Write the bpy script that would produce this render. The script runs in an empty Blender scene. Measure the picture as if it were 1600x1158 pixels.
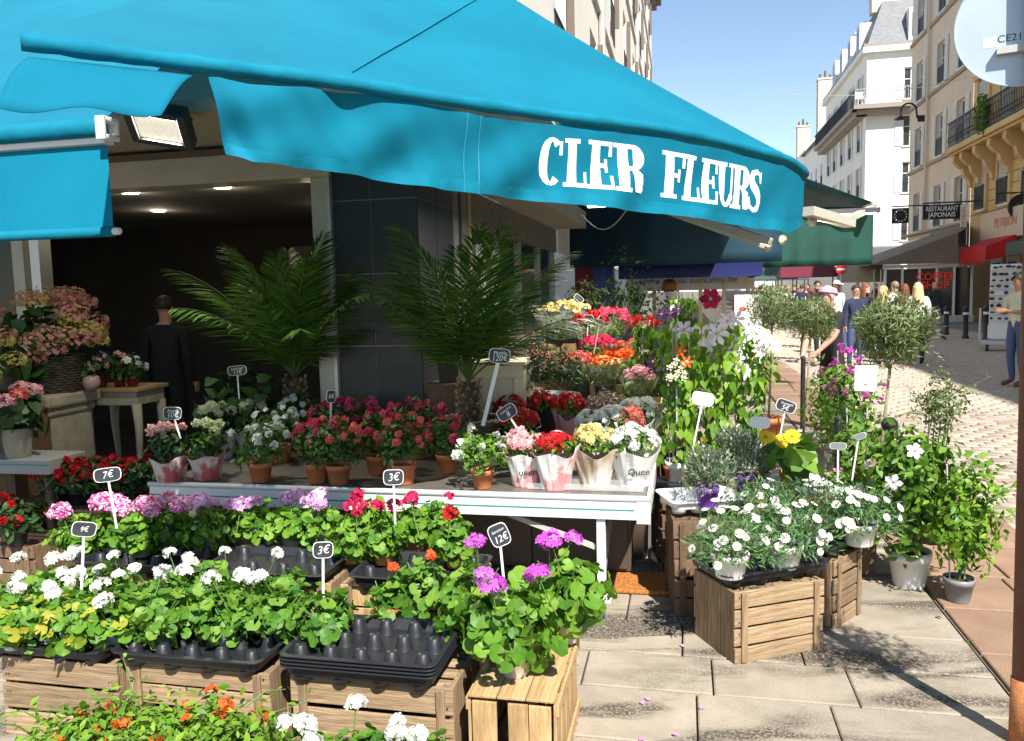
import bpy, math, random
import numpy as np
from mathutils import Vector, Matrix
random.seed(7); rng = np.random.default_rng(7)
SC = bpy.context.scene
COL = SC.collection
R = math.radians
# ---------------------------------------------------------------- camera
FPX, CX, CY = 1240.0, 800.0, 579.0
PITCH, ROLL, CAMZ = math.atan(121/1240), R(1.39), 1.65
fw = Vector((0, math.cos(PITCH), -math.sin(PITCH)))
r0 = Vector((1, 0, 0)); u0 = Vector((0, math.sin(PITCH), math.cos(PITCH)))
cr = r0*math.cos(ROLL) - u0*math.sin(ROLL)
cu = u0*math.cos(ROLL) + r0*math.sin(ROLL)
CAM = Vector((0, 0, CAMZ))
cd = bpy.data.cameras.new('camera'); camo = bpy.data.objects.new('camera', cd); COL.objects.link(camo)
M = Matrix((cr, cu, -fw)).transposed().to_4x4(); M.translation = CAM
camo.matrix_world = M
cd.sensor_width = 36; cd.lens = FPX/1600*36; cd.clip_start = .05; cd.clip_end = 2000
SC.camera = camo
# ---------------------------------------------------------------- sky, sun, exposure
SUN_AZ = math.atan2(-.30, .954)     # direction shadows fall, measured from +Y towards +X
SUN_EL = R(48.5)
shadow = Vector((math.sin(SUN_AZ), math.cos(SUN_AZ), 0))
w = bpy.data.worlds.new('World'); SC.world = w; w.use_nodes = True
nt = w.node_tree; nt.nodes.clear()
sky = nt.nodes.new('ShaderNodeTexSky'); sky.sky_type = 'NISHITA'; sky.sun_disc = False
sky.sun_elevation = SUN_EL
sky.sun_rotation = math.atan2(-shadow.x, -shadow.y)
sky.air_density = 1.0; sky.dust_density = 0.0; sky.ozone_density = .25; sky.altitude = 50
bg = nt.nodes.new('ShaderNodeBackground'); bg.inputs['Strength'].default_value = .10
ow = nt.nodes.new('ShaderNodeOutputWorld')
nt.links.new(sky.outputs[0], bg.inputs[0]); nt.links.new(bg.outputs[0], ow.inputs[0])
sl = bpy.data.lights.new('sun', 'SUN'); sl.energy = 5.0; sl.angle = R(.53); sl.color = (1, .955, .88)
so = bpy.data.objects.new('sun', sl); COL.objects.link(so)
ldir = (shadow*math.cos(SUN_EL) + Vector((0, 0, -math.sin(SUN_EL)))).normalized()
so.rotation_euler = ldir.to_track_quat('-Z', 'Y').to_euler(); so.location = (6, -10, 18)
SC.view_settings.view_transform = 'Standard'; SC.view_settings.look = 'None'
SC.view_settings.exposure = .95; SC.view_settings.gamma = 1; SC.view_settings.use_curve_mapping = False
SC.render.engine = 'CYCLES'

# ---------------------------------------------------------------- pixel -> world helpers
def ray(px, py):
    return (fw + cr*((px-CX)/FPX) - cu*((py-CY)/FPX))
def G(px, py, z=0.0):                      # where the pixel's ray meets height z
    d = ray(px, py); t = (z-CAMZ)/d.z
    return CAM + d*t
def D(px, py, dep):                        # where the pixel's ray reaches distance dep ahead
    d = ray(px, py); return CAM + d*(dep/d.y)
SV = Vector((.213, .977, 0)).normalized(); NV = Vector((SV.y, -SV.x, 0))
def SN(s, n, z=0.0): return SV*s + NV*n + Vector((0, 0, z))
SZ = math.atan2(-SV.x, SV.y)               # heading of the street
PC = Vector((-.61, 5.4, 0))                # street corner of the shop
def F1(k, z=0, out=0): return PC - NV*k - SV*out + Vector((0, 0, z))     # front of the shop, k metres to the left
def W2(t, z=0, out=0): return PC + SV*t + NV*out + Vector((0, 0, z))     # side of the shop along the street
RZF = math.atan2(NV.y, NV.x)               # local +x along the front (to the right), local +y into the shop

# ---------------------------------------------------------------- materials
MATS = {}
def lin(h):
    h = h.lstrip('#'); o = []
    for i in (0, 2, 4):
        c = int(h[i:i+2], 16)/255; o.append(c/12.92 if c <= .04045 else ((c+.055)/1.055)**2.4)
    return (*o, 1)
def rgba(c): return lin(c) if isinstance(c, str) else (*c[:3], 1)
def mat(name, c=(.5, .5, .5), rough=.6, c2=None, scale=8.0, detail=4.0, stretch=None, bump=0.0, bscale=None, metal=0.0,
        spec=.5, trans=0.0, emit=None, es=1.0, alpha=None, rnd=None, contrast=.35, glass=False, objvar=0.0, sheen=0.0):
    if name in MATS: return MATS[name]
    m = bpy.data.materials.new(name); m.use_nodes = True; MATS[name] = m
    t = m.node_tree; N = t.nodes; L = t.links; p = N['Principled BSDF']; out = N['Material Output']
    p.inputs['Roughness'].default_value = rough; p.inputs['Metallic'].default_value = metal
    p.inputs['Specular IOR Level'].default_value = spec
    if sheen: p.inputs['Sheen Weight'].default_value = sheen
    p.inputs['Base Color'].default_value = rgba(c)
    tc = N.new('ShaderNodeTexCoord'); mp = N.new('ShaderNodeMapping'); L.new(tc.outputs['Object'], mp.inputs[0])
    if stretch: mp.inputs['Scale'].default_value = stretch
    last = None
    if rnd:                                         # per-leaf / per-petal colour
        at = N.new('ShaderNodeAttribute'); at.attribute_name = 'rnd'
        cr_ = N.new('ShaderNodeValToRGB'); e = cr_.color_ramp.elements
        cols = [rgba(x) for x in rnd]
        e[0].color = cols[0]; e[-1].color = cols[-1]
        for i, cc in enumerate(cols[1:-1]):
            ne = e.new((i+1)/(len(cols)-1)); ne.color = cc
        L.new(at.outputs['Fac'], cr_.inputs[0]); last = cr_.outputs[0]
    elif c2 is not None:
        nz = N.new('ShaderNodeTexNoise'); nz.inputs['Scale'].default_value = scale; nz.inputs['Detail'].default_value = detail
        nz.inputs['Roughness'].default_value = .62
        L.new(mp.outputs[0], nz.inputs['Vector'])
        cr_ = N.new('ShaderNodeValToRGB'); e = cr_.color_ramp.elements
        e[0].position = .5-contrast/2; e[1].position = .5+contrast/2
        e[0].color = rgba(c); e[1].color = rgba(c2)
        L.new(nz.outputs[0], cr_.inputs[0]); last = cr_.outputs[0]
    if objvar:
        oi = N.new('ShaderNodeObjectInfo'); mr = N.new('ShaderNodeMapRange')
        mr.inputs['To Min'].default_value = 1-objvar; mr.inputs['To Max'].default_value = 1+objvar
        L.new(oi.outputs['Random'], mr.inputs['Value'])
        hs = N.new('ShaderNodeHueSaturation'); L.new(mr.outputs[0], hs.inputs['Value'])
        if last: L.new(last, hs.inputs['Color'])
        else: hs.inputs['Color'].default_value = rgba(c)
        last = hs.outputs[0]
    if last: L.new(last, p.inputs['Base Color'])
    if bump:
        nb = N.new('ShaderNodeTexNoise'); nb.inputs['Scale'].default_value = bscale or scale*4; nb.inputs['Detail'].default_value = 5
        L.new(mp.outputs[0], nb.inputs['Vector'])
        bp = N.new('ShaderNodeBump'); bp.inputs['Strength'].default_value = min(1, bump); bp.inputs['Distance'].default_value = .01
        L.new(nb.outputs[0], bp.inputs['Height']); L.new(bp.outputs[0], p.inputs['Normal'])
    if emit is not None:
        p.inputs['Emission Color'].default_value = rgba(emit); p.inputs['Emission Strength'].default_value = es
    if glass:
        p.inputs['Transmission Weight'].default_value = 0.0
        p.inputs['Alpha'].default_value = alpha if alpha is not None else .25
    elif alpha is not None: p.inputs['Alpha'].default_value = alpha
    if trans:
        tr = N.new('ShaderNodeBsdfTranslucent'); mx = N.new('ShaderNodeMixShader'); mx.inputs[0].default_value = trans
        if last: L.new(last, tr.inputs[0])
        else: tr.inputs[0].default_value = rgba(c)
        L.new(p.outputs[0], mx.inputs[1]); L.new(tr.outputs[0], mx.inputs[2]); L.new(mx.outputs[0], out.inputs[0])
    return m

# ---------------------------------------------------------------- mesh helpers
def link(o, parent=None):
    COL.objects.link(o)
    if parent is not None: o.parent = parent
    return o
def mobj(name, me, parent=None, loc=None, rz=None):
    o = bpy.data.objects.new(name, me); link(o, parent)
    if loc is not None: o.location = loc
    if rz is not None: o.rotation_euler = (0, 0, rz)
    return o
def tag(o, label=None, cat=None, group=None, kind=None):
    if label: o['label'] = label
    if cat: o['category'] = cat
    if group: o['group'] = group
    if kind: o['kind'] = kind
    return o
def thing(name, label, cat, loc=(0, 0, 0), rz=0, group=None):
    o = bpy.data.objects.new(name, None); o.empty_display_size = .1; link(o); o.location = loc; o.rotation_euler = (0, 0, rz)
    return tag(o, label, cat, group)
def copy_tree(o, parent=None):
    c = o.copy(); COL.objects.link(c); c.parent = parent
    for ch in list(o.children): copy_tree(ch, c)
    return c
class MB:
    def __init__(s): s.v = []; s.f = []; s.m = []
    def add(s, vs, fs, mi=0):
        b = len(s.v); s.v += [tuple(x) for x in vs]
        for f in fs: s.f.append(tuple(b+i for i in f)); s.m.append(mi)
        return s
    def box(s, c, d, rz=0, mi=0, rot=None):
        hx, hy, hz = d[0]/2, d[1]/2, d[2]/2
        mt = rot if rot is not None else Matrix.Rotation(rz, 3, 'Z'); c = Vector(c)
        vs = [c + mt @ Vector((x, y, z)) for z in (-hz, hz) for y in (-hy, hy) for x in (-hx, hx)]
        return s.add(vs, [(0, 2, 3, 1), (4, 5, 7, 6), (0, 1, 5, 4), (2, 6, 7, 3), (0, 4, 6, 2), (1, 3, 7, 5)], mi)
    def bx(s, x0, x1, y0, y1, z0, z1, mi=0): return s.box(((x0+x1)/2, (y0+y1)/2, (z0+z1)/2), (x1-x0, y1-y0, z1-z0), 0, mi)
    def bar(s, p, q, w, h, mi=0):
        p, q = Vector(p), Vector(q); d = q-p; L = d.length; y = d/L
        up = Vector((0, 0, 1)) if abs(y.z) < .95 else Vector((0, 1, 0))
        x = y.cross(up).normalized(); z = x.cross(y)
        return s.box((p+q)/2, (w, L, h), mi=mi, rot=Matrix((x, y, z)).transposed())
    def tube(s, pts, rad, n=8, mi=0, caps=True):
        pts = [Vector(p) for p in pts]; k = len(pts)
        if not hasattr(rad, '__len__'): rad = [rad]*k
        rings = []; ref = None
        for i, p in enumerate(pts):
            t = (pts[min(i+1, k-1)] - pts[max(i-1, 0)]).normalized()
            if ref is None: ref = Vector((0, 0, 1)) if abs(t.z) < .9 else Vector((1, 0, 0))
            a = t.cross(ref).normalized(); b = t.cross(a).normalized(); ref = -b if False else ref
            rings.append([p + (a*math.cos(2*math.pi*j/n) + b*math.sin(2*math.pi*j/n))*rad[i] for j in range(n)])
        vs = [x for r in rings for x in r]; fs = []
        for i in range(k-1):
            for j in range(n):
                a, b = i*n+j, i*n+(j+1) % n; fs.append((a, b, b+n, a+n))
        if caps: fs.append(tuple(range(n-1, -1, -1))); fs.append(tuple((k-1)*n+j for j in range(n)))
        return s.add(vs, fs, mi)
    def lathe(s, prof, n=20, c=(0, 0, 0), mi=0, close=False):
        c = Vector(c); vs = []; fs = []
        for r, z in prof:
            for j in range(n):
                a = 2*math.pi*j/n; vs.append(c+Vector((r*math.cos(a), r*math.sin(a), z)))
        for i in range(len(prof)-1):
            for j in range(n):
                a, b = i*n+j, i*n+(j+1) % n; fs.append((a, b, b+n, a+n))
        if close: fs.append(tuple(range(n-1, -1, -1))); fs.append(tuple((len(prof)-1)*n+j for j in range(n)))
        return s.add(vs, fs, mi)
    def sphere(s, c, r, n=12, m=8, sc=(1, 1, 1), mi=0):
        c = Vector(c); vs = []; fs = []
        for i in range(m+1):
            th = math.pi*i/m
            for j in range(n):
                ph = 2*math.pi*j/n
                vs.append(c+Vector((r*sc[0]*math.sin(th)*math.cos(ph), r*sc[1]*math.sin(th)*math.sin(ph), r*sc[2]*math.cos(th))))
        for i in range(m):
            for j in range(n):
                a, b = i*n+j, i*n+(j+1) % n; fs.append((a, a+n, b+n, b))
        return s.add(vs, fs, mi)
    def grid(s, P, mi=0, flip=False):
        r, c = len(P), len(P[0]); vs = [p for row in P for p in row]; fs = []
        for i in range(r-1):
            for j in range(c-1):
                q = (i*c+j, i*c+j+1, (i+1)*c+j+1, (i+1)*c+j); fs.append(q[::-1] if flip else q)
        return s.add(vs, fs, mi)
    def quad(s, a, b, c, d, mi=0): return s.add([a, b, c, d], [(0, 1, 2, 3)], mi)
    def mesh(s, name, mats, smooth=False):
        me = bpy.data.meshes.new(name); me.from_pydata([tuple(x) for x in s.v], [], s.f)
        for m in (mats if isinstance(mats, (list, tuple)) else [mats]): me.materials.append(m)
        me.polygons.foreach_set('material_index', s.m)
        if smooth: me.polygons.foreach_set('use_smooth', [True]*len(s.f))
        me.update(); return me
    def build(s, name, mats, parent=None, loc=None, rz=None, smooth=False, bevel=0, solid=0):
        o = mobj(name, s.mesh(name, mats, smooth), parent, loc, rz)
        if solid:
            md = o.modifiers.new('solid', 'SOLIDIFY'); md.thickness = solid; md.offset = 0
        if bevel:
            md = o.modifiers.new('bevel', 'BEVEL'); md.width = bevel; md.segments = 2; md.limit_method = 'ANGLE'
        return o
def npmesh(name, V, F, mats, rnd=None, smooth=False):
    V = np.asarray(V, np.float32); F = np.asarray(F, np.int32)
    me = bpy.data.meshes.new(name); me.vertices.add(len(V)); me.vertices.foreach_set('co', V.ravel())
    k = F.shape[1]; me.loops.add(F.size); me.loops.foreach_set('vertex_index', F.ravel())
    me.polygons.add(len(F)); me.polygons.foreach_set('loop_start', np.arange(0, F.size, k, dtype=np.int32))
    if rnd is not None:
        a = me.attributes.new('rnd', 'FLOAT', 'POINT'); a.data.foreach_set('value', np.asarray(rnd, np.float32))
    for m in (mats if isinstance(mats, (list, tuple)) else [mats]): me.materials.append(m)
    if smooth: me.polygons.foreach_set('use_smooth', np.ones(len(F), bool))
    me.update(calc_edges=True); me.validate(); return me
TXT = {}
def text_mesh(txt, size, m, extr=.0, align='CENTER', shear=0.0, sx=1.0, bold=0.0):
    key = (txt, round(size, 4), m.name, extr, align, shear, sx, bold)
    if key in TXT: return TXT[key]
    cu_ = bpy.data.curves.new('lettering', 'FONT'); cu_.body = txt; cu_.size = size; cu_.extrude = extr; cu_.offset = bold
    cu_.align_x = align; cu_.align_y = 'CENTER'; cu_.shear = shear; cu_.resolution_u = 3; cu_.space_line = .85
    o = bpy.data.objects.new('tmp', cu_); COL.objects.link(o)
    dg = bpy.context.evaluated_depsgraph_get()
    me = bpy.data.meshes.new_from_object(o.evaluated_get(dg)); bpy.data.objects.remove(o)
    me.materials.clear(); me.materials.append(m)
    if sx != 1: me.transform(Matrix.Diagonal((sx, 1, 1, 1)))
    TXT[key] = me; return me
def lettering(parent, txt, size, m, loc, rot, name='lettering', **k):
    o = mobj(name, text_mesh(txt, size, m, **k), parent); o.location = loc; o.rotation_euler = rot; return o
# ================================================================ materials of the setting
M_granite = mat('granite_slab', (.23, .195, .15), .8, (.385, .33, .255), scale=4.5, detail=8, bump=.5, bscale=140, objvar=.10, contrast=.5)
M_brownslab = mat('brown_slab', (.21, .125, .08), .8, (.33, .215, .145), scale=3, detail=8, bump=.5, bscale=120, objvar=.13, contrast=.5)
M_sett = mat('sett_stone', (.29, .24, .19), .75, (.42, .36, .285), scale=5, detail=6, bump=.4, bscale=90, objvar=.2)
M_sett2 = mat('sett_rose', (.36, .25, .20), .75, (.46, .34, .28), scale=5, detail=6, bump=.4, bscale=90, objvar=.2)
M_joint = mat('joint_dirt', (.07, .055, .04), .95, (.13, .10, .075), scale=20, bump=.5, bscale=200)
M_road = mat('road_far', (.33, .29, .25), .85, (.42, .38, .33), scale=1.5, detail=6, bump=.4, bscale=30)
# wet stains on the slabs (dark wavy patches that have a shape of their own)
def add_stain(m, col, scale, thr, stretch):
    t = m.node_tree; N = t.nodes; L = t.links; p = N['Principled BSDF']; src = p.inputs['Base Color'].links[0].from_socket
    geo = N.new('ShaderNodeNewGeometry'); mp = N.new('ShaderNodeMapping'); mp.inputs['Scale'].default_value = stretch
    mp.inputs['Rotation'].default_value = (0, 0, SZ)
    L.new(geo.outputs['Position'], mp.inputs[0])
    nz = N.new('ShaderNodeTexNoise'); nz.inputs['Scale'].default_value = scale; nz.inputs['Detail'].default_value = 6; nz.inputs['Distortion'].default_value = .8
    L.new(mp.outputs[0], nz.inputs['Vector'])
    rp = N.new('ShaderNodeValToRGB'); rp.color_ramp.elements[0].position = thr; rp.color_ramp.elements[1].position = thr+.10
    L.new(nz.outputs[0], rp.inputs[0])
    fine = N.new('ShaderNodeTexNoise'); fine.inputs['Scale'].default_value = 90; L.new(geo.outputs['Position'], fine.inputs['Vector'])
    ml = N.new('ShaderNodeMath'); ml.operation = 'MULTIPLY'; L.new(rp.outputs[0], ml.inputs[0])
    rf = N.new('ShaderNodeValToRGB'); rf.color_ramp.elements[0].position = .28; rf.color_ramp.elements[1].position = .55
    L.new(fine.outputs[0], rf.inputs[0]); L.new(rf.outputs[0], ml.inputs[1])
    mx = N.new('ShaderNodeMixRGB'); L.new(ml.outputs[0], mx.inputs[0]); L.new(src, mx.inputs[1]); mx.inputs[2].default_value = (*col, 1)
    L.new(mx.outputs[0], p.inputs['Base Color'])
add_stain(M_granite, (.075, .06, .045), 1.0, .475, (1.1, 3.4, 1))
add_stain(M_brownslab, (.13, .075, .05), 1.3, .60, (1, 1.5, 1))

# ================================================================ ground
def sn_mesh(rects, h, jit=0.0, bev=.006):
    """stones given as (s, n, ds, dn): raised blocks with a bevelled rim, one mesh in world axes"""
    mb = MB()
    for s, n, ds, dn in rects:
        a, b = ds/2, dn/2; top = h+random.uniform(-jit, jit)
        q = [SN(s+i*a, n+j*b, 0) for i, j in ((-1, -1), (-1, 1), (1, 1), (1, -1))]
        q2 = [SN(s+i*(a-bev), n+j*(b-bev), 0) for i, j in ((-1, -1), (-1, 1), (1, 1), (1, -1))]
        vs = [v+Vector((0, 0, -.03)) for v in q] + [v+Vector((0, 0, top-bev*.7)) for v in q] + [v+Vector((0, 0, top)) for v in q2]
        mb.add(vs, [(0, 4, 5, 1), (1, 5, 6, 2), (2, 6, 7, 3), (3, 7, 4, 0), (4, 8, 9, 5), (5, 9, 10, 6), (6, 10, 11, 7), (7, 11, 8, 4), (8, 11, 10, 9)])
    return mb
gr = MB().quad((-300, -60, -.035), (400, -60, -.035), (400, 600, -.035), (-300, 600, -.035)).build('ground', M_joint)
tag(gr, 'dark earth bed under the paving, showing in the joints', 'ground', kind='structure')
pav = MB().quad(SN(-6, -14, -.022), SN(-6, 1.28, -.022), SN(60, 1.28, -.022), SN(60, -14, -.022)).build('pavement', M_joint)
tag(pav, 'pale granite slab pavement in front of the flower shop', 'pavement', kind='structure')
s = 1.0
random.seed(11)
while s < 18:
    ds = random.uniform(.33, .40); n = 1.27
    while n > (-3.2 if s < 6 else -1.5):
        dn = random.uniform(.5, .85)
        o = sn_mesh([(0, 0, ds-.007, dn-.008)], 0, .002).build('slab', M_granite, pav, loc=SN(s+ds/2, n-dn/2, random.uniform(-.002, .003)))
        n -= dn
    s += ds
st = MB().quad(SN(-6, 1.285, -.018), SN(-6, 12.4, -.018), SN(140, 12.4, -.018), SN(140, 1.285, -.018)).build('street', mat('street_joint', (.14, .115, .085), .95, (.21, .175, .135), scale=20, bump=.5, bscale=200))
tag(st, 'sunlit cobbled market street with rose stone bands', 'street', kind='structure')
s = 1.0
while s < 18:
    ds = random.uniform(.38, .55); n = 1.29
    for dn in (random.uniform(.4, .5), .87-0.45):
        sn_mesh([(0, 0, ds-.014, dn-.012)], 0, .002).build('slab', M_brownslab, st, loc=SN(s+ds/2, n+dn/2, random.uniform(-.003, .003))); n += dn
    s += ds
# setts: the nearest ones each a piece, the rest one mesh
random.seed(5)
variants = [sn_mesh([(0, 0, .125+random.uniform(-.006, .004), .20+random.uniform(-.02, .012))], 0, 0, .014).mesh('sett', M_sett, True) for _ in range(5)]
variants2 = [sn_mesh([(0, 0, .2, .36+random.uniform(-.02, .012))], 0, 0, .012).mesh('sett', M_sett2) for _ in range(3)]
far = []; farr = []; cnt = 0; s = 5.6; row = 0
while s < 34:
    rose = (row % 23) in (10, 11)
    h = .21 if rose else .137; n = 2.18 + (row % 2)*.1; wd = .375 if rose else .213
    while n < 12.2:
        p = SN(s, n, 0); near = 4.2 < p.y < 10.2 and 1300 < 800+p.x/p.y*1240 < 1640
        z = random.uniform(-.006, .004)
        if near and cnt < 290:
            o = mobj('sett', random.choice(variants2 if rose else variants), st, (p.x, p.y, z)); o.rotation_euler = (random.uniform(-.02, .02), random.uniform(-.02, .02), random.uniform(-.03, .03)); cnt += 1
        elif p.y > 4.5 and 850 < 800+p.x/p.y*1240 < 1720:
            (farr if rose else far).append((s, n+random.uniform(-.01, .01), h-.014, wd-.014))
        n += wd
    s += h; row += 1
o = sn_mesh(far, 0, .006, .02).build('cobbles', M_sett, st, smooth=False); tag(o, kind='stuff')
o = sn_mesh(farr, 0, .005, .02).build('cobbles', M_sett2, st, smooth=False); tag(o, kind='stuff')
rf = MB().quad(SN(34, 1.3, -.008), SN(34, 12.3, -.008), SN(300, 12.3, -.008), SN(300, 1.3, -.008)).build('road', M_road); tag(rf, 'far end of the market street', 'road', kind='structure')
rs = MB().bx(0, 120, 0, 8, -.02, .06).build('sidewalk', M_road, None, SN(31.0, 9.8), math.atan2(SV.y, SV.x) - math.pi/2 + math.pi/2)
bpy.data.objects.remove(rs)
sw = MB(); sw.add([SN(20, 9.3, -.03), SN(20, 40, -.03), SN(140, 40, -.03), SN(140, 9.3, -.03), SN(20, 9.3, .02), SN(20, 40, .02), SN(140, 40, .02), SN(140, 9.3, .02)], [(4, 7, 6, 5), (0, 4, 5, 1), (0, 3, 7, 4), (1, 5, 6, 2)])
tag(sw.build('sidewalk', mat('asphalt', (.16, .155, .15), .85, (.23, .22, .21), scale=6, bump=.3, bscale=150)), 'grey pavement before the shops across the street', 'sidewalk', kind='structure')
gm = MB().quad((0, 0, 0), (.24, 0, 0), (.24, .30, 0), (0, .30, 0))
m_coir = mat('coir', (.32, .10, .02), .95, (.55, .22, .05), scale=60, detail=6, bump=1, bscale=160, contrast=.25)
t = MB(); t.bx(0, .34, 0, .30, .006, .03); o = t.build('door_mat', m_coir, None, G(946, 928, 0), RZF, bevel=.008)
tag(o, 'orange coir mat on the paving beside the trolley table', 'mat')
# loose petals
m_petal = mat('petal_pink', (.75, .25, .6), .6)
for px, py in ((1003, 1100), (1012, 1094), (1097, 1108), (1066, 1011), (1055, 1150), (1003, 1158)):
    o = MB().add([(-.011, -.006, 0), (.004, -.01, .004), (.013, .003, .001), (.002, .011, .006), (-.009, .006, .002)], [(0, 1, 2, 3, 4)]).build('petal', m_petal, None, G(px, py-2, .008), random.uniform(0, 6), solid=.001)
    tag(o, 'small pink petal fallen on the pale paving', 'petal', 'fallen petals on the paving')

# ================================================================ the flower shop itself
M_cream = mat('cream_paint', (.50, .46, .36), .5, (.58, .54, .44), scale=3, bump=.05)
M_stucco = mat('stucco', (.42, .40, .34), .9, (.52, .49, .42), scale=20, bump=1, bscale=60)
M_tile = mat('dark_tile', (.020, .022, .026), .42, (.030, .032, .037), scale=40, bump=.06, bscale=200, objvar=.12)
M_grout = mat('grout', (.42, .41, .38), .9)
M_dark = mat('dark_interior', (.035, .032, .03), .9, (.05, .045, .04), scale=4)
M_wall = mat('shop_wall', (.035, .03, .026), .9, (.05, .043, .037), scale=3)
M_alu = mat('aluminium', (.55, .56, .56), .4, metal=.6)
M_glass = mat('window_glass', (.04, .05, .06), .06, spec=.8)
M_facade = mat('pale_facade', (.72, .69, .62), .85, (.80, .77, .70), scale=.6, detail=6, bump=.15, bscale=20)
M_steel = mat('dark_steel', (.06, .06, .065), .45, metal=.3)

shop = thing('flower_shop', 'corner flower shop with dark tiled pillar and open front under turquoise awnings', 'shop', PC, RZF)
# local frame: x to the right along the front, y into the building, corner at the origin; the front wall lies at x<0
def sp(name, m, *boxes, **k):
    mb = MB()
    for b in boxes: mb.bx(*b)
    return mb.build(name, m, shop, **k)
pil = sp('pillar', M_grout, (-.605, -.003, .003, .837, 0, 2.72))
xs = [(-.602, -.337), (-.331, -.003)]
tz = [(-.01, .30), (.306, .803), (.809, 1.306), (1.312, 1.80), (1.806, 2.30), (2.306, 2.72)]
for a, b in xs:
    for c, d in tz: MB().bx(a, b, -.004, .010, c, d).build('tile', M_tile, pil)
for a, b in ((.004, .415), (.421, .838)):
    for c, d in tz: MB().bx(-.010, .004, a, b, c, d).build('tile', M_tile, pil)
sp('door_post', M_cream, (-.755, -.608, -.02, .14, 0, 2.47), bevel=.006)
sp('post_trim', M_alu, (-.635, -.609, -.035, -.021, 0, 2.47))
sp('lintel', M_cream, (-6.5, -.607, -.03, .2, 2.47, 2.70), bevel=.006)
sp('lintel_trim', mat('brown_trim', (.16, .11, .07), .6), (-6.5, -.607, -.045, -.031, 2.655, 2.70))
sp('door_post', M_alu, (-3.06, -2.98, -.02, .1, 0, 2.47)); sp('door_post', M_cream, (-3.22, -3.12, -.02, .1, 0, 2.47))
for x in (-3.62, -4.3, -5.0): sp('mullion', M_alu, (x, x+.05, -.01, .06, 0, 2.47))
sp('shop_window', mat('shop_glass', (.06, .08, .09), .05, glass=True, alpha=.35), (-6.5, -3.23, .03, .045, .1, 2.46))
sp('canopy_soffit', M_stucco, (-6.5, .25, -.95, -.047, 2.73, 2.80), (-6.5, -.004, -.046, .84, 2.73, 2.80))
cs = sp('canopy_soffit', M_cream, (-.003, .42, .42, 6.0, 2.52, 2.74))
# interior shell
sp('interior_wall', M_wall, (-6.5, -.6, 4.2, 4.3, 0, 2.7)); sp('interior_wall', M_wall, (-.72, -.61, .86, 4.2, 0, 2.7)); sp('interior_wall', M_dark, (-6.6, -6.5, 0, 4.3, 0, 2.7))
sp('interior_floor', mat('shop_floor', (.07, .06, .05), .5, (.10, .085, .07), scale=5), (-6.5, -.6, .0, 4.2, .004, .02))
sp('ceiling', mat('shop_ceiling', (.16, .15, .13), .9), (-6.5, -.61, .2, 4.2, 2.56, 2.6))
m_lampon = mat('lamp_on', (1, .95, .8), .5, emit=(1, .9, .7), es=6)
for x, y in ((-1.00, .45), (-1.9, .75), (-2.75, .75), (-1.5, 2.2), (-3.4, 2.0)):
    o = MB().lathe([(.0, 0), (.065, 0), (.075, .012)], 16).build('downlight', m_lampon, shop, (x, y, 2.55))
    l = bpy.data.lights.new('downlight_lamp', 'POINT'); l.energy = 1.6; l.color = (1, .85, .62); l.shadow_soft_size = .06
    lo = bpy.data.objects.new('downlight_lamp', l); link(lo, o); lo.location = (0, 0, -.06)
# pictures / price cards inside
m_board = mat('board', (.10, .095, .085), .8, (.15, .14, .12), scale=12)
for x, y, z, w_, h_ in ((-2.2, 4.18, 1.75, .35, .3), (-1.5, 4.18, 1.8, .3, .5), (-3.1, 4.18, 1.9, .5, .4), (-2.75, 4.18, 1.2, .8, .25)):
    sp('board', m_board, (x, x+w_, y-.03, y, z, z+h_))
for i in range(5):
    sp('shelf', M_dark, (-1.45, -.73, 3.2, 4.1, .5+i*.4, .53+i*.4))
for i in range(7):
    a = (-3.0+i*.1, 1.78-.03*(i % 3)); MB().bx(0, .075, 0, .004, 0, .10).build('note_card', mat('note_paper', (.5, .48, .36), .8), shop, (a[0]+.1, 3.3, a[1])).rotation_euler = (0, random.uniform(-.3, .3), 0)
# street side of the shop: shopfront frames and dark glass
sp('side_panel', mat('grey_panel', (.13, .125, .12), .55, (.17, .16, .15), scale=8), (-.06, -.002, .845, 1.28, 0, 2.7))
sp('vent_strip', M_steel, (0, .008, 1.02, 1.08, 1.85, 2.45))
sp('side_post', mat('tan_post', (.40, .33, .22), .5), (-.03, .012, 1.285, 1.35, 0, 2.7))
sp('side_lintel', mat('fascia_brown', (.10, .09, .08), .6, (.2, .18, .15), scale=30, contrast=.15), (-.04, .015, 1.353, 5.9, 2.2, 2.51))
sp('side_window', M_glass, (-.05, -.03, 1.353, 5.9, 0, 2.2))
for y in (2.3, 3.4, 4.6, 5.7): sp('side_mullion', M_alu, (-.03, .006, y, y+.05, 0, 2.2))
sp('door_frame', mat('white_gloss', (.7, .7, .66), .35), (-.028, .04, 1.62, 1.70, 0, 2.08), (-.028, .04, 2.18, 2.26, 0, 2.08), (-.028, .04, 1.70, 2.18, 2.0, 2.08))
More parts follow.
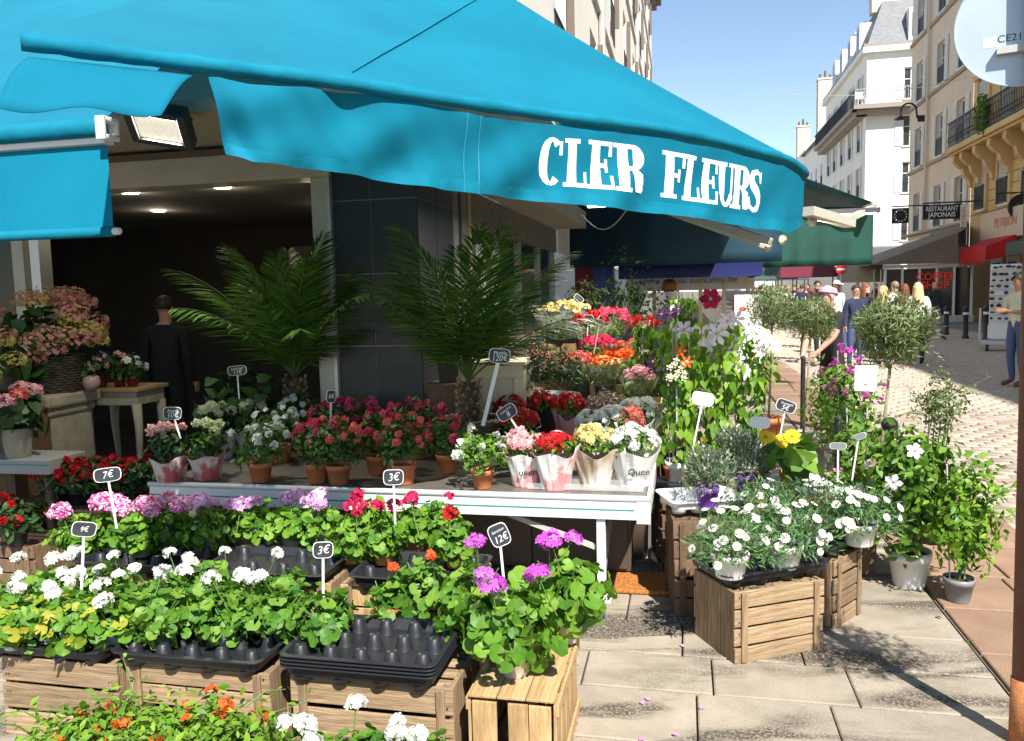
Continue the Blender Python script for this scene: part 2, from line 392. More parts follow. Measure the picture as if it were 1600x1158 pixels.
# upper storeys: one facade along the street with recessed windows, one above the front
def wall_open(mb, P, W, H, ops, dep=.18, z0=0, mi=0, u0=0):
    """wall face in the plane P(u, z, inward) with openings (u0,u1,z0,z1) and their reveals"""
    us = sorted({u0, W, *[o[0] for o in ops], *[o[1] for o in ops]}); zs = sorted({z0, H, *[o[2] for o in ops], *[o[3] for o in ops]})
    for i in range(len(us)-1):
        for j in range(len(zs)-1):
            uc, zc = (us[i]+us[i+1])/2, (zs[j]+zs[j+1])/2
            if any(o[0] < uc < o[1] and o[2] < zc < o[3] for o in ops): continue
            mb.quad(P(us[i], zs[j], 0), P(us[i+1], zs[j], 0), P(us[i+1], zs[j+1], 0), P(us[i], zs[j+1], 0), mi)
    for a, b, c, d in ops:
        mb.quad(P(a, c, 0), P(b, c, 0), P(b, c, dep), P(a, c, dep), mi); mb.quad(P(a, d, 0), P(b, d, 0), P(b, d, dep), P(a, d, dep), mi)
        mb.quad(P(a, c, 0), P(a, d, 0), P(a, d, dep), P(a, c, dep), mi); mb.quad(P(b, c, 0), P(b, d, 0), P(b, d, dep), P(b, c, dep), mi)
LB = thing('apartment_building', 'tall pale stone apartment building rising above the flower shop awning', 'building', W2(0, 0))
LB.rotation_euler = (0, 0, RZF)
ops = []
for j in range(4):
    for i in range(9): ops.append((1.6+i*4.5, 2.8+i*4.5, 4.6+j*3.3, 6.7+j*3.3))
mb = MB(); wall_open(mb, lambda u, z, d: Vector((-d, u, z)), 42, 17.6, ops, z0=2.85)
mb.quad((0, 0, 2.85), (0, 0, 17.6), (-9, 0, 17.6), (-9, 0, 2.85)); mb.quad((0, 42, 0), (0, 42, 17.6), (-9, 42, 17.6), (-9, 42, 0)); mb.quad((0, 6.1, 2.85), (0, 42, 2.85), (0, 42, 2.2), (0, 6.1, 2.2))
mb.build('wall', M_facade, LB)
MB().bx(-9, .55, -.3, 42.3, 17.6, 18.0).bx(-9, .3, -.1, 42.1, 17.3, 17.598).build('cornice', mat('cornice', (.20, .16, .12), .8), LB)
M_shut = mat('shutter_brown', (.17, .125, .09), .7); M_rail = mat('iron', (.02, .02, .022), .5)
for k, (a, b, c, d) in enumerate(ops):
    w_ = MB().bx(-.17, -.15, a, b, c, d).build('window', M_glass, LB)
    MB().bx(-.149, -.11, a, a+.07, c, d).bx(-.149, -.11, b-.07, b, c, d).bx(-.149, -.11, (a+b)/2-.03, (a+b)/2+.03, c, d).bx(-.149, -.11, a, b, d-.07, d-.001).build('frame', mat('white_paint', (.75, .74, .7), .5), w_)
    MB().bx(.02, .13, b+.02, b+.05, c+.5, d).build('shutter', M_shut, w_)
    rl = MB()
    rl.bx(.004, .03, a, b, c+.9, c+.94)
    for q in range(8): rl.bx(.005, .025, a+.05+q*(b-a-.12)/7, a+.075+q*(b-a-.12)/7, c, c+.9)
    rl.build('railing', M_rail, w_)
for u in (12.2, 25.5): MB().tube([(.08, u, 3), (.08, u, 17)], .07, 8).build('downpipe', mat('zinc', (.45, .44, .42), .5), LB)
for j in range(4): MB().bx(.002, .07, 0, 42, 4.15+j*3.3, 4.3+j*3.3).build('string_course', M_facade, LB)
# flood lamp under the soffit
fl = thing('floodlight', 'black square floodlight fixed under the stucco soffit by the torn awning flap', 'lamp', D(248, 200, 4.55))
fl.rotation_euler = (R(-34), R(10), RZF+R(16))
MB().bx(-.17, .17, -.13, .13, .02, .07).bx(-.17, -.12, -.13, .13, -.02, .019).bx(.12, .17, -.13, .13, -.02, .019).bx(-.119, .119, -.13, -.09, -.02, .019).bx(-.119, .119, .09, .13, -.02, .019).build('housing', M_steel, fl, bevel=.006)
MB().quad((-.12, -.09, -.004), (.12, -.09, -.004), (.12, .09, -.004), (-.12, .09, -.004)).build('lens', mat('flood_lens', (.5, .48, .42), .3, (.7, .68, .6), scale=60, emit=(1, .93, .75), es=.35), fl)
l_ = bpy.data.lights.new('floodlight_lamp', 'AREA'); l_.energy = 26; l_.size = .2; l_.color = (1, .9, .72); lo_ = bpy.data.objects.new('floodlight_lamp', l_); link(lo_, fl); lo_.location = (0, 0, -.012)
MB().tube([(-.1, .1, .07), (-.1, .1, .2)], .012, 6).tube([(.1, .1, .07), (.1, .1, .2)], .012, 6).build('bracket', M_steel, fl)

# ================================================================ awnings
M_turq = mat('turquoise_canvas', (.000, .128, .212), .85, (.002, .185, .285), scale=1.3, detail=9, bump=.35, bscale=7, trans=.10, contrast=.55, spec=.2)
M_turqhem = mat('turquoise_hem', (.0, .14, .225), .8, (.002, .185, .285), scale=6, bump=.5, bscale=16, spec=.2)
M_white = mat('white_enamel', (.74, .74, .72), .35)
M_paint = mat('letter_white', (.82, .82, .80), .6)
def px_of(p):
    d = p-CAM; z = d.dot(fw); return CX+FPX*d.dot(cr)/z, CY-FPX*d.dot(cu)/z
AW = thing('corner_awning', 'large turquoise corner awning lettered CLER FLEURS with torn sagging valance', 'awning', (0, 0, 0))
def bar_pt(px):
    ctrl = [(32, 52), (307, 89), (387, 99), (540, 119), (655, 140), (776, 158), (880, 174), (1040, 194), (1120, 211), (1190, 231)]
    for i in range(len(ctrl)-1):
        if px <= ctrl[i+1][0] or i == len(ctrl)-2:
            f = (px-ctrl[i][0])/(ctrl[i+1][0]-ctrl[i][0]); py = ctrl[i][1]+f*(ctrl[i+1][1]-ctrl[i][1]); break
    inv = .4497+(px-30)*(-.1997/1160)
    return D(px, py, 1/inv)
bp = [bar_pt(32+i*(1190-32)/40) for i in range(41)]
# smooth heights a little
for _ in range(3): bp = [bp[0]]+[(bp[i-1]+bp[i]*2+bp[i+1])/4 for i in range(1, 40)]+[bp[40]]
C1 = D(1258, 266, 4.42)
cv = []
for i in range(1, 9):
    a = i/8; q = D(1238, 239, 4.22); cv.append(bp[-1]*(1-a)**2 + q*2*a*(1-a) + C1*a*a)
side = [C1+SV*(i*.6)+Vector((0, 0, .012*i)) for i in range(1, 14)]
path = bp+cv+side
apex = F1(0, 4.02, .02)
def roof_row(p, top, n=10, sag=.05):
    return [p.lerp(top, j/n)+Vector((0, 0, -sag*math.sin(math.pi*j/n))) for j in range(n+1)]
rows = []
for i, p in enumerate(bp): rows.append(roof_row(p, F1(1.15*(1-i/40), 4.0+.02*i/40, .02)))
for p in cv: rows.append(roof_row(p, apex))
for i, p in enumerate(side): rows.append(roof_row(p, W2((i+1)*.53, 4.02, .03)))
MB().grid(rows).build('canopy', M_turq, AW, smooth=True)
sm = MB(); i0 = 19
cand = []
for i in range(40):
    for a_ in (0, .25, .5, .75):
        rw_ = [rows[i][j].lerp(rows[i+1][j], a_) for j in range(11)]
        for j in range(10):
            for b_ in (0, .25, .5, .75): cand.append(rw_[j].lerp(rw_[j+1], b_))
cpx = [px_of(c) for c in cand]; sline = []
for k_ in range(13):
    tx_, ty_ = 551+k_*17.5, 112-k_*10.2; b_ = min(range(len(cand)), key=lambda q: (cpx[q][0]-tx_)**2+(cpx[q][1]-ty_)**2); sline.append(cand[b_])
for _ in range(3): sline = [sline[0]]+[(sline[i-1]+sline[i]+sline[i+1])/3 for i in range(1, 12)]+[sline[12]]
sm.tube([q+Vector((0, 0, .003)) for q in sline], .004, 6)
sm.build('seam', M_turqhem, AW, smooth=True)

tb = MB(); tb.tube([p+Vector((0, 0, -.022)) for i, p in enumerate(bp+cv)], [.025+.002*math.sin(i*2.3)+.0015*math.sin(i*5.1) for i in range(len(bp+cv))], 12); tb.build('front_bar', M_turqhem, AW, smooth=True)
# valance surface
vp = [p+Vector((0, 0, -.055)) for p in bp[10:]+cv]
acc = [0]
for a, b in zip(vp, vp[1:]): acc.append(acc[-1]+(b-a).length)
VL = acc[-1]
def vpath(u):
    u = max(0, min(VL, u))
    for i in range(len(acc)-1):
        if u <= acc[i+1] or i == len(acc)-2:
            f = (u-acc[i])/(acc[i+1]-acc[i]); return vp[i].lerp(vp[i+1], f), (vp[i+1]-vp[i]).normalized()
def val(u, v, off=0.0):           # v metres down from the bar
    p, t = vpath(u); p2, t2 = vpath(u+.12); t = (t+t2).normalized()
    n = Vector((t.y, -t.x, 0)).normalized()                       # towards the street
    f = u/VL
    drop = v*(1.0 if f < .93 else 1-.28*((f-.93)/.07))*(.73+.27*min(1, f/.6))
    wave = .030*math.sin(u*4.2+.6)*(v/.34)*(1-f*.75) + .05*math.exp(-((u-.16)/.10)**2)*math.sin(v*9+.5) + .012*math.sin(u*13)*(v/.34)*(1-f)
    wave += (.020*math.sin(u*9.5+2.2*v*8)+.013*math.sin(u*21+v*14)+.007*math.sin(u*43-v*20))*(v/.34)**.7*(1-.8*f)
    tuck = -.02*math.sin(min(1, v/.34)*math.pi*.5)
    scal = -.014*math.sin(u*6+1)*(1-f)*(1-v/.34)
    left = max(0, 1-u/.12); p = p+t*(left*.05*(v/.34)); wave += .030*math.exp(-((u-.30-v*.35)/.07)**2)*(1-v/.5)-.026*math.exp(-((u-.44-v*.6)/.08)**2)
    return p+n*(wave+tuck+off)+Vector((0, 0, -drop+scal+left*.02))
VH = .335
us = [VL*i/420 for i in range(421)]; vs_ = [VH*j/24 for j in range(25)]
MB().grid([[val(u, v) for v in vs_] for u in us]).build('valance', M_turq, AW, smooth=True)
MB().grid([[val(u, VH-.052+j*.018, .004) for j in range(4)] for u in us]).build('hem', M_turqhem, AW, smooth=True)
for uu in (.93, .99): MB().grid([[val(uu+du, v, .004) for v in vs_] for du in (0, .006)]).build('seam', mat('stitch', (.01, .20, .31), .7), AW)
# lettering: fat slab-serif letters built from strokes in a unit box (x 0..w, y 0..1)
def strokes(ch):
    def V(x, a=0, b=1, w_=.225): return ('s', [(x, a), (x, b)], [w_, w_])
    def Hh(y, a, b, w_=.09): return ('s', [(a, y), (b, y)], [w_, w_])
    def arc(cx, cy, rx, ry, a0, a1, thick, thin, n=14):
        pts = []; ws = []
        for i in range(n+1):
            a = R(a0+(a1-a0)*i/n); pts.append((cx+rx*math.cos(a), cy+ry*math.sin(a))); ws.append(thin+(thick-thin)*abs(math.cos(a))**1.5)
        return ('s', pts, ws)
    if ch == 'C': return [arc(.32, .5, .20, .46, 48, 312, .225, .085), V(.53, .64, .93, .07)], .66
    if ch == 'L': return [V(.2), Hh(.045, 0, .6), Hh(.955, 0, .4), V(.57, 0, .33, .075)], .66
    if ch == 'E': return [V(.2), Hh(.045, 0, .6), Hh(.955, 0, .6), Hh(.5, .2, .47), V(.57, .0, .3, .075), V(.57, .7, 1, .075), V(.46, .36, .64, .07)], .68
    if ch == 'F': return [V(.2), Hh(.045, 0, .42), Hh(.955, 0, .6), Hh(.5, .2, .47), V(.57, .68, 1, .075), V(.46, .36, .64, .07)], .64
    if ch == 'R': return [V(.2), Hh(.045, 0, .38), Hh(.955, 0, .4), Hh(.5, .2, .42), arc(.40, .73, .14, .225, 90, -90, .24, .09), ('s', [(.42, .47), (.54, .36), (.57, .09), (.66, .05)], [.1, .23, .22, .08])], .72
    if ch == 'U': return [V(.2, .27, 1), Hh(.955, .02, .38), Hh(.955, .46, .72), V(.59, .27, 1, .08), arc(.385, .28, .2, .235, 180, 360, .17, .11)], .76
    if ch == 'S': return [('s', [(.52, .70), (.50, .86), (.36, .95), (.18, .88), (.13, .74), (.2, .61), (.36, .5), (.49, .37), (.53, .24), (.46, .1), (.3, .045), (.13, .12), (.08, .3)], [.05, .08, .10, .17, .22, .24, .24, .24, .22, .17, .10, .09, .05]), V(.54, .68, .95, .06), V(.07, .05, .33, .06)], .66
    return [], .34
def stroke_grid(pts, ws, n=6):
    fine = []; fw_ = []
    for i in range(len(pts)-1):
        m_ = max(1, int(math.dist(pts[i], pts[i+1])/.07))
        for j in range(m_):
            a = j/m_; fine.append((pts[i][0]*(1-a)+pts[i+1][0]*a, pts[i][1]*(1-a)+pts[i+1][1]*a)); fw_.append(ws[i]*(1-a)+ws[i+1]*a)
    fine.append(pts[-1]); fw_.append(ws[-1]); g = []
    for i, (x, y) in enumerate(fine):
        x0, y0 = fine[max(0, i-1)]; x1, y1 = fine[min(len(fine)-1, i+1)]; l = math.hypot(x1-x0, y1-y0) or 1
        nx, ny = -(y1-y0)/l, (x1-x0)/l
        g.append([(x+nx*fw_[i]*(k_/n-.5), y+ny*fw_[i]*(k_/n-.5)) for k_ in range(n+1)])
    return g
def u_at_px(px):
    best = min(range(400), key=lambda i: abs(px_of(val(VL*i/400, .17))[0]-px)); return VL*best/400
LSTART = [('C', 841, 880), ('L', 880, 916), ('E', 917, 958), ('R', 958, 1006), ('F', 1034, 1066), ('L', 1066, 1092), ('E', 1092, 1121), ('U', 1120, 1146), ('R', 1144, 1170), ('S', 1168, 1188)]
for ch, xa, xb in LSTART:
    st_, w_ = strokes(ch); ua, ub = u_at_px(xa), u_at_px(xb); mb = MB()
    for q, (_, pts, ws) in enumerate(st_):
        g = stroke_grid(pts, ws)
        mb.grid([[val(ua+(x/(w_-.04))*(ub-ua), .055+(1-y)*.205, .0012+.0003*q) for x, y in row_] for row_ in g])
    mb.build('letter', M_paint, AW)
# torn flap left of the gap, lying over the lower awning
fa, fb = bar_pt(42)+Vector((0, 0, -.06)), bar_pt(302)+Vector((0, 0, -.055))
fc, fd = D(252, 178, 2.20), D(-6, 168, 2.02)
rows = []
for i in range(21):
    a = i/20; t_ = fa.lerp(fb, a); b_ = fd.lerp(fc, a)
    rows.append([t_.lerp(b_, j/8)+Vector((0, -.0*math.sin(math.pi*j/8), .02*math.sin(math.pi*j/8)+.010*math.sin(a*9+j*.4)*(j/8))) for j in range(9)])
MB().grid(rows).build('flap', M_turq, AW, smooth=True, solid=.002)
# folding arms under the canopy
M_arm = mat('arm_cream', (.46, .44, .38), .45)
def arm(px0, py0, d0, px1, py1, d1, w_=.05): MB().bar(D(px0, py0, d0), D(px1, py1, d1), w_, w_*.9).build('folding_arm', M_arm, AW, bevel=.006)
arm(1040, 322, 5.2, 1205, 378, 4.75, .045); arm(1010, 320, 5.6, 1195, 386, 5.3, .035)
# far end of the side awning, a hanging end panel seen from inside
e0, e1 = W2(6.25, 0, .15), W2(6.25, 0, 3.05)
rows = [[e0.lerp(e1, i/16)+Vector((0, 0, 1.99+(2.95-1.99)*j/6))+SV*(.02*math.sin(i*1.3)) for j in range(7)] for i in range(17)]
MB().grid(rows).build('end_panel', mat('turquoise_canvas_shaded', (.001, .026, .05), .8, (.002, .034, .062), scale=3), AW, smooth=True, solid=.003)  # turquoise canvas in shade, the shade put into its dark colour
# string hanging under the valance
mb = MB(); a, b = D(908, 335, 5.6), D(985, 320, 5.2)
mb.tube([a.lerp(b, i/12)+Vector((0, 0, -.13*math.sin(math.pi*i/12))) for i in range(13)], .004, 5); mb.build('cord', mat('cord', (.55, .5, .4), .8), AW)

# left awning, lower
AL = thing('front_awning', 'lower turquoise front awning with white end cap beside the torn flap', 'awning', (0, 0, 0))
be = D(160, 203, 3.0); bl = be - NV*3.05+Vector((0, 0, .0))
rows = []
for i in range(17):
    p = be.lerp(bl, i/16); tpt = F1(1.0+i/16*3.6, 3.95, .03)
    rows.append([p.lerp(tpt, j/8)+Vector((0, 0, .03-.05*math.sin(math.pi*j/8))) for j in range(9)])
MB().grid(rows).build('canopy', M_turq, AL, smooth=True)
MB().tube([be+Vector((0, 0, .01)), bl+Vector((0, 0, .01))], .035, 12).build('front_bar', M_turqhem, AL, smooth=True)
MB().bar(be+Vector((0, 0, -.032))+SV*.03, bl+Vector((0, 0, -.032))+SV*.03, .05, .028).build('bar_rail', M_white, AL)
cap = MB(); c = be+NV*.022
for dz, hh in ((.034, .018), (-.03, .018)): cap.box(c+Vector((0, 0, dz)), (.036, .085, hh), RZF)
cap.box(c-SV*.036, (.036, .016, .085), RZF); cap.box(c+SV*.036+Vector((0, 0, .01)), (.036, .016, .05), RZF)
cap.build('end_cap', M_white, AL, bevel=.004)
v0 = be+Vector((0, 0, -.05))+SV*.02; bot = D(178, 366, 2.93)
rows = []
for i in range(31):
    a = i/30; t_ = v0-NV*(3.0*a); b_ = bot-NV*(3.05*a)
    rows.append([t_.lerp(b_, j/10)-SV*(.012*math.sin(a*22)*(j/10)) for j in range(11)])
MB().grid(rows).build('valance', M_turq, AL, smooth=True)
MB().tube([bot+NV*.025+Vector((0, 0, .01)), bot-NV*3.05+Vector((0, 0, .01))], .013, 10).build('bottom_rod', M_white, AL, smooth=True)
MB().tube([bot+Vector((0, 0, .01)), bot-NV*3.05+Vector((0, 0, .01))], .019, 10).build('hem', M_turqhem, AL, smooth=True)
gut = MB(); ga, gb = D(-40, 4, 5.85), D(176, -6, 5.5); gut.bar(ga, gb, .12, .09); gut.build('gutter', mat('gutter_grey', (.3, .29, .28), .6), AL)

# green awning of the neighbour further along
M_green = mat('green_canvas', (.002, .05, .036), .6, (.003, .07, .048), scale=3, trans=.12)
GA = thing('green_awning', 'dark green awning with hanging side curtain beyond the flower shop', 'awning', (0, 0, 0))
K = D(1366, 317, 11.6); Kf = K+SV*3.6
rise = W2(7.0, 4.6, .1); risef = rise+SV*3.6
MB().grid([[K.lerp(rise, j/8)+SV*(i*.9) for j in range(9)] for i in range(5)]).build('canopy', mat('teal_canvas', (.0, .06, .075), .65, (.0, .075, .09), scale=3), GA, smooth=True, solid=.003)
c0 = D(1365, 324, 11.9)
ql = NV*-1.75
rows = [[c0+ql*(i/24)+Vector((0, 0, .10*(i/24)-.84*(j/8)-.1*(i/24)*(j/8)))+SV*(.025*math.sin(i*1.25)*(.3+.7*j/8)) for j in range(9)] for i in range(25)]
MB().grid(rows).build('side_curtain', M_green, GA, smooth=True, solid=.003)
MB().tube([K+Vector((0, 0, -.02)), Kf+Vector((0, 0, -.02))], .045, 10).build('front_bar', M_arm, GA, smooth=True)
MB().bar(D(1262, 330, 8.0), D(1328, 349, 8.6), .13, .09).build('folding_arm', M_arm, GA)
MB().bar(D(1312, 349, 8.6), D(1362, 325, 9.4), .07, .06).build('folding_arm', M_arm, GA)
# small spot lamps under the awnings
def spot(px, py, dep, aim, e, label):
    p = D(px, py, dep); t = thing('spot_lamp', label, 'lamp', p)
    d = (aim-p).normalized(); t.rotation_euler = d.to_track_quat('-Z', 'Y').to_euler()
    MB().lathe([(.0, .12), (.022, .11), (.03, .05), (.05, -.02), (.046, -.02), (.025, .04)], 14).build('shade', mat('spot_shade', (.6, .55, .4), .4), t, smooth=True)
    MB().sphere((0, 0, .012), .018, 10, 6).build('bulb', m_lampon, t)
    l = bpy.data.lights.new('spot_light', 'SPOT'); l.energy = e; l.spot_size = R(70); l.color = (1, .9, .7); l.shadow_soft_size = .03
    lo = bpy.data.objects.new('spot_light', l); link(lo, t); lo.location = (0, 0, -.03)
spot(1268, 347, 8.2, D(1345, 352, 11.9), 60, 'cream spot lamp clamped to the arm before the green curtain')
spot(1222, 375, 8.0, D(1232, 385, 11.9), 30, 'small lit spot lamp at the end of the corner awning arm')
spot(1018+180, 385, 7.6, D(1215, 400, 11.9), 8, 'small spot lamp behind the folding arms of the corner awning')
tl = thing('strip_light', 'slim lit strip light under the right end of the corner awning', 'lamp', D(948, 323, 6.0), RZF)
MB().bx(-.16, .16, -.03, .03, .012, .05).build('housing', M_arm, tl); MB().bx(-.14, .14, -.024, .024, 0, .011).build('tube', mat('tube_on', (1, 1, 1), .5, emit=(1, .97, .9), es=4), tl)
l_ = bpy.data.lights.new('strip_lamp', 'AREA'); l_.shape = 'RECTANGLE'; l_.size = .28; l_.size_y = .05; l_.energy = 30; l_.color = (1, .95, .85); lo_ = bpy.data.objects.new('strip_lamp', l_); link(lo_, tl); lo_.location = (0, 0, -.01)
tl2 = thing('strip_light', 'slim lit strip light under the green awning roof', 'lamp', D(1330, 336, 9.2), RZF)
MB().bx(-.3, .3, -.05, .05, .016, .07).build('housing', M_steel, tl2); MB().bx(-.26, .26, -.03, .03, 0, .015).build('tube', mat('tube_on'), tl2)
# ================================================================ plant library
def leaf_tpl(kind):
    if kind == 'round':                    # scalloped pelargonium leaf
        n = 11; V = [(0, .12, -.05)]; F = []
        for i in range(n+1):
            a = R(-90+ -155+310*i/n)+math.pi; r = .5*(1+.10*math.cos(i*math.pi))
            V.append((r*math.sin(a-math.pi/2+math.pi/2), .12+.5-.5+r*math.cos(a), .05*math.cos(i*2.4)+.04))
        n = 14; V = [(0, .42, -.07)]+[(.5*(1+.035*math.cos(i*math.pi))*math.sin(R(-160+320*i/n)), .5+.48*(1+.035*math.cos(i*math.pi))*math.cos(R(-160+320*i/n)), .055*math.cos(i*1.9)+.05) for i in range(n+1)]
        F = [(0, i+2, i+1) for i in range(n)]
    elif kind == 'oval':
        V = [(0, 0, 0), (-.24, .4, .05), (0, .45, -.02), (.24, .4, .05), (-.17, .75, .0), (0, .8, -.03), (.17, .75, .0), (0, 1.05, -.08)]
        F = [(0, 2, 1), (0, 3, 2), (1, 2, 5), (1, 5, 4), (2, 3, 6), (2, 6, 5), (4, 5, 7), (5, 6, 7)]
    elif kind == 'heart':
        V = [(0, .05, 0), (-.38, .25, .06), (0, .35, -.03), (.38, .25, .06), (-.3, .6, .02), (.3, .6, .02), (0, 1.1, -.1), (-.2, -.02, .03), (.2, -.02, .03)]
        F = [(0, 2, 1), (0, 3, 2), (1, 2, 4), (2, 3, 5), (4, 2, 6), (2, 5, 6), (0, 1, 7), (0, 8, 3)]
    elif kind == 'narrow':
        V = [(0, 0, 0), (-.09, .45, .02), (.09, .45, .02), (0, 1, -.05)]; F = [(0, 2, 1), (1, 2, 3)]
    elif kind == 'petal5':                 # a floret facing +z
        V = [(0, 0, -.05)]; F = []
        for i in range(5):
            a = 2*math.pi*i/5
            for da, r, z in ((-.5, .42, .05), (0, .56, .02), (.5, .42, .05)): V.append((r*math.cos(a+da), r*math.sin(a+da), z))
            F += [(0, 1+i*3, 2+i*3), (0, 2+i*3, 3+i*3)]
    elif kind == 'petal4':
        V = [(0, 0, -.04)]; F = []
        for i in range(4):
            a = 2*math.pi*i/4
            for da, r, z in ((-.55, .4, .04), (0, .55, 0), (.55, .4, .04)): V.append((r*math.cos(a+da), r*math.sin(a+da), z))
            F += [(0, 1+i*3, 2+i*3), (0, 2+i*3, 3+i*3)]
    elif kind == 'star6':
        V = [(0, 0, .0)]; F = []
        for i in range(6):
            a = 2*math.pi*i/6
            for da, r, z in ((-.36, .28, .04), (0, .55, -.02), (.36, .28, .04)): V.append((r*math.cos(a+da), r*math.sin(a+da), z))
            F += [(0, 1+i*3, 2+i*3), (0, 2+i*3, 3+i*3)]
    return np.array(V, float), np.array(F, int)
TPL = {k: leaf_tpl(k) for k in ('round', 'oval', 'heart', 'narrow', 'petal5', 'petal4', 'star6')}
def scatter(P, Nrm, size, tpl, seed=0, tilt=.5, size_var=.3, rnd=None, ydir=None):
    """leaves at P facing Nrm, returns V, F, rnd"""
    g = np.random.default_rng(seed); TV, TF = TPL[tpl]; n = len(P)
    Z = Nrm+g.normal(0, tilt, (n, 3)); Z /= np.linalg.norm(Z, axis=1)[:, None]+1e-9
    Y = ydir+g.normal(0, .25, (n, 3)) if ydir is not None else g.normal(0, 1, (n, 3))
    Y = Y-Z*(Y*Z).sum(1)[:, None]; Y /= np.linalg.norm(Y, axis=1)[:, None]+1e-9; X = np.cross(Y, Z)
    sz = size*(1+g.uniform(-size_var*1.4, size_var, n))
    T = TV[None]*sz[:, None, None]
    V = P[:, None]+X[:, None]*T[..., :1]+Y[:, None]*T[..., 1:2]+Z[:, None]*T[..., 2:]
    F = (TF[None]+(np.arange(n)*len(TV))[:, None, None]).reshape(-1, 3)
    r = g.uniform(0, 1, n) if rnd is None else rnd
    return V.reshape(-1, 3), F, np.repeat(r, len(TV))
def join(parts):
    V, F, Rr, b = [], [], [], 0
    for v, f, r in parts: V.append(v); F.append(f+b); Rr.append(r); b += len(v)
    return np.concatenate(V), np.concatenate(F), np.concatenate(Rr)
def shell(n, rad, c=(0, 0, 0), seed=0, inner=.55, zmin=-.2, lump=.12):
    """points in an uneven ellipsoid crown (denser outside) and outward normals"""
    g = np.random.default_rng(seed); d = g.normal(0, 1, (n*8+30, 3)); d /= np.linalg.norm(d, axis=1)[:, None]
    d = d[d[:, 2] > zmin][:n]; r = g.uniform(inner**3, 1, len(d))**(1/3)
    ph = g.uniform(0, 6, 6)
    lum = 1+lump*(np.sin(d[:, 0]*5+ph[0])+np.sin(d[:, 1]*5+ph[1])+np.sin(d[:, 2]*6+ph[2]))/1.6
    P = d*(r*lum)[:, None]*np.array(rad)+np.array(c); return P, d/np.array(rad)*max(rad)
def stems(mb, base, tips, r=.003, bend=.15, seed=0):
    g = random.Random(seed)
    for t in tips:
        a, b = Vector(base), Vector(t); m_ = a.lerp(b, .55)+Vector((g.uniform(-1, 1), g.uniform(-1, 1), .5))*bend*(b-a).length*.4
        mb.tube([a, m_, b], [r*1.3, r, r*.8], 5, caps=False)
M_stem = mat('green_stem', (.09, .17, .03), .6); M_bark = mat('grey_bark', (.22, .17, .11), .85, (.34, .28, .19), scale=30, bump=.6)
M_soil = mat('potting_soil', (.045, .028, .018), .95, (.09, .055, .035), scale=40, bump=.8)
def LM(name, *cols, trans=.28, rough=.5): return mat(name, rnd=cols, trans=trans, rough=rough, spec=.35)
L_ger = LM('leaf_geranium', (.05, .15, .012), (.09, .22, .018), (.14, .29, .025), (.20, .34, .035))
L_gery = LM('leaf_geranium_yellowing', (.06, .17, .015), (.10, .24, .02), (.16, .31, .03), (.36, .34, .03))
L_gerd = LM('leaf_geranium_deep', (.04, .13, .014), (.075, .195, .02), (.115, .25, .026), (.17, .30, .035))
L_az = LM('leaf_azalea', (.018, .06, .01), (.045, .12, .015), (.10, .20, .03), trans=.2)
L_lime = LM('leaf_lime', (.07, .19, .015), (.14, .28, .02), (.24, .37, .03))
L_olive = LM('leaf_olive', (.06, .105, .03), (.13, .175, .055), (.25, .29, .13), trans=.15)
L_lav = LM('leaf_lavender', (.07, .12, .055), (.13, .18, .10), (.21, .26, .16), trans=.12)
L_daisy = LM('leaf_daisy', (.06, .16, .05), (.11, .22, .07), (.17, .28, .11))
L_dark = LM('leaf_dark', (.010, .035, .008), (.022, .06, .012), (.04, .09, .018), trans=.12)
L_palm = LM('leaf_palm', (.028, .085, .012), (.055, .14, .018), (.11, .22, .032), trans=.22)
L_bush = LM('leaf_bush', (.05, .14, .012), (.095, .21, .02), (.17, .30, .03))
L_heath = LM('heather', (.16, .07, .09), (.28, .13, .15), (.2, .17, .07), (.1, .13, .04))
L_gyp = LM('dried_pink', (.35, .24, .25), (.48, .33, .33), (.25, .17, .17))
def FM(name, *cols): return mat('flower_'+name, rnd=cols, trans=.25, rough=.6, spec=.25)
W_ = (.80, .80, .76); W2_ = (.68, .70, .62)
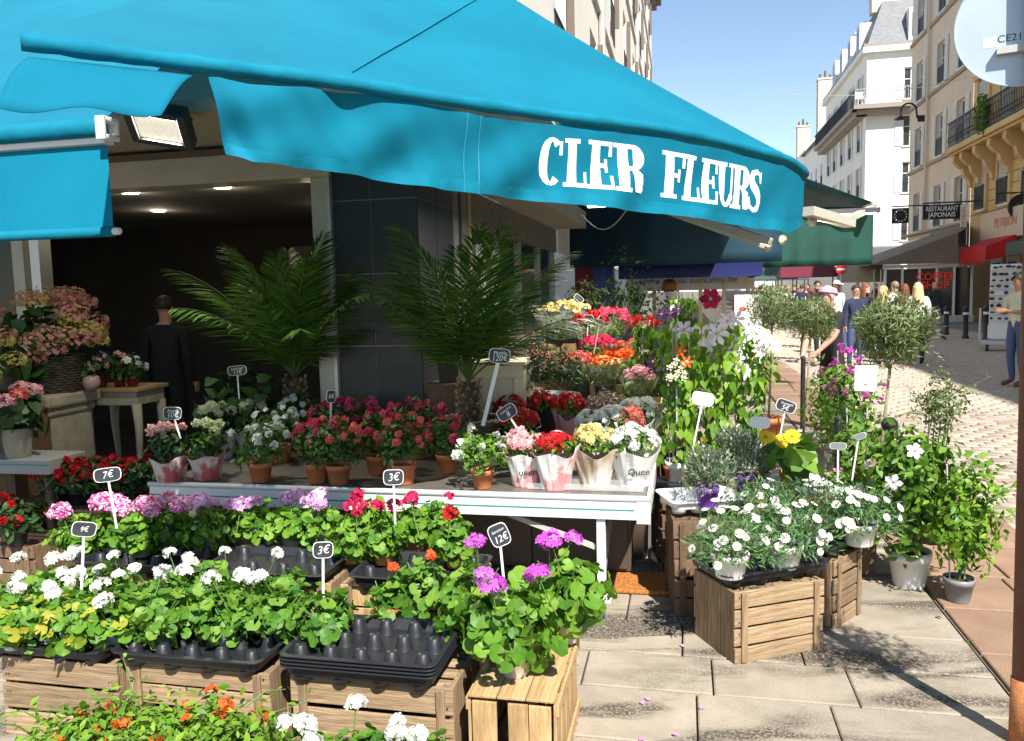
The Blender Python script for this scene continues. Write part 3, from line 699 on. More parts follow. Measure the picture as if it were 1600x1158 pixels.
FMs = dict(white=FM('white', W_, W_, W2_), pinkwhite=FM('pinkwhite', (.82, .78, .80), (.80, .62, .72), (.66, .07, .36), (.55, .03, .22)), lilac=FM('lilac', (.74, .48, .74), (.66, .30, .62), (.8, .62, .78)),
    red=FM('red', (.45, .008, .012), (.6, .02, .02), (.33, .0, .01)), crimson=FM('crimson', (.55, .01, .07), (.72, .03, .13), (.40, .005, .04)), magenta=FM('magenta', (.62, .10, .62), (.72, .2, .70), (.5, .05, .48)),
    orange=FM('orange', (.75, .09, .015), (.82, .16, .03), (.65, .05, .01)), coral=FM('coral', (.70, .08, .08), (.80, .17, .15), (.82, .35, .28)), pink=FM('pink', (.62, .05, .12), (.72, .10, .18), (.5, .03, .08)),
    yellow=FM('yellow', (.85, .50, .01), (.88, .60, .02), (.75, .38, .0)), paleyellow=FM('paleyellow', (.72, .60, .20), (.8, .70, .32), (.6, .45, .12)), rosepink=FM('rosepink', (.80, .44, .40), (.82, .55, .50), (.74, .36, .33)),
    greenwhite=FM('greenwhite', (.66, .72, .42), (.76, .78, .58), (.58, .66, .32)), purple=FM('purple', (.24, .06, .40), (.36, .12, .5), (.17, .03, .30)), wine=FM('wine', (.22, .004, .035), (.30, .01, .05), (.15, .0, .02)),
    clempink=FM('clempink', (.82, .74, .79), (.82, .78, .80), (.76, .56, .68)), boug=FM('boug', (.58, .05, .42), (.68, .12, .52), (.45, .03, .32)), hydr=FM('hydr', (.55, .17, .20), (.62, .30, .26), (.45, .36, .13), (.5, .14, .22)),
    hydgreen=FM('hydgreen', (.36, .40, .07), (.5, .45, .14), (.5, .3, .13)), softpink=FM('softpink', (.80, .40, .45), (.82, .55, .55), (.7, .22, .3)), dullred=FM('dullred', (.35, .03, .03), (.45, .10, .06), (.5, .2, .15)))
FLW = {}
def umbel(col, r=.034, n=26, fl=.026, tpl='petal5', up=-.35, var=0):
    """a ball-shaped flower head of many florets; shared mesh"""
    k = (col, r, n, fl, tpl, up, var)
    if k not in FLW:
        P, Nn = shell(n, (r, r, r*.85), seed=hash((r, n, var)) % 1000+var, inner=.8, zmin=up, lump=0)
        V, F, q = scatter(P, Nn, fl, tpl, seed=var+3, tilt=.3)
        if col == 'pinkwhite': q = np.clip(.5+.5*np.sin(np.arange(len(q))*1.9)+0*q, 0, 1)
        FLW[k] = npmesh('flower_head', V, F, FMs[col], q)
    return FLW[k]
def daisy_mesh(colm, rad, npet=13, disc=.28, dm=None, wid=.2, cup=.06):
    k = ('daisy', colm, rad, npet)
    if k not in FLW:
        V = []; F = []; rr = []
        for i in range(npet):
            a = 2*math.pi*i/npet; ca, sa = math.cos(a), math.sin(a); b = len(V)
            for x, y, z in ((.15, -.05, 0), (.15, .05, 0), (.6, -wid, cup), (.6, wid, cup), (.85, -wid*.8, cup*.8), (.85, wid*.8, cup*.8), (1, 0, cup*.3)): V.append(((x*ca-y*sa)*rad, (x*sa+y*ca)*rad, z*rad+.0004*(i % 2)))
            F += [(b, b+2, b+3), (b, b+3, b+1), (b+2, b+4, b+5), (b+2, b+5, b+3), (b+4, b+6, b+5)]; rr += [random.random()]*7
        me = npmesh('flower_head', np.array(V), np.array(F), [FMs[colm]], rr)
        FLW[k] = me
    return FLW[k]
M_disc = mat('daisy_disc', (.70, .42, .02), .8); M_disc2 = mat('sun_disc', (.30, .17, .02), .9, (.5, .3, .03), scale=200, bump=.5)
def add_daisy(parent, loc, nrm, colm, rad, npet=13, disc=None, **k):
    o = mobj('flower_head', daisy_mesh(colm, rad, npet, **k), parent); o.location = loc
    o.rotation_euler = Vector(nrm).to_track_quat('Z', 'Y').to_euler(); o.rotation_euler.z += 0
    dm = disc or M_disc; kk = ('disc', rad, dm.name)
    if kk not in FLW: FLW[kk] = MB().lathe([(0, rad*.12), (rad*.15, rad*.10), (rad*.24, rad*.02)], 10).mesh('flower_disc', dm, True)
    mobj('flower_disc', FLW[kk], o)
    return o
# ---- pots
M_terra = mat('terracotta', (.42, .13, .045), .75, (.5, .17, .06), scale=20, bump=.15)
M_whitepot = mat('white_pot', (.72, .72, .70), .4); M_greypot = mat('grey_pot', (.20, .20, .21), .5); M_blackpl = mat('black_plastic', (.018, .019, .023), .42, bump=.05, bscale=60)
M_purplepot = mat('purple_pot', (.20, .05, .42), .4); M_bluepot = mat('pale_blue_pot', (.42, .52, .62), .45); M_creampot = mat('cream_pot', (.50, .46, .38), .6); M_yellowpot = mat('yellow_pot', (.7, .45, .02), .4)
M_mid = mat('grey_green_pot', (.30, .31, .29), .6)
PTS = {}
def pot(parent, m, r, h, loc=(0, 0, 0), band=True):
    k = (m.name, r, h)
    if k not in PTS:
        t = r*.06
        PTS[k] = MB().lathe([(0, 0), (r*.72, 0), (r*.74, h*.03), (r*.93, h*.74), (r, h*.745) if band else (r*.94, h*.8), (r*1.02, h), (r*.94, h), (r*.9, h*.8)], 20).mesh('pot', m, True)
        PTS[k, 's'] = MB().lathe([(0, h*.90), (r*.5, h*.89), (r*.925, h*.86)], 14).mesh('soil', M_soil)
    o = mobj('pot', PTS[k], parent); o.location = loc; mobj('soil', PTS[k, 's'], o)
    return o
def foliage(parent, parts, m, name='foliage', stuff=True):
    V, F, q = join(parts); o = mobj(name, npmesh(name, V, F, m, q, smooth=False), parent)
    if stuff: tag(o, kind='stuff')
    return o
# ---- plants
def crown_leaves(rad, c, n, size, tpl, seed, inner=.55, zmin=-.2, tilt=.5, lump=.14, up=.25):
    P, Nn = shell(n, rad, c, seed, inner, zmin, lump); Nn = Nn+np.array([0, 0, up])
    return scatter(P, Nn, size, tpl, seed+1, tilt)
GERM = {}
def geranium(loc, r=.13, h=.17, col='white', nf=3, potm=None, pr=.052, ph=.085, seed=0, label='', group=None, leaf=None, lsz=.046, fr=.030, ftpl='petal5', fl=.027, nl=95, fh=.05):
    t = thing('geranium', label, 'plant', loc, random.uniform(0, 6), group)
    if potm: pot(t, potm, pr, ph)
    v = seed % 4; leaf = leaf or L_ger
    k = ('g', leaf.name, round(r, 2), round(h, 2), v, lsz, nl)
    if k not in GERM:
        a = crown_leaves((r, r, h*.62), (0, 0, ph*.7+h*.30), int(nl*1.9), lsz, 'round', v*17+5, .45, -.75, .55, .2, .45)
        V, F, q = join([a]); GERM[k] = npmesh('foliage', V, F, leaf, q)
        mb = MB(); g = random.Random(v)
        stems(mb, (0, 0, ph*.85), [(g.uniform(-r, r)*.7, g.uniform(-r, r)*.7, ph+h*g.uniform(.4, .8)) for _ in range(9)], .0035, .2, v)
        GERM[k, 's'] = mb.mesh('stems', M_stem, True)
    tag(mobj('foliage', GERM[k], t), kind='stuff'); mobj('stems', GERM[k, 's'], t)
    g = random.Random(seed*7+1)
    for i in range(nf):
        a = g.uniform(0, 6.28); rr = r*.85*math.sqrt(g.random()); p = Vector((rr*math.cos(a), rr*math.sin(a), ph+h*.9*math.sqrt(max(.1, 1-(rr/r)**2*.6))+fh*g.uniform(.4, 1.2)))
        o = mobj('flower_head', umbel(col, fr, 26, fl, ftpl, -.35, i % 3), t, p); s_ = g.uniform(.75, 1.15); o.scale = (s_, s_, s_*.9); o.rotation_euler = (g.uniform(-.4, .4), g.uniform(-.4, .4), g.uniform(0, 6))
        mb = MB().tube([Vector((0, 0, 0)), Vector((-p.x*.3, -p.y*.3, -.10)), Vector((-p.x*.55, -p.y*.55, -.16))], [.002, .0024, .003], 5, caps=False)
        mobj('flower_stem', mb.mesh('flower_stem', M_stem, True), o)
    return t
def azalea(loc, col, r=.13, h=.15, nf=16, potm=None, seed=0, label='', group='potted azaleas on the trolley table', pr=.062, ph=.10, leaf=None, lsz=.04, fsize=.042):
    t = thing('azalea', label, 'plant', loc, random.uniform(0, 6), group)
    if potm: pot(t, potm, pr, ph)
    leaf = leaf or L_az
    foliage(t, [crown_leaves((r, r, h*.7), (0, 0, ph+h*.45), 330, lsz, 'oval', seed, .4, -.6, .6, .18, .3)], leaf)
    P, Nn = shell(nf, (r*1.02, r*1.02, h*.75), (0, 0, ph+h*.45), seed+9, .9, .0, .15)
    for i in range(nf):
        o = mobj('flower_head', umbel(col, fsize*.42, 9, fsize*.8, 'petal5', .1, i % 3), t, P[i]); o.rotation_euler = Vector(Nn[i]).to_track_quat('Z', 'Y').to_euler(); s_ = random.uniform(.7, 1.2); o.scale = (s_, s_, s_)
    return t
def wrap_mesh(r0, r1, h, m, seed, slope=.3, back=1.25):
    g = random.Random(seed); n = 40; rows = []
    ph = [g.uniform(0, 6) for _ in range(3)]
    for j in range(9):
        f = j/8; row_ = []
        for i in range(n+1):
            a = 2*math.pi*i/n; rr = r0+(r1-r0)*f**1.25; rr *= 1+.05*math.sin(a*5+ph[0])*f+.035*math.sin(a*11+ph[1]+f*3)
            top = h*(1+slope*math.sin(a)*.6+.07*math.sin(a*4+ph[2])); row_.append((rr*math.cos(a), rr*math.sin(a), top*f))
        rows.append(row_)
    return MB().grid(rows, flip=False).mesh('paper_wrap', m, False)
def wrapped(loc, col, m, r=.10, h=.20, seed=0, label='', kindname='kalanchoe', cat='plant', group='paper-wrapped potted flowers on the trolley table', fl=.026, nfl=14, head=.03, txt=None, leaf=None, dome=.07, tilt=0, txtcol=None, lsz=.045):
    t = thing(kindname, label, cat, loc, 0, group)
    o = mobj('paper_wrap', wrap_mesh(r*.58, r*1.02, h*.72, m, seed), t); md = o.modifiers.new('solid', 'SOLIDIFY'); md.thickness = .0015
    pot(t, M_terra, r*.5, h*.42, (0, 0, .004))
    foliage(t, [crown_leaves((r*.92, r*.92, dome*.8), (0, 0, h*.72), 130, lsz, 'oval', seed, .3, -.5, .6, .15, .4)], leaf or L_bush)
    P, Nn = shell(nfl, (r*.9, r*.9, dome), (0, 0, h*.76), seed+4, .85, .05, .1)
    for i in range(nfl):
        q = mobj('flower_head', umbel(col if isinstance(col, str) else col[i % len(col)], head, 20, fl, 'petal4', -.1, i % 3), t, P[i]); s_ = random.uniform(.75, 1.1); q.scale = (s_, s_, s_*.75); q.rotation_euler = Vector(Nn[i]).to_track_quat('Z', 'Y').to_euler()
    if txt: lettering(t, txt, .05, mat('ink_black', (.03, .03, .03), .6), (.01, -r*.80, h*.30), (R(101), 0, R(4)), bold=.0006)
    return t
def bouquet(loc, col, r=.10, h=.30, seed=0, label='', group='wrapped bouquets beside the shop', cel=True, nfl=22, head=.034, leaf=None, green=True, tpl='petal5', fl=.026):
    t = thing('bouquet', label, 'bouquet', loc, random.uniform(0, 6), group)
    if cel: mobj('paper_wrap', wrap_mesh(r*.35, r*1.1, h*.8, mat('cellophane', (.7, .72, .68), .12, glass=True, alpha=.14), seed, .15), t)
    foliage(t, [crown_leaves((r*.8, r*.8, h*.38), (0, 0, h*.42), 120, .05, 'oval', seed, .2, -1, .6, .1, .1)], leaf or L_bush)
    P, Nn = shell(nfl, (r, r, h*.22), (0, 0, h*.76), seed+4, .8, .0, .1)
    for i in range(nfl):
        q = mobj('flower_head', umbel(col if isinstance(col, str) else col[i % len(col)], head, 16, fl, tpl, -.1, i % 3), t, P[i]); s_ = random.uniform(.8, 1.25); q.scale = (s_, s_, s_)
    mb = MB(); stems(mb, (0, 0, 0), [tuple(p*np.array([.7, .7, .9])) for p in P[:8]], .003, .1, seed); mb.build('stems', M_stem, t)
    return t
def topiary(loc, hgt, cr_, label, seed=0, n=900, leaf=None, lsz=.045, potm=None, pr=.11, ph=.17, lean=(0, 0), group='lollipop olive trees'):
    t = thing('olive_tree', label, 'tree', loc, random.uniform(0, 6), group)
    if potm: pot(t, potm, pr, ph)
    top = Vector((lean[0], lean[1], hgt))
    mb = MB(); g = random.Random(seed)
    base = Vector((0, 0, ph*.8 if potm else 0)); j0 = base.lerp(top, 1)-Vector((0, 0, cr_*.7))
    mb.tube([base, base.lerp(j0, .5)+Vector((.006, .004, 0)), j0], [.014, .012, .011], 8)
    for i in range(9):
        a = i*2.4; mb.tube([j0, j0+Vector((math.cos(a), math.sin(a), 1.3))*cr_*.35, top+Vector((math.cos(a)*.7, math.sin(a)*.7, g.uniform(-.3, .7)))*cr_], [.008, .005, .002], 5)
    mb.build('trunk', M_bark, t, smooth=True)
    P, Nn = shell(n, (cr_, cr_, cr_*.92), tuple(top), seed, .35, -1, .12)
    g2 = np.random.default_rng(seed); yd = Nn+np.array([0, 0, .5])
    V, F, q = scatter(P, g2.normal(0, 1, P.shape), lsz, 'narrow', seed+1, .2, .35, ydir=yd*.9)
    V2, F2, q2 = scatter(P*1.0, g2.normal(0, 1, P.shape), lsz*.85, 'narrow', seed+2, .2, .35, ydir=yd*.5)
    tag(mobj('crown', npmesh('crown', *join([(V, F, q), (V2, F2, q2)])[:2], leaf or L_olive, join([(V, F, q), (V2, F2, q2)])[2]), t), kind='stuff')
    return t
def bush(name, loc, rad, c, n, lsz, tpl, leaf, label, potm=None, pr=.1, ph=.16, seed=0, stakes=0, inner=.3, zmin=-1, lump=.25, cat='plant', group=None, shoots=0, tilt=.7):
    t = thing(name, label, cat, loc, 0, group)
    if potm: pot(t, potm, pr, ph)
    parts = [crown_leaves(rad, c, n, lsz, tpl, seed, inner, zmin, tilt, lump, .3)]
    g = random.Random(seed); mb = MB()
    tips = [(c[0]+g.uniform(-.6, .6)*rad[0], c[1]+g.uniform(-.6, .6)*rad[1], c[2]+g.uniform(-.2, .7)*rad[2]) for _ in range(8)]
    stems(mb, (0, 0, ph*.8 if potm else 0), tips, .004, .15, seed)
    for i in range(shoots):                 # long whippy shoots with leaves
        a = g.uniform(0, 6.28); b = Vector((c[0]+math.cos(a)*rad[0]*.8, c[1]+math.sin(a)*rad[1]*.8, c[2]+g.uniform(-.4, .8)*rad[2]))
        e = b+Vector((math.cos(a)*g.uniform(.08, .2), math.sin(a)*g.uniform(.08, .2), g.uniform(-.05, .14)))
        pts = [b, b.lerp(e, .5)+Vector((0, 0, .02)), e]; mb.tube(pts, [.003, .002, .0015], 5)
        P = np.array([tuple(b.lerp(e, k_/8)+Vector((g.uniform(-.012, .012), g.uniform(-.012, .012), .01))) for k_ in range(9)])
        parts.append(scatter(P, np.tile([0, 0, 1.], (9, 1)), lsz*.8, tpl, seed+i, .6))
    foliage(t, parts, leaf); mb.build('stems', M_stem, t)
    for i in range(stakes):
        a = i*2.1+.4; MB().tube([(math.cos(a)*.04, math.sin(a)*.04, ph*.5), (math.cos(a)*.07, math.sin(a)*.07, c[2]+rad[2]*1.05)], .004, 6).build('stake', mat('cane', (.42, .22, .10), .7), t)
    return t
def bloom(t, P, Nn, mesh, smin=.8, smax=1.2):
    for p, n in zip(P, Nn):
        q = mobj('flower_head', mesh, t, p); q.rotation_euler = Vector(n).to_track_quat('Z', 'Y').to_euler(); s_ = random.uniform(smin, smax); q.scale = (s_, s_, s_)
def petal_flower(col, rad, n, wid, cup=.1, tip=1.0, key=''):
    """an open flower of n broad pointed petals facing +z (clematis, mandevilla)"""
    k = ('pf', col, rad, n, wid, cup)
    if k not in FLW:
        V = []; F = []; rr = []
        for i in range(n):
            a = 2*math.pi*i/n; ca, sa = math.cos(a), math.sin(a); b = len(V)
            for x, y, z in ((.06, 0, 0), (.35, -wid*.75, cup), (.4, 0, cup*.4), (.35, wid*.75, cup), (.7, -wid, cup*.9), (.75, 0, cup*.4), (.7, wid, cup*.9), (1, 0, -.02)): V.append(((x*ca-y*sa)*rad, (x*sa+y*ca)*rad, z*rad+.0008*(i % 2)))
            F += [(b, b+2, b+1), (b, b+3, b+2), (b+1, b+2, b+5), (b+1, b+5, b+4), (b+2, b+3, b+6), (b+2, b+6, b+5), (b+4, b+5, b+7), (b+5, b+6, b+7)]; rr += [random.random()]*8
        b = len(V)
        FLW[k] = npmesh('flower_head', np.array(V), np.array(F), FMs[col], rr)
    return FLW[k]
def palm(loc, label, nf=26, L=.75, seed=0, trunk=.26, bas=.20):
    g = random.Random(seed); t = thing('phoenix_palm', label, 'palm', loc, 0, 'palms in wicker baskets')
    # wicker basket: woven horizontal strands round upright ribs
    M_wk = mat('wicker', (.10, .075, .05), .8, (.18, .14, .095), scale=30); bk = MB()
    for j in range(11):
        z = .012+j*.019; rr = bas*(.78+.22*j/10); ph = j % 2*math.pi/14
        bk.tube([(rr*(1+.03*math.sin(a*14+ph*14))*math.cos(a), rr*(1+.03*math.sin(a*14+ph*14))*math.sin(a), z) for a in [2*math.pi*i/56 for i in range(57)]], .0105, 5, caps=False)
    b_ = bk.build('basket', M_wk, t, smooth=True)
    rim = MB()
    for q in range(3): rim.tube([((bas*1.02+.012*math.cos(a*9+q*2))*math.cos(a), (bas*1.02+.012*math.cos(a*9+q*2))*math.sin(a), .225+.012*math.sin(a*9+q*2)) for a in [2*math.pi*i/72 for i in range(73)]], .009, 5, caps=False)
    rim.build('rim', M_wk, b_, smooth=True)
    for s_ in (-1, 1):
        hd = MB(); hd.tube([(s_*bas*1.02, -.05+.1*k_/8, .22+.075*math.sin(math.pi*k_/8)) for k_ in range(9)], .013, 6); hd.build('handle', M_wk, b_, smooth=True)
    MB().lathe([(0, .19), (bas*.9, .185)], 16).build('soil', M_soil, t)
    tr = MB(); tr.tube([(0, 0, .15), (.005, 0, .2+trunk*.5), (0, 0, .2+trunk)], [.075, .07, .062], 12); trk = tr.build('trunk', mat('palm_fibre', (.05, .035, .02), .95, (.09, .065, .035), scale=30, bump=1), t)
    for i in range(44):                     # cut leaf bases up the trunk
        a = i*2.39996; z = .2+trunk*(i/44); rr = .072-.008*i/44
        c = Vector((math.cos(a)*rr, math.sin(a)*rr, z)); o_ = Vector((math.cos(a), math.sin(a), .9)).normalized(); tn = Vector((-math.sin(a), math.cos(a), 0))
        e = c+o_*.030
        MB().add([c-tn*.019, c+tn*.019, c+Vector((0, 0, .03)), e-tn*.012, e+tn*.012, e+Vector((0, 0, .012))], [(0, 1, 4, 3), (1, 2, 5, 4), (2, 0, 3, 5), (3, 4, 5)]).build('leaf_base', mat('leaf_base', (.13, .10, .04), .8, (.30, .24, .13), scale=60), trk)
    for i in range(nf):
        a = i*2.39996+g.uniform(-.2, .2); el = R(88-46*(i/nf)+g.uniform(-6, 6)); LL = L*g.uniform(.85, 1.15)
        p = Vector((0, 0, .2+trunk)); pts = [p.copy()]; e = el; hd = Vector((math.cos(a), math.sin(a), 0))
        for k_ in range(14):
            p = p+(hd*math.cos(e)+Vector((0, 0, math.sin(e))))*(LL/14); e -= R(2.6+3.0*(1-math.sin(el)))*(.25+k_/9); pts.append(p.copy())
        mb = MB(); mb.tube(pts, [.0065*(1-.75*k_/14) for k_ in range(15)], 5)
        sdv = Vector((-hd.y, hd.x, 0)); P = []; Yd = []; Zn = []; sz = []
        for k_ in range(40):
            f = .16+.84*k_/39; x = f*14; j = min(13, int(x)); q = pts[j].lerp(pts[j+1], x-j); tg = (pts[j+1]-pts[j]).normalized(); upv = sdv.cross(tg).normalized()
            for s_ in (-1, 1):
                P.append(tuple(q)); Yd.append(tuple(sdv*s_*(1-.45*f)+tg*(.55+.6*f)+upv*.28+Vector((0, 0, -.10)))); Zn.append(tuple(upv)); sz.append(LL*.31*math.sin(math.pi*(.12+.80*f))**.7)
        P, Yd, Zn, sz = map(np.array, (P, Yd, Zn, sz)); gg = np.random.default_rng(seed*100+i)
        Y = Yd+gg.normal(0, .07, Yd.shape); Y /= np.linalg.norm(Y, axis=1)[:, None]; X = np.cross(Y, Zn); X /= np.linalg.norm(X, axis=1)[:, None]; dn = np.array([0, 0, -1.])
        wv = .0085; V = np.stack([P, P+Y*sz[:, None]*.45+X*wv, P+Y*sz[:, None]*.45-X*wv, P+Y*sz[:, None]+dn*sz[:, None]*.10], 1)
        F = (np.array([[0, 1, 2], [1, 3, 2]])[None]+(np.arange(len(P))*4)[:, None, None]).reshape(-1, 3)
        fr = mobj('frond', npmesh('frond', V.reshape(-1, 3), F, L_palm, np.repeat(gg.uniform(0, 1, len(P)), 4)), t)
        mb.build('midrib', mat('palm_rib', (.07, .13, .03), .5), fr)
    return t

def stand_under(t, r, label, base=0.0, bucket=False):
    """what a plant stands on: a dark wooden block, with a zinc flower bucket on it where the stems need one"""
    z = t.location.z; x, y = t.location.x, t.location.y
    if bucket:
        b = thing('flower_bucket', 'grey bucket holding the '+label, 'bucket', (x, y, max(base, z-.16)), 0, None)
        MB().lathe([(0, 0), (r*.45, 0), (r*.62, .24), (r*.65, .25), (r*.6, .25), (r*.44, .01)], 18).build('bucket_body', mat('bucket_zinc', (.10, .11, .11), .5, metal=.3), b, smooth=True)
        z = max(base, z-.16)
    if z-base > .04:
        b = thing('display_block', 'dark wooden block under the '+label, 'block', (x, y, base), RZF, None); w = min(r*.8, .16)
        MB().bx(-w, w, -w, w, 0, z-base-.022).build('block_body', M_woodd, b); MB().bx(-w-.012, w+.012, -w-.012, w+.012, z-base-.021, z-base-.001).build('block_top', M_woodd, b)
# ================================================================ crates, trays, table
M_wood = mat('crate_wood', (.165, .11, .062), .88, (.36, .25, .145), scale=6, detail=10, stretch=(1, 13, 13), bump=.45, bscale=14, objvar=.32)
M_woodv = mat('crate_wood_upright', (.15, .098, .055), .88, (.34, .23, .13), scale=6, detail=10, stretch=(13, 13, 1), bump=.45, bscale=14, objvar=.2)
M_woodl = mat('light_wood', (.30, .18, .075), .8, (.54, .37, .18), scale=5, detail=10, stretch=(9, 9, 1.5), bump=.4, bscale=14, objvar=.15)
M_woodd = mat('old_wood', (.11, .065, .035), .85, (.19, .115, .065), scale=6, detail=8, stretch=(8, 8, 1), bump=.6, bscale=14, objvar=.2)
M_woody = mat('light_wood_lengthwise', (.30, .18, .075), .8, (.54, .37, .18), scale=5, detail=10, stretch=(13, 1, 13), bump=.4, bscale=14, objvar=.15)
M_nail = mat('nail', (.1, .09, .08), .5, metal=.7)
def plank(parent, c, d, m, jit=.007, name='slat', rx=0):
    o = MB().box((0, 0, 0), d).build(name, m, parent, Vector(c)+Vector((random.uniform(-jit, jit)*.4, random.uniform(-jit, jit)*.4, random.uniform(-jit, jit)*.5)), bevel=.002)
    o.rotation_euler = (random.uniform(-jit, jit)*2, random.uniform(-jit, jit)*2+rx, random.uniform(-jit, jit)*2); return o
def crate(label, loc, rz, L, W, H, n=4, gap=.012, batten=True, wood=None, woodv=None, group='wooden fruit crates used as plant stands', upright=False, top=True, endboards=3):
    wood = wood or M_wood; woodv = woodv or M_woodv
    t = thing('wooden_crate', label, 'crate', loc, rz, group); th = .011
    if not upright:
        sh = (H-gap*(n-1))/n
        for y in (th/2, W-th/2):
            for i in range(n): plank(t, (L/2, y, sh/2+i*(sh+gap)), (L, th, sh), wood)
        ew = (W-2*th-.004-gap*.4*(endboards-1))/endboards
        for x in (th, L-th):
            for i in range(endboards): plank(t, (x, th+.002+ew/2+i*(ew+gap*.4), H/2), (th*1.5, ew, H*.985), woodv, .002, 'end_board')
        if batten:
            for x in (.045, L-.045): plank(t, (x, -.006, H/2), (.03, .010, H*.97), woodv, .002, 'batten')
        for x in (.035, L-.035):
            for y in (.035, W-.035): plank(t, (x, y, H/2), (.025, .025, H*.96), woodv, .001, 'corner_post')
        if top:
            for i in range(4): plank(t, (L/2, th*2.2+.035+i*(W-.12)/3, H-.016), (L-.05, (W-.1)/4.6, .008), wood, .002, 'floor_board')
    else:                                   # slats upright, horizontal battens, boarded top
        sw_ = (W-gap*(n-1))/n
        for x, sg in ((th/2, -1), (L-th/2, 1)):
            for i in range(n): plank(t, (x, sw_/2+i*(sw_+gap), H/2-.006), (th, sw_, H-.014), woodv)
            for z in (.03, H-.028): plank(t, (x+sg*.0105, W/2, z), (.010, W*1.0, .045), wood, .001, 'batten')
        for y in (-.006, W+.006):
            for xa, xb in ((.016, .10), (.138, .206), (.210, L-.016)): plank(t, ((xa+xb)/2, y, H/2-.006), (xb-xa, th, H-.014), woodv, .002, 'end_board')
        for i in range(3): plank(t, (L/2-.0+(i-1)*L/3.02, W/2, H+.004), (L/3.15, W+.02, .010), M_woody, .002, 'top_board')
    nl_ = MB()
    if not upright:
        for i in range(n):
            for x in (.022, .034, L-.022, L-.034):
                zc_ = sh*(.3+.4*(i % 2))+i*(sh+gap); nl_.box((x, -.0012 if not batten else -.0025, zc_), (.005, .003, .005))
    else:
        for i in range(n):
            for z in (.03, H-.028): nl_.box((L+.0165, sw_/2+i*(sw_+gap), z), (.002, .005, .005))
    tag(nl_.build('nails', M_nail, t), kind='stuff')
    return t
TRM = {}
def tray(label, loc, rz, L=.52, W=.31, h=.045, m=None, group='black plant trays on the crates', posts=(4, 2), stack=1, name='plant_tray'):
    m = m or M_blackpl
    t = thing(name, label, 'tray', loc, rz, group)
    def rr(x0, x1, y0, y1, r, z, n=4):
        o = []
        for cx, cy, a0 in ((x1-r, y1-r, 0), (x0+r, y1-r, 90), (x0+r, y0+r, 180), (x1-r, y0+r, 270)):
            o += [(cx+r*math.cos(R(a0+90*i/n)), cy+r*math.sin(R(a0+90*i/n)), z) for i in range(n+1)]
        return o
    for s_ in range(stack):
        b = s_*.013; mb = MB(); i_ = .02
        loops = [rr(i_, L-i_, i_, W-i_, .03, b), rr(.008, L-.008, .008, W-.008, .035, b+h*.86), rr(-.006, L+.006, -.006, W+.006, .04, b+h*.86), rr(-.006, L+.006, -.006, W+.006, .04, b+h), rr(.012, L-.012, .012, W-.012, .035, b+h), rr(i_+.01, L-i_-.01, i_+.01, W-i_-.01, .03, b+.012)]
        nn = len(loops[0]); mb.add([v for lp in loops for v in lp], [(a*nn+j, a*nn+(j+1) % nn, (a+1)*nn+(j+1) % nn, (a+1)*nn+j) for a in range(len(loops)-1) for j in range(nn)]+[tuple(range(nn-1, -1, -1)), tuple((len(loops)-1)*nn+j for j in range(nn))])
        mb.build('tray_body' if s_ == stack-1 else 'lower_tray', m, t, smooth=False, bevel=.002)
    kx, ky = posts; z0 = (stack-1)*.013+.012
    if ('post', m.name) not in TRM: TRM['post', m.name] = MB().lathe([(.036, 0), (.028, .02), (.021, .046), (.017, .050), (.0, .051)], 9).mesh('cell_post', m, True)
    if ('foot', m.name) not in TRM: TRM['foot', m.name] = MB().lathe([(.040, .0), (.034, -.022), (.0, -.022)], 14).mesh('cell_foot', m, True)
    for i in range(kx):
        for j in range(ky):
            mobj('cell_post', TRM['post', m.name], t, (L*(i+.5)/kx, W*(j+.5)/ky, z0))
    for i in range(4):
        for y in (.055, W-.055): mobj('cell_foot', TRM['foot', m.name], t, (L*(i+.5)/4, y, .001))
    return t
FRONT = RZF
cr1 = crate('low weathered crate of three wide slats under the first tray of white geraniums', SN(2.44, -2.57), FRONT, .51, .36, .31, 3, .014, False)
cr2 = crate('weathered crate under the half-empty tray with white geraniums', SN(2.46, -2.03), FRONT, .58, .36, .32, 4, .010)
cr3 = crate('weathered crate with battens under the stack of black trays', SN(2.47, -1.37), FRONT, .60, .36, .315, 3, .012)
cr4 = crate('bright upright-slatted crate carrying the purple geraniums', SN(2.46, -.715), FRONT, .30, .52, .305, 5, .016, upright=True, wood=M_woodl, woodv=M_woodl)
# second row crates behind
cr5 = crate('crate behind the white geraniums under the pink geranium trays', SN(3.12, -2.76), FRONT, .62, .36, .40, 4, .012)
cr6 = crate('pale crate under the empty black tray and lilac geraniums', SN(3.12, -2.10), FRONT, .58, .36, .40, 4, .012, wood=M_woodl)
cr7 = crate('pale crate under the tray of red geraniums in terracotta pots', SN(3.13, -1.48), FRONT, .60, .36, .40, 4, .012, wood=M_woodl)
# crates to the right
ra = math.atan2(3.49-3.34, 1.40-.94)
cr8 = crate('four-slat crate on the paving under the tray of white daisies', G(1148, 1039), ra, .47, .34, .325, 4, .010)
cr9 = crate('tall dark crate with upright boards under the white lavender tray', G(1050, 962)+Vector((.01, 0, 0)), RZF+R(8), .42, .36, .485, 5, .012, wood=M_woodd, woodv=M_woodd)
cr10 = crate('crate on its side behind the daisy crate, beside the white pot', G(1302, 984), ra+R(24), .30, .36, .33, 4, .012)
cr11 = crate('dark crate in the shade under the left awning', D(-30, 888, 4.35)*1.0, RZF, .36, .3, .32, 4, .012, wood=M_woodd, woodv=M_woodd)
cr11.location.z = 0.0
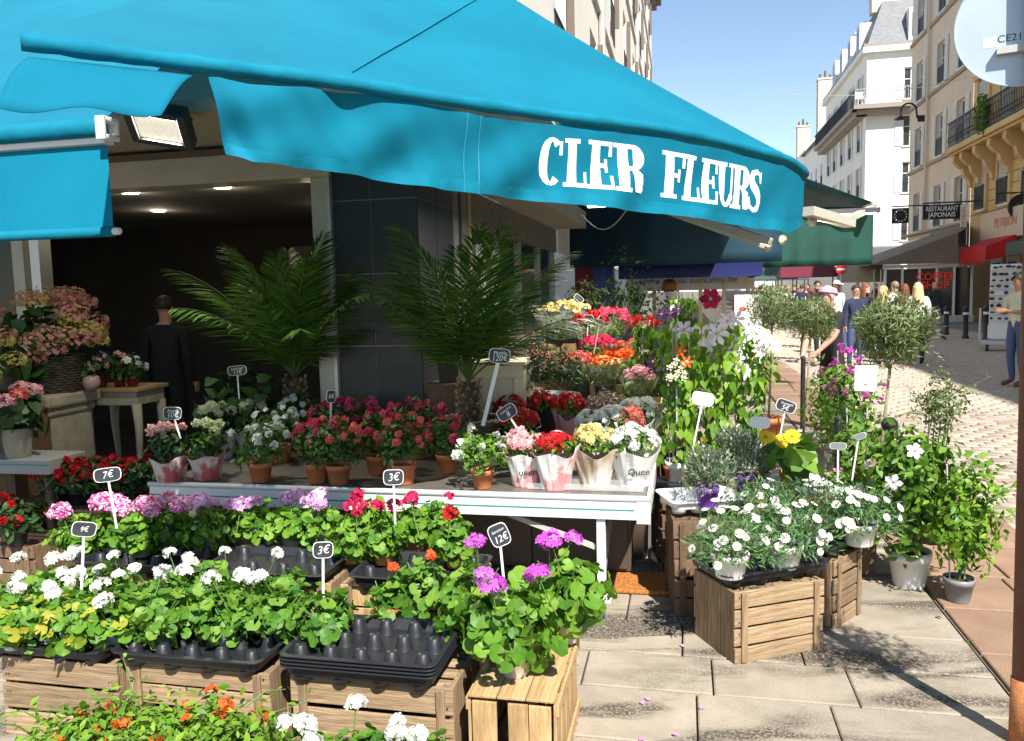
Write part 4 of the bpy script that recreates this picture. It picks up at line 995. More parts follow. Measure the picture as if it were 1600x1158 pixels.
# trays
TZ = .325
tray('black tray full of white geraniums with yellowing leaves', SN(2.415, -2.66, TZ), FRONT, .56, .36)
tray('half-empty black tray with a white geranium at each end', SN(2.41, -2.06, TZ+.012), FRONT, .60, .37, posts=(5, 3))
tray('stack of black trays with a few orange geraniums left', SN(2.42, -1.39, TZ+.006), FRONT, .57, .37, stack=4, posts=(5, 3))
tray('black tray under the pink and white geraniums', SN(3.07, -2.78, .412), FRONT, .60, .36)
tray('black tray with empty cells under the lilac geraniums', SN(3.06, -2.13, .412), FRONT, .60, .36, posts=(4, 2))
tray('black tray of terracotta pots under the red geraniums', SN(3.08, -1.42, .412), FRONT, .56, .36, posts=(4, 2))
tray('black tray under the mass of white daisies', G(1150, 1039)+Vector((-.04, .02, .345)), ra, .56, .34)
tray('small black tray under the second daisy plant', G(1302, 984)+Vector((-.02, 0, .35)), ra+R(24), .34, .36, group=None)
M_wplast = mat('white_plastic', (.74, .75, .74), .4)
tray('white plastic tray holding lavender in purple pots', G(1052, 800, .52), RZF+R(20), .40, .30, m=M_wplast, group=None, posts=(3, 2))
tray('white plastic tray beside the sunflower pots', G(1200, 772, .52), RZF+R(12), .36, .26, m=M_wplast, group=None, posts=(3, 2))

# trolley table
TT = thing('trolley_table', 'long white trolley table with a green stripe along its apron', 'table', SN(3.86, -2.95), FRONT)
TH, TLn, TW = .635, 2.78, .92
M_tabtop = mat('table_top', (.10, .09, .08), .35, (.16, .14, .12), scale=6)
MB().bx(.02, TLn-.02, .02, TW, TH-.03, TH-.006).build('table_top', M_tabtop, TT)
MB().bx(0, TLn, -.004, .016, TH-.115, TH-.022).build('apron', M_white, TT, bevel=.003)
MB().bx(TLn-.016, TLn+.004, .018, TW, TH-.115, TH-.022).build('apron', M_white, TT)
MB().tube([(-.005, .002, TH-.008), (TLn+.005, .002, TH-.008)], .016, 10).build('edge_rail', mat('rail_alu', (.62, .63, .62), .35, metal=.3), TT, smooth=True)
MB().bx(0, TLn-.07, -.0065, -.0042, TH-.068, TH-.062).build('green_stripe', mat('stripe_green', (.01, .24, .17), .5), TT)
MB().bx(TLn-.06, TLn+.006, -.008, -.0045, TH-.13, TH-.02).build('corner_plate', M_white, TT)
for x, y in ((TLn-.24, .035), (TLn-.24, TW-.1), (.25, .035), (.25, TW-.1), (1.25, TW-.1)):
    lg = MB().bx(x-.022, x+.022, y-.022, y+.022, .10, TH-.12).build('leg', M_white, TT, bevel=.003)
    MB().bx(x-.045, x+.045, y-.035, y+.035, .088, .099).build('foot_plate', M_white, lg)
    MB().tube([(x-.014, y, .042), (x+.014, y, .042)], .042, 16).build('caster', mat('blue_wheel', (.03, .16, .42), .5), lg)
MB().bar((TLn-.24, .06, .16), (TLn-.24, TW-.12, TH-.14), .02, .03).build('brace', M_arm, TT)
MB().bar((TLn-.27, .05, .36), (TLn-.72, .05, TH-.12), .02, .025).build('brace', M_arm, TT)
MB().bar((.27, .05, .36), (.72, .05, TH-.12), .02, .025).build('brace', M_arm, TT)
cb = thing('cabinet', 'low brown panelled cabinet in the shade under the trolley table', 'cabinet', SN(4.45, -2.6), FRONT)
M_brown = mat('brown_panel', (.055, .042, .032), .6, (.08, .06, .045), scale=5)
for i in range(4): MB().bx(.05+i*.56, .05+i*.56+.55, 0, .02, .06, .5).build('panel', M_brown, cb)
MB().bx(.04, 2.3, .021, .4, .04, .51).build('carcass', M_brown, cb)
bn = thing('waste_bin', 'round brown bin on the paving under the right end of the table', 'bin', G(990, 868), 0)
MB().lathe([(0, 0), (.085, 0), (.105, .40), (.108, .41), (.1, .41), (.08, .02)], 24).build('bin_body', mat('bin_brown', (.20, .13, .09), .55), bn, smooth=True)
MB().lathe([(.104, .395), (.113, .40), (.113, .42), (.10, .42)], 24).build('rim', M_brown, bn)
st2 = thing('folding_stool', 'black folding stand holding a small terracotta pot', 'stand', G(1052, 890)+Vector((0, .2, 0)), RZF)
MB().bx(-.12, .12, -.1, .1, .47, .49).build('stand_top', M_blackpl, st2, bevel=.004)
for sx in (-.1, .1):
    MB().bar((sx, -.13, 0), (sx, .1, .47), .018, .018).build('leg', M_steel, st2); MB().bar((sx*.8, .13, 0), (sx*.8, -.1, .47), .018, .018).build('leg', M_steel, st2)

# ================================================================ geraniums of the front rows
random.seed(21)
def on(px, py, z): return G(px, py, z)
WL = ['white geranium with yellowing leaves at the corner of the full front tray', 'white geranium dropping yellow leaves over the front rim of the tray', 'white geranium beside the stake of the 9 euro sign', 'yellowing white geranium at the front rim next to the half-empty tray', 'green-leaved white geranium where the two front trays meet', 'white geranium with twin flower heads behind the corner plant', 'many-flowered white geranium behind the 9 euro stake', 'white geranium at the back of the full tray under the magenta blooms']
i = 0
for px, py in ((25, 985), (75, 975), (120, 990), (175, 985), (205, 965), (45, 945), (110, 940), (165, 935)):
    geranium(on(px, py+26, .345), .125, .15, 'white', [2, 2, 2, 2, 2, 3, 3, 3][i], M_bluepot, seed=i, label=WL[i], group='white geraniums in the leftmost front tray', leaf=L_gery if i < 4 else L_gerd, nl=110, fr=.029); i += 1
for n_, (px, py, lab) in enumerate(((255, 965, 'white geranium in pale blue pot at the filled end of the half-empty tray'), (285, 950, 'bushy white geranium between the two front trays'), (350, 985, 'white geranium hanging a pale leaf over the empty cells of the black tray'), (400, 970, 'tall white geranium with a full flower head beside the empty cells'), (440, 955, 'white geranium at the corner of the half-empty tray'), (330, 938, 'white geranium behind the empty cells of the front tray'), (258, 992, 'leafy geranium covering the near corner of the half-empty tray'), (432, 985, 'leafy white geranium at the end of the tray beside the 3 euro stake'))):
    geranium(on(px, py+18, .345), .12, .16, 'white', (2, 2, 1, 3, 2, 2, 1, 2)[n_], M_bluepot, seed=n_+30, label=lab, group='white geraniums in the half-empty tray', leaf=L_gerd, nl=100)
geranium(on(505, 1005, .36), .125, .15, 'white', 0, M_bluepot, seed=41, label='leafy geranium without flowers at the left end of the stacked trays', leaf=L_gerd)
geranium(on(608, 978, .36), .075, .13, 'orange', 1, M_terra, seed=42, label='small orange geranium in a terracotta pot standing in the stacked trays', nl=60, fr=.02, leaf=L_gerd)
geranium(on(655, 962, .36), .11, .17, 'orange', 1, M_bluepot, seed=43, label='leafy geranium with one orange bud in a pale blue pot on the stacked trays', leaf=L_gerd, fr=.018)
# purple geraniums on the bright crate
for n_, (px, py, rr, hh, nf, lab) in enumerate(((805, 1052, .165, .27, 3, 'large purple geranium in a cream pot at the front of the bright crate'), (885, 1000, .15, .27, 3, 'purple geranium in a cream pot at the back corner of the bright crate'), (745, 1008, .155, .25, 2, 'purple geranium spreading over the edge of the stacked trays'))):
    geranium(on(px, py, .315), rr, hh, 'magenta', nf, M_creampot, .062, .12, seed=n_+50, label=lab, group='purple geraniums on the bright crate', nl=125, lsz=.060, fr=.042, fl=.034, fh=.06)
# second row
i = 0
for px, py in ((125, 868), (172, 862), (222, 868), (265, 862)):
    geranium(on(px, py, .43), .12, .155, 'pinkwhite', 4, M_mid, seed=i+60, label=['magenta and white geranium at the outer end of the tray beside the 9 euro sign', 'magenta and white geranium pierced by the 7 euro stake', 'magenta and white geranium below the corner of the trolley table', 'magenta and white geranium next to the lilac ones'][i], group='magenta and white geraniums behind the 7 euro sign', fr=.045, fl=.05, nl=95, fh=.035); i += 1
for n_, (px, py) in enumerate(((328, 862), (395, 848), (455, 852), (500, 855))):
    geranium(on(px, py, .43), .115, .15, 'lilac', 3, M_mid, seed=n_+70, label=['lilac geranium next to the magenta and white ones', 'lilac geranium behind the empty tray cells', 'lilac geranium above the right end of the empty cells', 'lilac geranium next to the crimson ones'][n_], group='lilac geraniums in the middle tray', fr=.042, fl=.038, nl=95, fh=.04)
for n_, (px, py, c) in enumerate(((553, 878, 'crimson'), (600, 880, 'crimson'), (650, 858, 'crimson'), (712, 885, 'crimson'), (580, 850, 'crimson'), (690, 850, 'crimson'))):
    geranium(on(px, py, .43), .095, .17, 'red' if n_ == 3 else c, (3, 2, 3, 2, 2, 1)[n_], M_terra, seed=n_+80, label=['crimson geranium in the terracotta pot next to the lilac ones', 'crimson geranium in the terracotta pot below the 3 euro sign', 'crimson geranium with two blooms behind the pot with dark red buds', 'small geranium with dark red buds in a wide terracotta pot', 'crimson geranium at the back just behind the 3 euro stake', 'flowerless geranium at the back beside the table leg'][n_], group='crimson geraniums in terracotta pots', fr=.030, nl=80, fh=.05)
# plants at the very front
cr12 = crate('crate at the very front holding the orange trailing geraniums', SN(1.62, -1.72), FRONT, .60, .34, .235, 4, .012)
cr13 = crate('crate at the very front holding the white ivy geraniums', SN(1.66, -1.02), FRONT, .58, .34, .235, 4, .012)
for n_, (px, py) in enumerate(((150, 1215), (235, 1205), (320, 1200), (110, 1240), (200, 1250), (290, 1245), (375, 1235))):
    t = bush('geranium', on(px, py+46, .275), (.15, .14, .11), (0, 0, .17), 720, .030, 'oval', L_lime, 'bright green trailing geranium with small orange flowers', M_terra, .055, .09, seed=n_+90, zmin=-.6, group='orange trailing geraniums at the front', shoots=5)
    P, Nn = shell(2+n_ % 2, (.13, .12, .12), (0, 0, .18), n_+9, .95, .3, .1); bloom(t, P, Nn, umbel('orange', .016, 9, .024, 'petal5', 0, n_ % 3))
for n_, (px, py) in enumerate(((475, 1215), (560, 1205), (645, 1210), (520, 1245), (610, 1245), (690, 1240))):
    geranium(on(px, py+46, .275), .12, .13, 'white', (2, 1, 2, 1, 1, 0)[n_], M_bluepot, seed=n_+100, label='white ivy geranium with small dark leaves', group='white ivy geraniums at the front', leaf=L_gerd, lsz=.032, nl=190, fr=.026, fh=.05)

# ================================================================ on the trolley table
TZt = TH-.004
def tab(px, py): return G(px, py, TZt)
M_papw = mat('paper_red_white', (.55, .50, .47), .6, (.50, .10, .10), scale=9, detail=2, contrast=.10)
M_pap1 = mat('paper_white', (.70, .68, .64), .5, bump=.1); M_pap2 = mat('paper_white_pink', (.72, .69, .66), .5, (.66, .30, .30), scale=7, detail=3, contrast=.08); M_pap3 = mat('paper_kraft', (.45, .33, .22), .6, (.66, .62, .56), scale=5, detail=2, contrast=.15); M_pap4 = mat('paper_rose', (.62, .30, .32), .5)
def rose(loc, col, seed, label, m=M_papw, n=9, r=.115, h=.31):
    t = thing('potted_rose', label, 'plant', loc, 0, 'potted roses in printed paper')
    mobj('paper_wrap', wrap_mesh(r*.62, r*.95, h*.52, m, seed), t).modifiers.new('solid', 'SOLIDIFY').thickness = .0015
    foliage(t, [crown_leaves((r, r, h*.3), (0, 0, h*.62), 150, .055, 'oval', seed, .3, -.8, .6, .15, .3)], L_dark if seed % 2 else L_az)
    P, Nn = shell(n, (r*.95, r*.95, h*.2), (0, 0, h*.84), seed+2, .9, .15, .1)
    k = ('rose', col); FLW[k] = umbel(col, .019, 22, .030, 'petal4', -.3, 1)
    if k not in FLW:
        parts = []
        for q, (rr, up, cnt_) in enumerate(((.010, 1.6, 5), (.018, .9, 6), (.026, .45, 7))):
            a = np.arange(cnt_)*2*np.pi/cnt_+q; dr = np.stack([np.cos(a), np.sin(a), np.full(cnt_, up)], 1); base = np.stack([np.cos(a)*rr*.35, np.sin(a)*rr*.35, np.full(cnt_, -.004)], 1)
            Z = np.stack([-np.cos(a)*up, -np.sin(a)*up, np.ones(cnt_)], 1); parts.append(scatter(base, Z, .032, 'heart', q, .05, .1, ydir=dr*4))
        V, F, q = join(parts); FLW[k] = npmesh('rose_bloom', V, F, FMs[col], q)
    for p, nn in zip(P, Nn):
        o = mobj('rose_bloom', FLW[k], t, p); o.rotation_euler = Vector(nn+np.array([0, 0, .4])).to_track_quat('Z', 'Y').to_euler(); s_ = random.uniform(1.0, 1.35); o.scale = (s_,)*3
    return t
rose(tab(268, 752), 'rosepink', 1, 'potted pale pink rose in red and white paper by the 10 euro sign', n=7)
rose(tab(325, 747), 'greenwhite', 2, 'potted greenish white rose in red and white printed paper', n=9)
rose(tab(345, 715), 'greenwhite', 3, 'greenish white rose standing behind the printed paper pots', M_pap1, 10, .115, .34)
rose(tab(395, 708), 'greenwhite', 4, 'greenish white rose in plain white paper beside the palm basket', M_pap1, 12, .12, .34)
AZ = [((408, 752), 'white', M_terra, .12, .15, 10, 'white azalea in a sunlit terracotta pot'), ((440, 722), 'white', M_terra, .13, .16, 12, 'white azalea behind the sunlit terracotta pot'), ((470, 700), 'white', M_terra, .12, .16, 12, 'white azalea in front of the left palm basket'),
      ((497, 753), 'pink', M_terra, .10, .16, 12, 'deep pink azalea in a pot half hidden behind its neighbour'), ((530, 756), 'coral', M_terra, .12, .16, 13, 'coral azalea in a terracotta pot at the table edge'), ((520, 715), 'pink', M_terra, .13, .17, 18, 'deep pink azalea under the small 8 euro sign'), ((570, 708), 'pink', M_terra, .14, .17, 22, 'deep pink azalea against the dark tiled pillar'), ((590, 740), 'pink', M_terra, .11, .16, 14, 'deep pink azalea in the shade beside the 3 euro sign'),
      ((632, 755), 'coral', M_terra, .12, .17, 14, 'coral azalea behind the 3 euro sign'), ((655, 715), 'pink', M_terra, .14, .18, 22, 'pink azalea between the pillar and the right palm basket'), ((700, 738), 'pink', M_terra, .11, .16, 12, 'pink azalea in front of the right palm basket')]
for n_, (p, c, pm, r, h, nf, lab) in enumerate(AZ): azalea(tab(*p), c, r*1.12, h*1.3, int(nf*1.5), pm, n_*3+1, lab, pr=.068, ph=.11)
azalea(tab(755, 762), 'white', .145, .19, 12, M_terra, 77, 'white azalea with light green leaves in a terracotta pot', leaf=L_bush, fsize=.055)
# kalanchoes in paper
KW = [((822, 757), 'softpink', M_pap2, .085, .19, 'salmon kalanchoe in white and rose paper lettered ueen', 'ueen', 'red'), ((868, 762), 'red', M_pap2, .088, .21, 'red kalanchoe behind a tall sleeve of white paper with pink print', None, None), ((930, 757), 'paleyellow', M_pap3, .092, .20, 'pale yellow kalanchoe in a brown and white paper sleeve', None, None), ((990, 757), 'white', M_pap1, .098, .20, 'white kalanchoe in white paper lettered Quee at the end of the table', 'Quee', None)]
for n_, (p, c, m_, r, h, lab, tx, _) in enumerate(KW):
    wrapped(tab(*p), c, m_, r*1.42, h*1.5, n_+3, lab, txt=tx, dome=.085 if n_ != 1 else .04, nfl=26)
for n_, (p, c, r, h, lab) in enumerate((((815, 722), 'red', .10, .23, 'red kalanchoe under the Kalanchoe price sign'), ((800, 690), 'red', .10, .22, 'red kalanchoe behind the Kalanchoe price sign'), ((850, 690), 'red', .10, .24, 'deep red kalanchoe beside the right palm basket'), ((890, 700), 'red', .09, .26, 'red kalanchoe in a clear plastic sleeve'), ((960, 715), 'white', .10, .23, 'white kalanchoe behind the pale yellow one'), ((1000, 705), 'white', .11, .24, 'large white kalanchoe at the back corner of the table'), ((985, 728), 'dullred', .07, .24, 'dull red kalanchoe between the white ones'), ((925, 722), 'white', .08, .21, 'white kalanchoe behind the brown paper sleeve'))):
    wrapped(tab(*p), c, (M_pap4 if n_ == 3 else M_pap1) if n_ > 2 else M_blackpl, r*1.2, h*1.4, n_+20, lab, dome=.08, nfl=26, group='kalanchoes at the back of the table')
hl = MB()
for px in (700, 800, 870, 940): pass
# clear plastic drip tray under the wrapped pots
o = thing('drip_tray', 'clear plastic drip tray under the paper-wrapped pots', 'tray', tab(895, 766), FRONT)
mp_ = mat('clear_plastic', (.8, .82, .8), .1, glass=True, alpha=.13)
MB().bx(-.24, .36, -.012, -.009, .004, .035).bx(-.24, .36, .10, .103, .004, .035).build('tray_wall', mp_, o); MB().bx(-.24, .36, -.009, .10, .003, .005).build('tray_base', mp_, o)
# heather and dark shrub in zinc tub
t = bush('heather', G(948, 700, .62), (.20, .18, .17), (0, 0, .22), 1500, .045, 'narrow', L_heath, 'purple pink heather behind the white kalanchoes', M_greypot, .11, .12, seed=201, zmin=-.2, lump=.1, tilt=.4); stand_under(t, .15, 'purple heather')
# palms
palm(G(458, 700, .635)+Vector((0, .12, 0)), 'feathery palm in a wicker basket standing in the shop doorway', 24, .92, 3, .27, .20)
palm(G(735, 712, .635)+Vector((0, .02, 0)), 'feathery palm in a wicker basket beside the 120 euro sign', 24, .95, 8, .27, .19)
ps = thing('plant_stand', 'low dark stand carrying the left palm basket', 'stand', Vector((-1.45, 4.95, 0)), RZF)
MB().bx(-.3, .3, -.1, .3, .59, .63).build('stand_top', M_woodd, ps)
for x in (-.25, .25):
    for y in (-.06, .26): MB().bx(x-.025, x+.025, y-.025, y+.025, 0, .589).build('leg', M_woodd, ps)
def _last():
    return [o for o in COL.objects if o.type == 'EMPTY' and o.parent is None][-1]
def zset(v, z): return Vector((v.x, v.y, z))
# ================================================================ price signs
M_slate = mat('slate_sign', (.022, .026, .034), .5, (.045, .05, .06), scale=20); M_chalk = mat('chalk', (.80, .80, .78), .8); M_stake = mat('white_stake', (.74, .74, .72), .5)
def sign(bx_, by_, sx_, sy_, dep, wpx, hpx, txt='', tilt=0, label='', board=None, ink=None, fs=.42, stake_w=.009, yaw=0, stake=True):
    b, s_ = D(bx_, by_, dep), D(sx_, sy_, dep); px = dep/FPX
    t = thing('price_sign', label, 'sign', s_, 0, 'chalkboard price signs')
    ang = math.atan2(bx_-sx_, sy_-by_)-ROLL*0; Lh = (b-s_).length
    t.rotation_euler = (0, ang, -math.atan2(s_.x, s_.y)+yaw)
    w_, h_ = wpx*px*.9, hpx*px*.9
    if stake: MB().bx(-stake_w/2, stake_w/2, .003, .006, -.04, Lh).build('stake', M_stake, t)
    bd = mobj('board', bpy.data.meshes.new('board'), t); bd.location = (0, 0, Lh); bd.rotation_euler = (0, tilt-ang, 0)
    def outline(k, y):
        o = []
        for i in range(28):
            a = 2*math.pi*i/28; c, s2 = math.cos(a), math.sin(a); r = (abs(c)**5+abs(s2)**5)**(-1/5)
            x, z = r*c*w_/2, r*s2*h_/2; x *= 1-.10*(abs(z)/(h_/2))**2*(1 if z < 0 else .4); o.append((x*k, y, z*k))
        return o
    mb = MB(); n = 28
    a, b2, c2, d2 = outline(1, .003), outline(1, 0), outline(.93, 0), outline(.93, .0012)
    mb.add(a+b2, [(i, (i+1) % n, n+(i+1) % n, n+i) for i in range(n)]+[tuple(range(n))], 1)
    mb.add(b2+c2, [(i, (i+1) % n, n+(i+1) % n, n+i) for i in range(n)], 1)
    mb.add(c2, [tuple(range(n-1, -1, -1))], 0)
    bd.data = mb.mesh('board', [board or M_slate, M_stake])
    if txt:
        ls = txt.split('\n')
        for k_, l_ in enumerate(ls):
            zz = 0 if len(ls) == 1 else h_*(.20 if k_ == 0 else -.16)
            f_ = fs if len(ls) == 1 else (fs*.55 if k_ == 0 else fs*.85)
            fz = min(h_*f_*1.15, w_*.78/(.52*len(l_))*1.0); lettering(bd, l_, fz, ink or M_chalk, (0, -.0015, zz), (R(90), R(-6), 0), shear=.25, sx=.9)
    return t
sign(174, 741, 180, 812, 3.35, 44, 25, '7€', R(-1), 'chalk sign reading 7 euros over the magenta and white geraniums', fs=.6)
sign(136, 829, 128, 905, 2.9, 40, 27, '9€', R(14), 'chalk sign reading 9 euros over the front white geraniums')
sign(617, 746, 617, 805, 3.4, 36, 28, '3€', R(2), 'chalk sign reading 3 euros over the crimson geraniums', fs=.6)
sign(508, 860, 505, 930, 2.85, 36, 30, '3€', R(4), 'chalk sign reading 3 euros over the stacked trays', fs=.6)
sign(783, 836, 790, 935, 2.85, 36, 42, 'Géranium\n12€', R(-22), 'tall chalk sign reading 12 euros over the purple geraniums', fs=.5)
sign(272, 645, 279, 675, 4.35, 30, 22, 'Rosier\n10€', R(6), 'chalk sign reading Rosier 10 euros among the potted roses', fs=.6)
sign(521, 620, 517, 690, 4.5, 17, 22, '8€', R(8), 'small chalk sign reading 8 euros above the pink azaleas', yaw=R(20))
sign(783, 557, 757, 655, 4.4, 38, 26, 'Phenix\n120€', R(6), 'chalk sign reading Phenix 120 euros stuck in the right palm basket', fs=.6, stake_w=.022)
sign(793, 644, 815, 680, 4.2, 36, 24, 'Kalanchoe\n8', R(-32), 'tilted chalk sign reading Kalanchoe 8 over the red kalanchoes', fs=.6)
sign(374, 579, 375, 640, 5.2, 32, 17, 'Anthurium\n11€', R(-2), 'dim chalk sign reading 11 euros in the shop doorway', fs=.6)
sign(1098, 623, 1083, 700, 4.2, 38, 24, 'Clématite', R(10), 'glaring chalk sign leaning in front of the clematis', board=mat('slate_glare', (.42, .43, .44), .35, (.62, .62, .62), scale=60), fs=.3)  # glare on the slate is painted into its pale colour
sign(1187, 660, 1180, 712, 4.2, 34, 21, '', R(2), 'blank white sign over the lavender pots', board=M_stake)
sign(1227, 634, 1217, 690, 4.5, 34, 21, 'Tournesol\n5€', R(20), 'chalk sign reading 5 euros behind the sunflowers', fs=.6)
sign(920, 498, 917, 530, 6.2, 17, 13, '', R(4), 'small chalk sign over the red bouquets')
sign(942, 500, 930, 545, 6.0, 9, 14, '', R(15), 'narrow chalk sign beside the red bouquets', yaw=R(40))
sign(905, 466, 908, 500, 6.6, 18, 10, '', R(40), 'leaf-shaped dark sign over the yellow bouquet')
sign(1340, 682, 1333, 740, 4.3, 26, 11, '', R(-24), 'grey metal label on a stake behind the daisies', board=mat('label_grey', (.22, .23, .22), .5))
sign(1309, 697, 1309, 742, 4.2, 28, 12, '', R(-2), 'small grey metal label standing in the white planter', board=mat('label_grey'))
sheet = tag(MB().bx(-.072, .072, 0, .001, -.09, .09).build('paper_notice', mat('notice_white', (.80, .80, .80), .6), None, D(1353, 591, 5.50), R(-18)), 'white paper notice pinned to the trunk of the large olive tree', 'notice')
MB().bx(-.012, .008, -.002, -.001, -.048, -.042).bx(-.02, .01, -.002, -.001, -.06, -.058).build('print', M_steel, sheet)

# ================================================================ right-hand display
def ND(px, py, z): return G(px, py, z)
# lavender, sunflowers, daisies
for n_, (px, py, z, r, lab) in enumerate(((1105, 790, .54, .12, 'lavender in a purple pot at the front of the white tray'), (1165, 768, .54, .12, 'lavender in a purple pot beside the blank white sign'), (1145, 745, .54, .10, 'lavender at the back of the white tray'))):
    t = thing('lavender', lab, 'plant', ND(px, py, z), 0, 'lavender in purple pots'); pot(t, M_purplepot, .062, .10)
    P, Nn = shell(1300, (r, r, .15), (0, 0, .15), n_, .2, -.5, .15); V, F, q = scatter(P, rng.normal(0, 1, P.shape), .040, 'narrow', n_, .2, .3, ydir=Nn+np.array([0, 0, 1.2]))
    foliage(t, [(V, F, q)], L_lav)
    P, Nn = shell(16, (r, r, .16), (0, 0, .16), n_+7, .95, .3, .1); bloom(t, P, Nn, umbel('clempink', .006, 8, .009, 'petal5', -1, 0))
t = thing('yellow_daisy', 'small plant with yellow daisies behind the lavender', 'plant', ND(1090, 745, .52), 0); stand_under(t, .1, 'yellow daisies'); pot(t, M_terra, .05, .09)
foliage(t, [crown_leaves((.10, .10, .07), (0, 0, .14), 120, .045, 'oval', 5)], L_bush)
for k_ in range(6): add_daisy(t, (random.uniform(-.1, .1), random.uniform(-.08, .05), .19+random.uniform(0, .05)), (random.uniform(-.3, .3), -.5, 1), 'yellow', .026, 12)
t = thing('terracotta_plant', 'clematis seedling in a terracotta pot on the black stand', 'plant', G(1052, 750, .49), 0); pot(t, M_terra, .06, .09)
mbs = MB()
for k_ in range(3): mbs.tube([(.02*k_-.02, 0, .05), (.03*k_-.04, .01, .75)], .003, 5)
tag(mbs.build('stakes', mat('cane'), t), kind='stuff')
t = thing('sunflower', 'bright yellow sunflowers with large dark leaves in a yellow pot', 'plant', ND(1235, 765, .54), 0); pot(t, M_yellowpot, .06, .10)
foliage(t, [crown_leaves((.14, .13, .10), (0, 0, .16), 46, .13, 'heart', 8, .6, -.4, .4)], L_lime if False else L_bush)
for px, py in ((1196, 683), (1238, 682), (1222, 690)):
    d_ = D(px, py, t.location.y-.07); add_daisy(t, d_-Vector(t.location), (random.uniform(-.3, .2), -.75, .7), 'yellow', .048, 18, M_disc2, wid=.14)
t = thing('echeveria_planter', 'white planter with green succulents and pink buds', 'plant', ND(1315, 780, .40), RZF); stand_under(t, .2, 'white succulent planter')
MB().bx(-.15, .15, -.07, .07, 0, .09).build('planter', M_whitepot, t, bevel=.008); foliage(t, [crown_leaves((.15, .07, .06), (0, 0, .09), 90, .07, 'oval', 12, .3, 0)], L_lime)
P, Nn = shell(5, (.14, .06, .08), (0, 0, .1), 3, .9, .2); bloom(t, P, Nn, umbel('softpink', .014, 9, .02, 'petal5', -1, 0))
def daisies(loc, rad, h, n_f, seed, label, potm=M_whitepot, n_l=1500):
    t = thing('marguerite', label, 'plant', loc, 0, 'white marguerite daisies')
    pot(t, potm, .085, .11)
    P, Nn = shell(n_l, (rad[0], rad[1], h), (0, 0, .13), seed, .3, -.35, .2); V, F, q = scatter(P, Nn+np.array([0, 0, .3]), .040, 'narrow', seed, .9, .35, ydir=Nn+np.array([0, 0, .3]))
    foliage(t, [(V, F, q)], L_daisy)
    P, Nn = shell(n_f, (rad[0]*1.03, rad[1]*1.03, h*1.1), (0, 0, .135), seed+1, .92, -.15, .2)
    for p, nn in zip(P, Nn): add_daisy(t, p, nn+np.array([0, -.4, .5]), 'white', random.choice((.020, .022, .024)), 13)
    return t
daisies(ND(1140, 900, .37), (.19, .17), .15, 34, 1, 'white daisies spilling over the left front of the black tray')
daisies(ND(1225, 885, .37), (.20, .17), .17, 38, 2, 'white daisies in the middle of the black tray')
daisies(ND(1262, 862, .37)+Vector((.05, .10, .02)), (.19, .17), .18, 34, 3, 'taller white daisies at the back of the black tray')
daisies(ND(1205, 855, .37)+Vector((0, .15, .0)), (.18, .15), .17, 26, 5, 'white daisies behind the black tray below the sunflowers')
daisies(ND(1342, 850, .385), (.18, .16), .15, 34, 4, 'white daisies in the white pot on the small side crate')
# big potted climbers
wp = bush('mandevilla', G(1420, 914), (.21, .2, .34), (-.01, 0, .56), 1500, .064, 'oval', L_bush, 'tall mandevilla with glossy leaves and pale pink flowers in a white pot', M_whitepot, .11, .20, seed=31, stakes=2, lump=.25, zmin=-.95, shoots=6)
P, Nn = shell(11, (.22, .2, .34), (-.01, 0, .56), 6, .98, -.7); sel = Nn[:, 1] < .2; bloom(wp, P[sel], (Nn+np.array([0, -.6, 0]))[sel], petal_flower('clempink', .042, 5, .34, .2), .8, 1.2)
gp = bush('jasmine', G(1497, 938), (.16, .15, .27), (.02, 0, .43), 1300, .048, 'oval', L_lime, 'light green jasmine with trailing shoots in a small grey pot', M_greypot, .075, .125, seed=33, stakes=2, lump=.3, shoots=16)
bush('myrtle', G(1452, 845), (.14, .14, .22), (.04, 0, .88), 1000, .030, 'oval', L_olive, 'wispy small-leaved shrub behind the mandevilla', M_blackpl, .12, .2, seed=35, lump=.35, shoots=14, inner=.2)
bush('mandevilla', G(1392, 890)+Vector((-.05, .35, 0)), (.14, .12, .26), (0, 0, .62), 350, .06, 'oval', L_bush, 'leafy climber with dark red bud in a black pot behind the daisies', M_blackpl, .10, .18, seed=36, stakes=2)
topiary(G(1368, 800)+Vector((0, 0, 0)), 1.33, .265, 'large lollipop olive tree with a paper notice on its trunk', 4, 3000, lsz=.060, potm=M_blackpl, pr=.13, ph=.2, lean=(.09, 0)).rotation_euler = (0, 0, 0)
topiary(G(1255, 705), 1.33, .245, 'lollipop olive tree in a grey pot beside the pink bougainvillea', 5, 2200, lsz=.05, potm=M_greypot, pr=.14, ph=.2, lean=(.06, 0)).rotation_euler = (0, 0, 0)
topiary(G(1205, 700)+Vector((.1, .4, 0)), 1.42, .27, 'lollipop olive tree behind the clematis with a thin forked trunk', 6, 2200, lsz=.05, potm=M_terra, pr=.16, ph=.26, lean=(.03, 0)).rotation_euler = (0, 0, 0)
# bougainvillea and shrubs
bg_ = bush('bougainvillea', G(1335, 760)+Vector((0, .2, 0)), (.27, .24, .42), (0, 0, .66), 1300, .05, 'oval', L_bush, 'bougainvillea with magenta bracts behind the olive trunk', M_mid, .16, .24, seed=41, stakes=2, lump=.25, shoots=6)
P, Nn = shell(60, (.28, .25, .42), (0, 0, .68), 8, .95, -.5, .2); sel = (P[:, 2] > .72) | (P[:, 0] > .16); bloom(bg_, P[sel], Nn[sel], umbel('boug', .020, 9, .034, 'petal4', -1, 1), .8, 1.3)
bush('shrub', G(1262, 720)+Vector((.12, -.2, 0)), (.2, .2, .36), (0, 0, .52), 900, .045, 'oval', L_bush, 'leafy green shrub in a stone-coloured pot beside the bougainvillea', M_mid, .14, .22, seed=42, lump=.3, shoots=5)
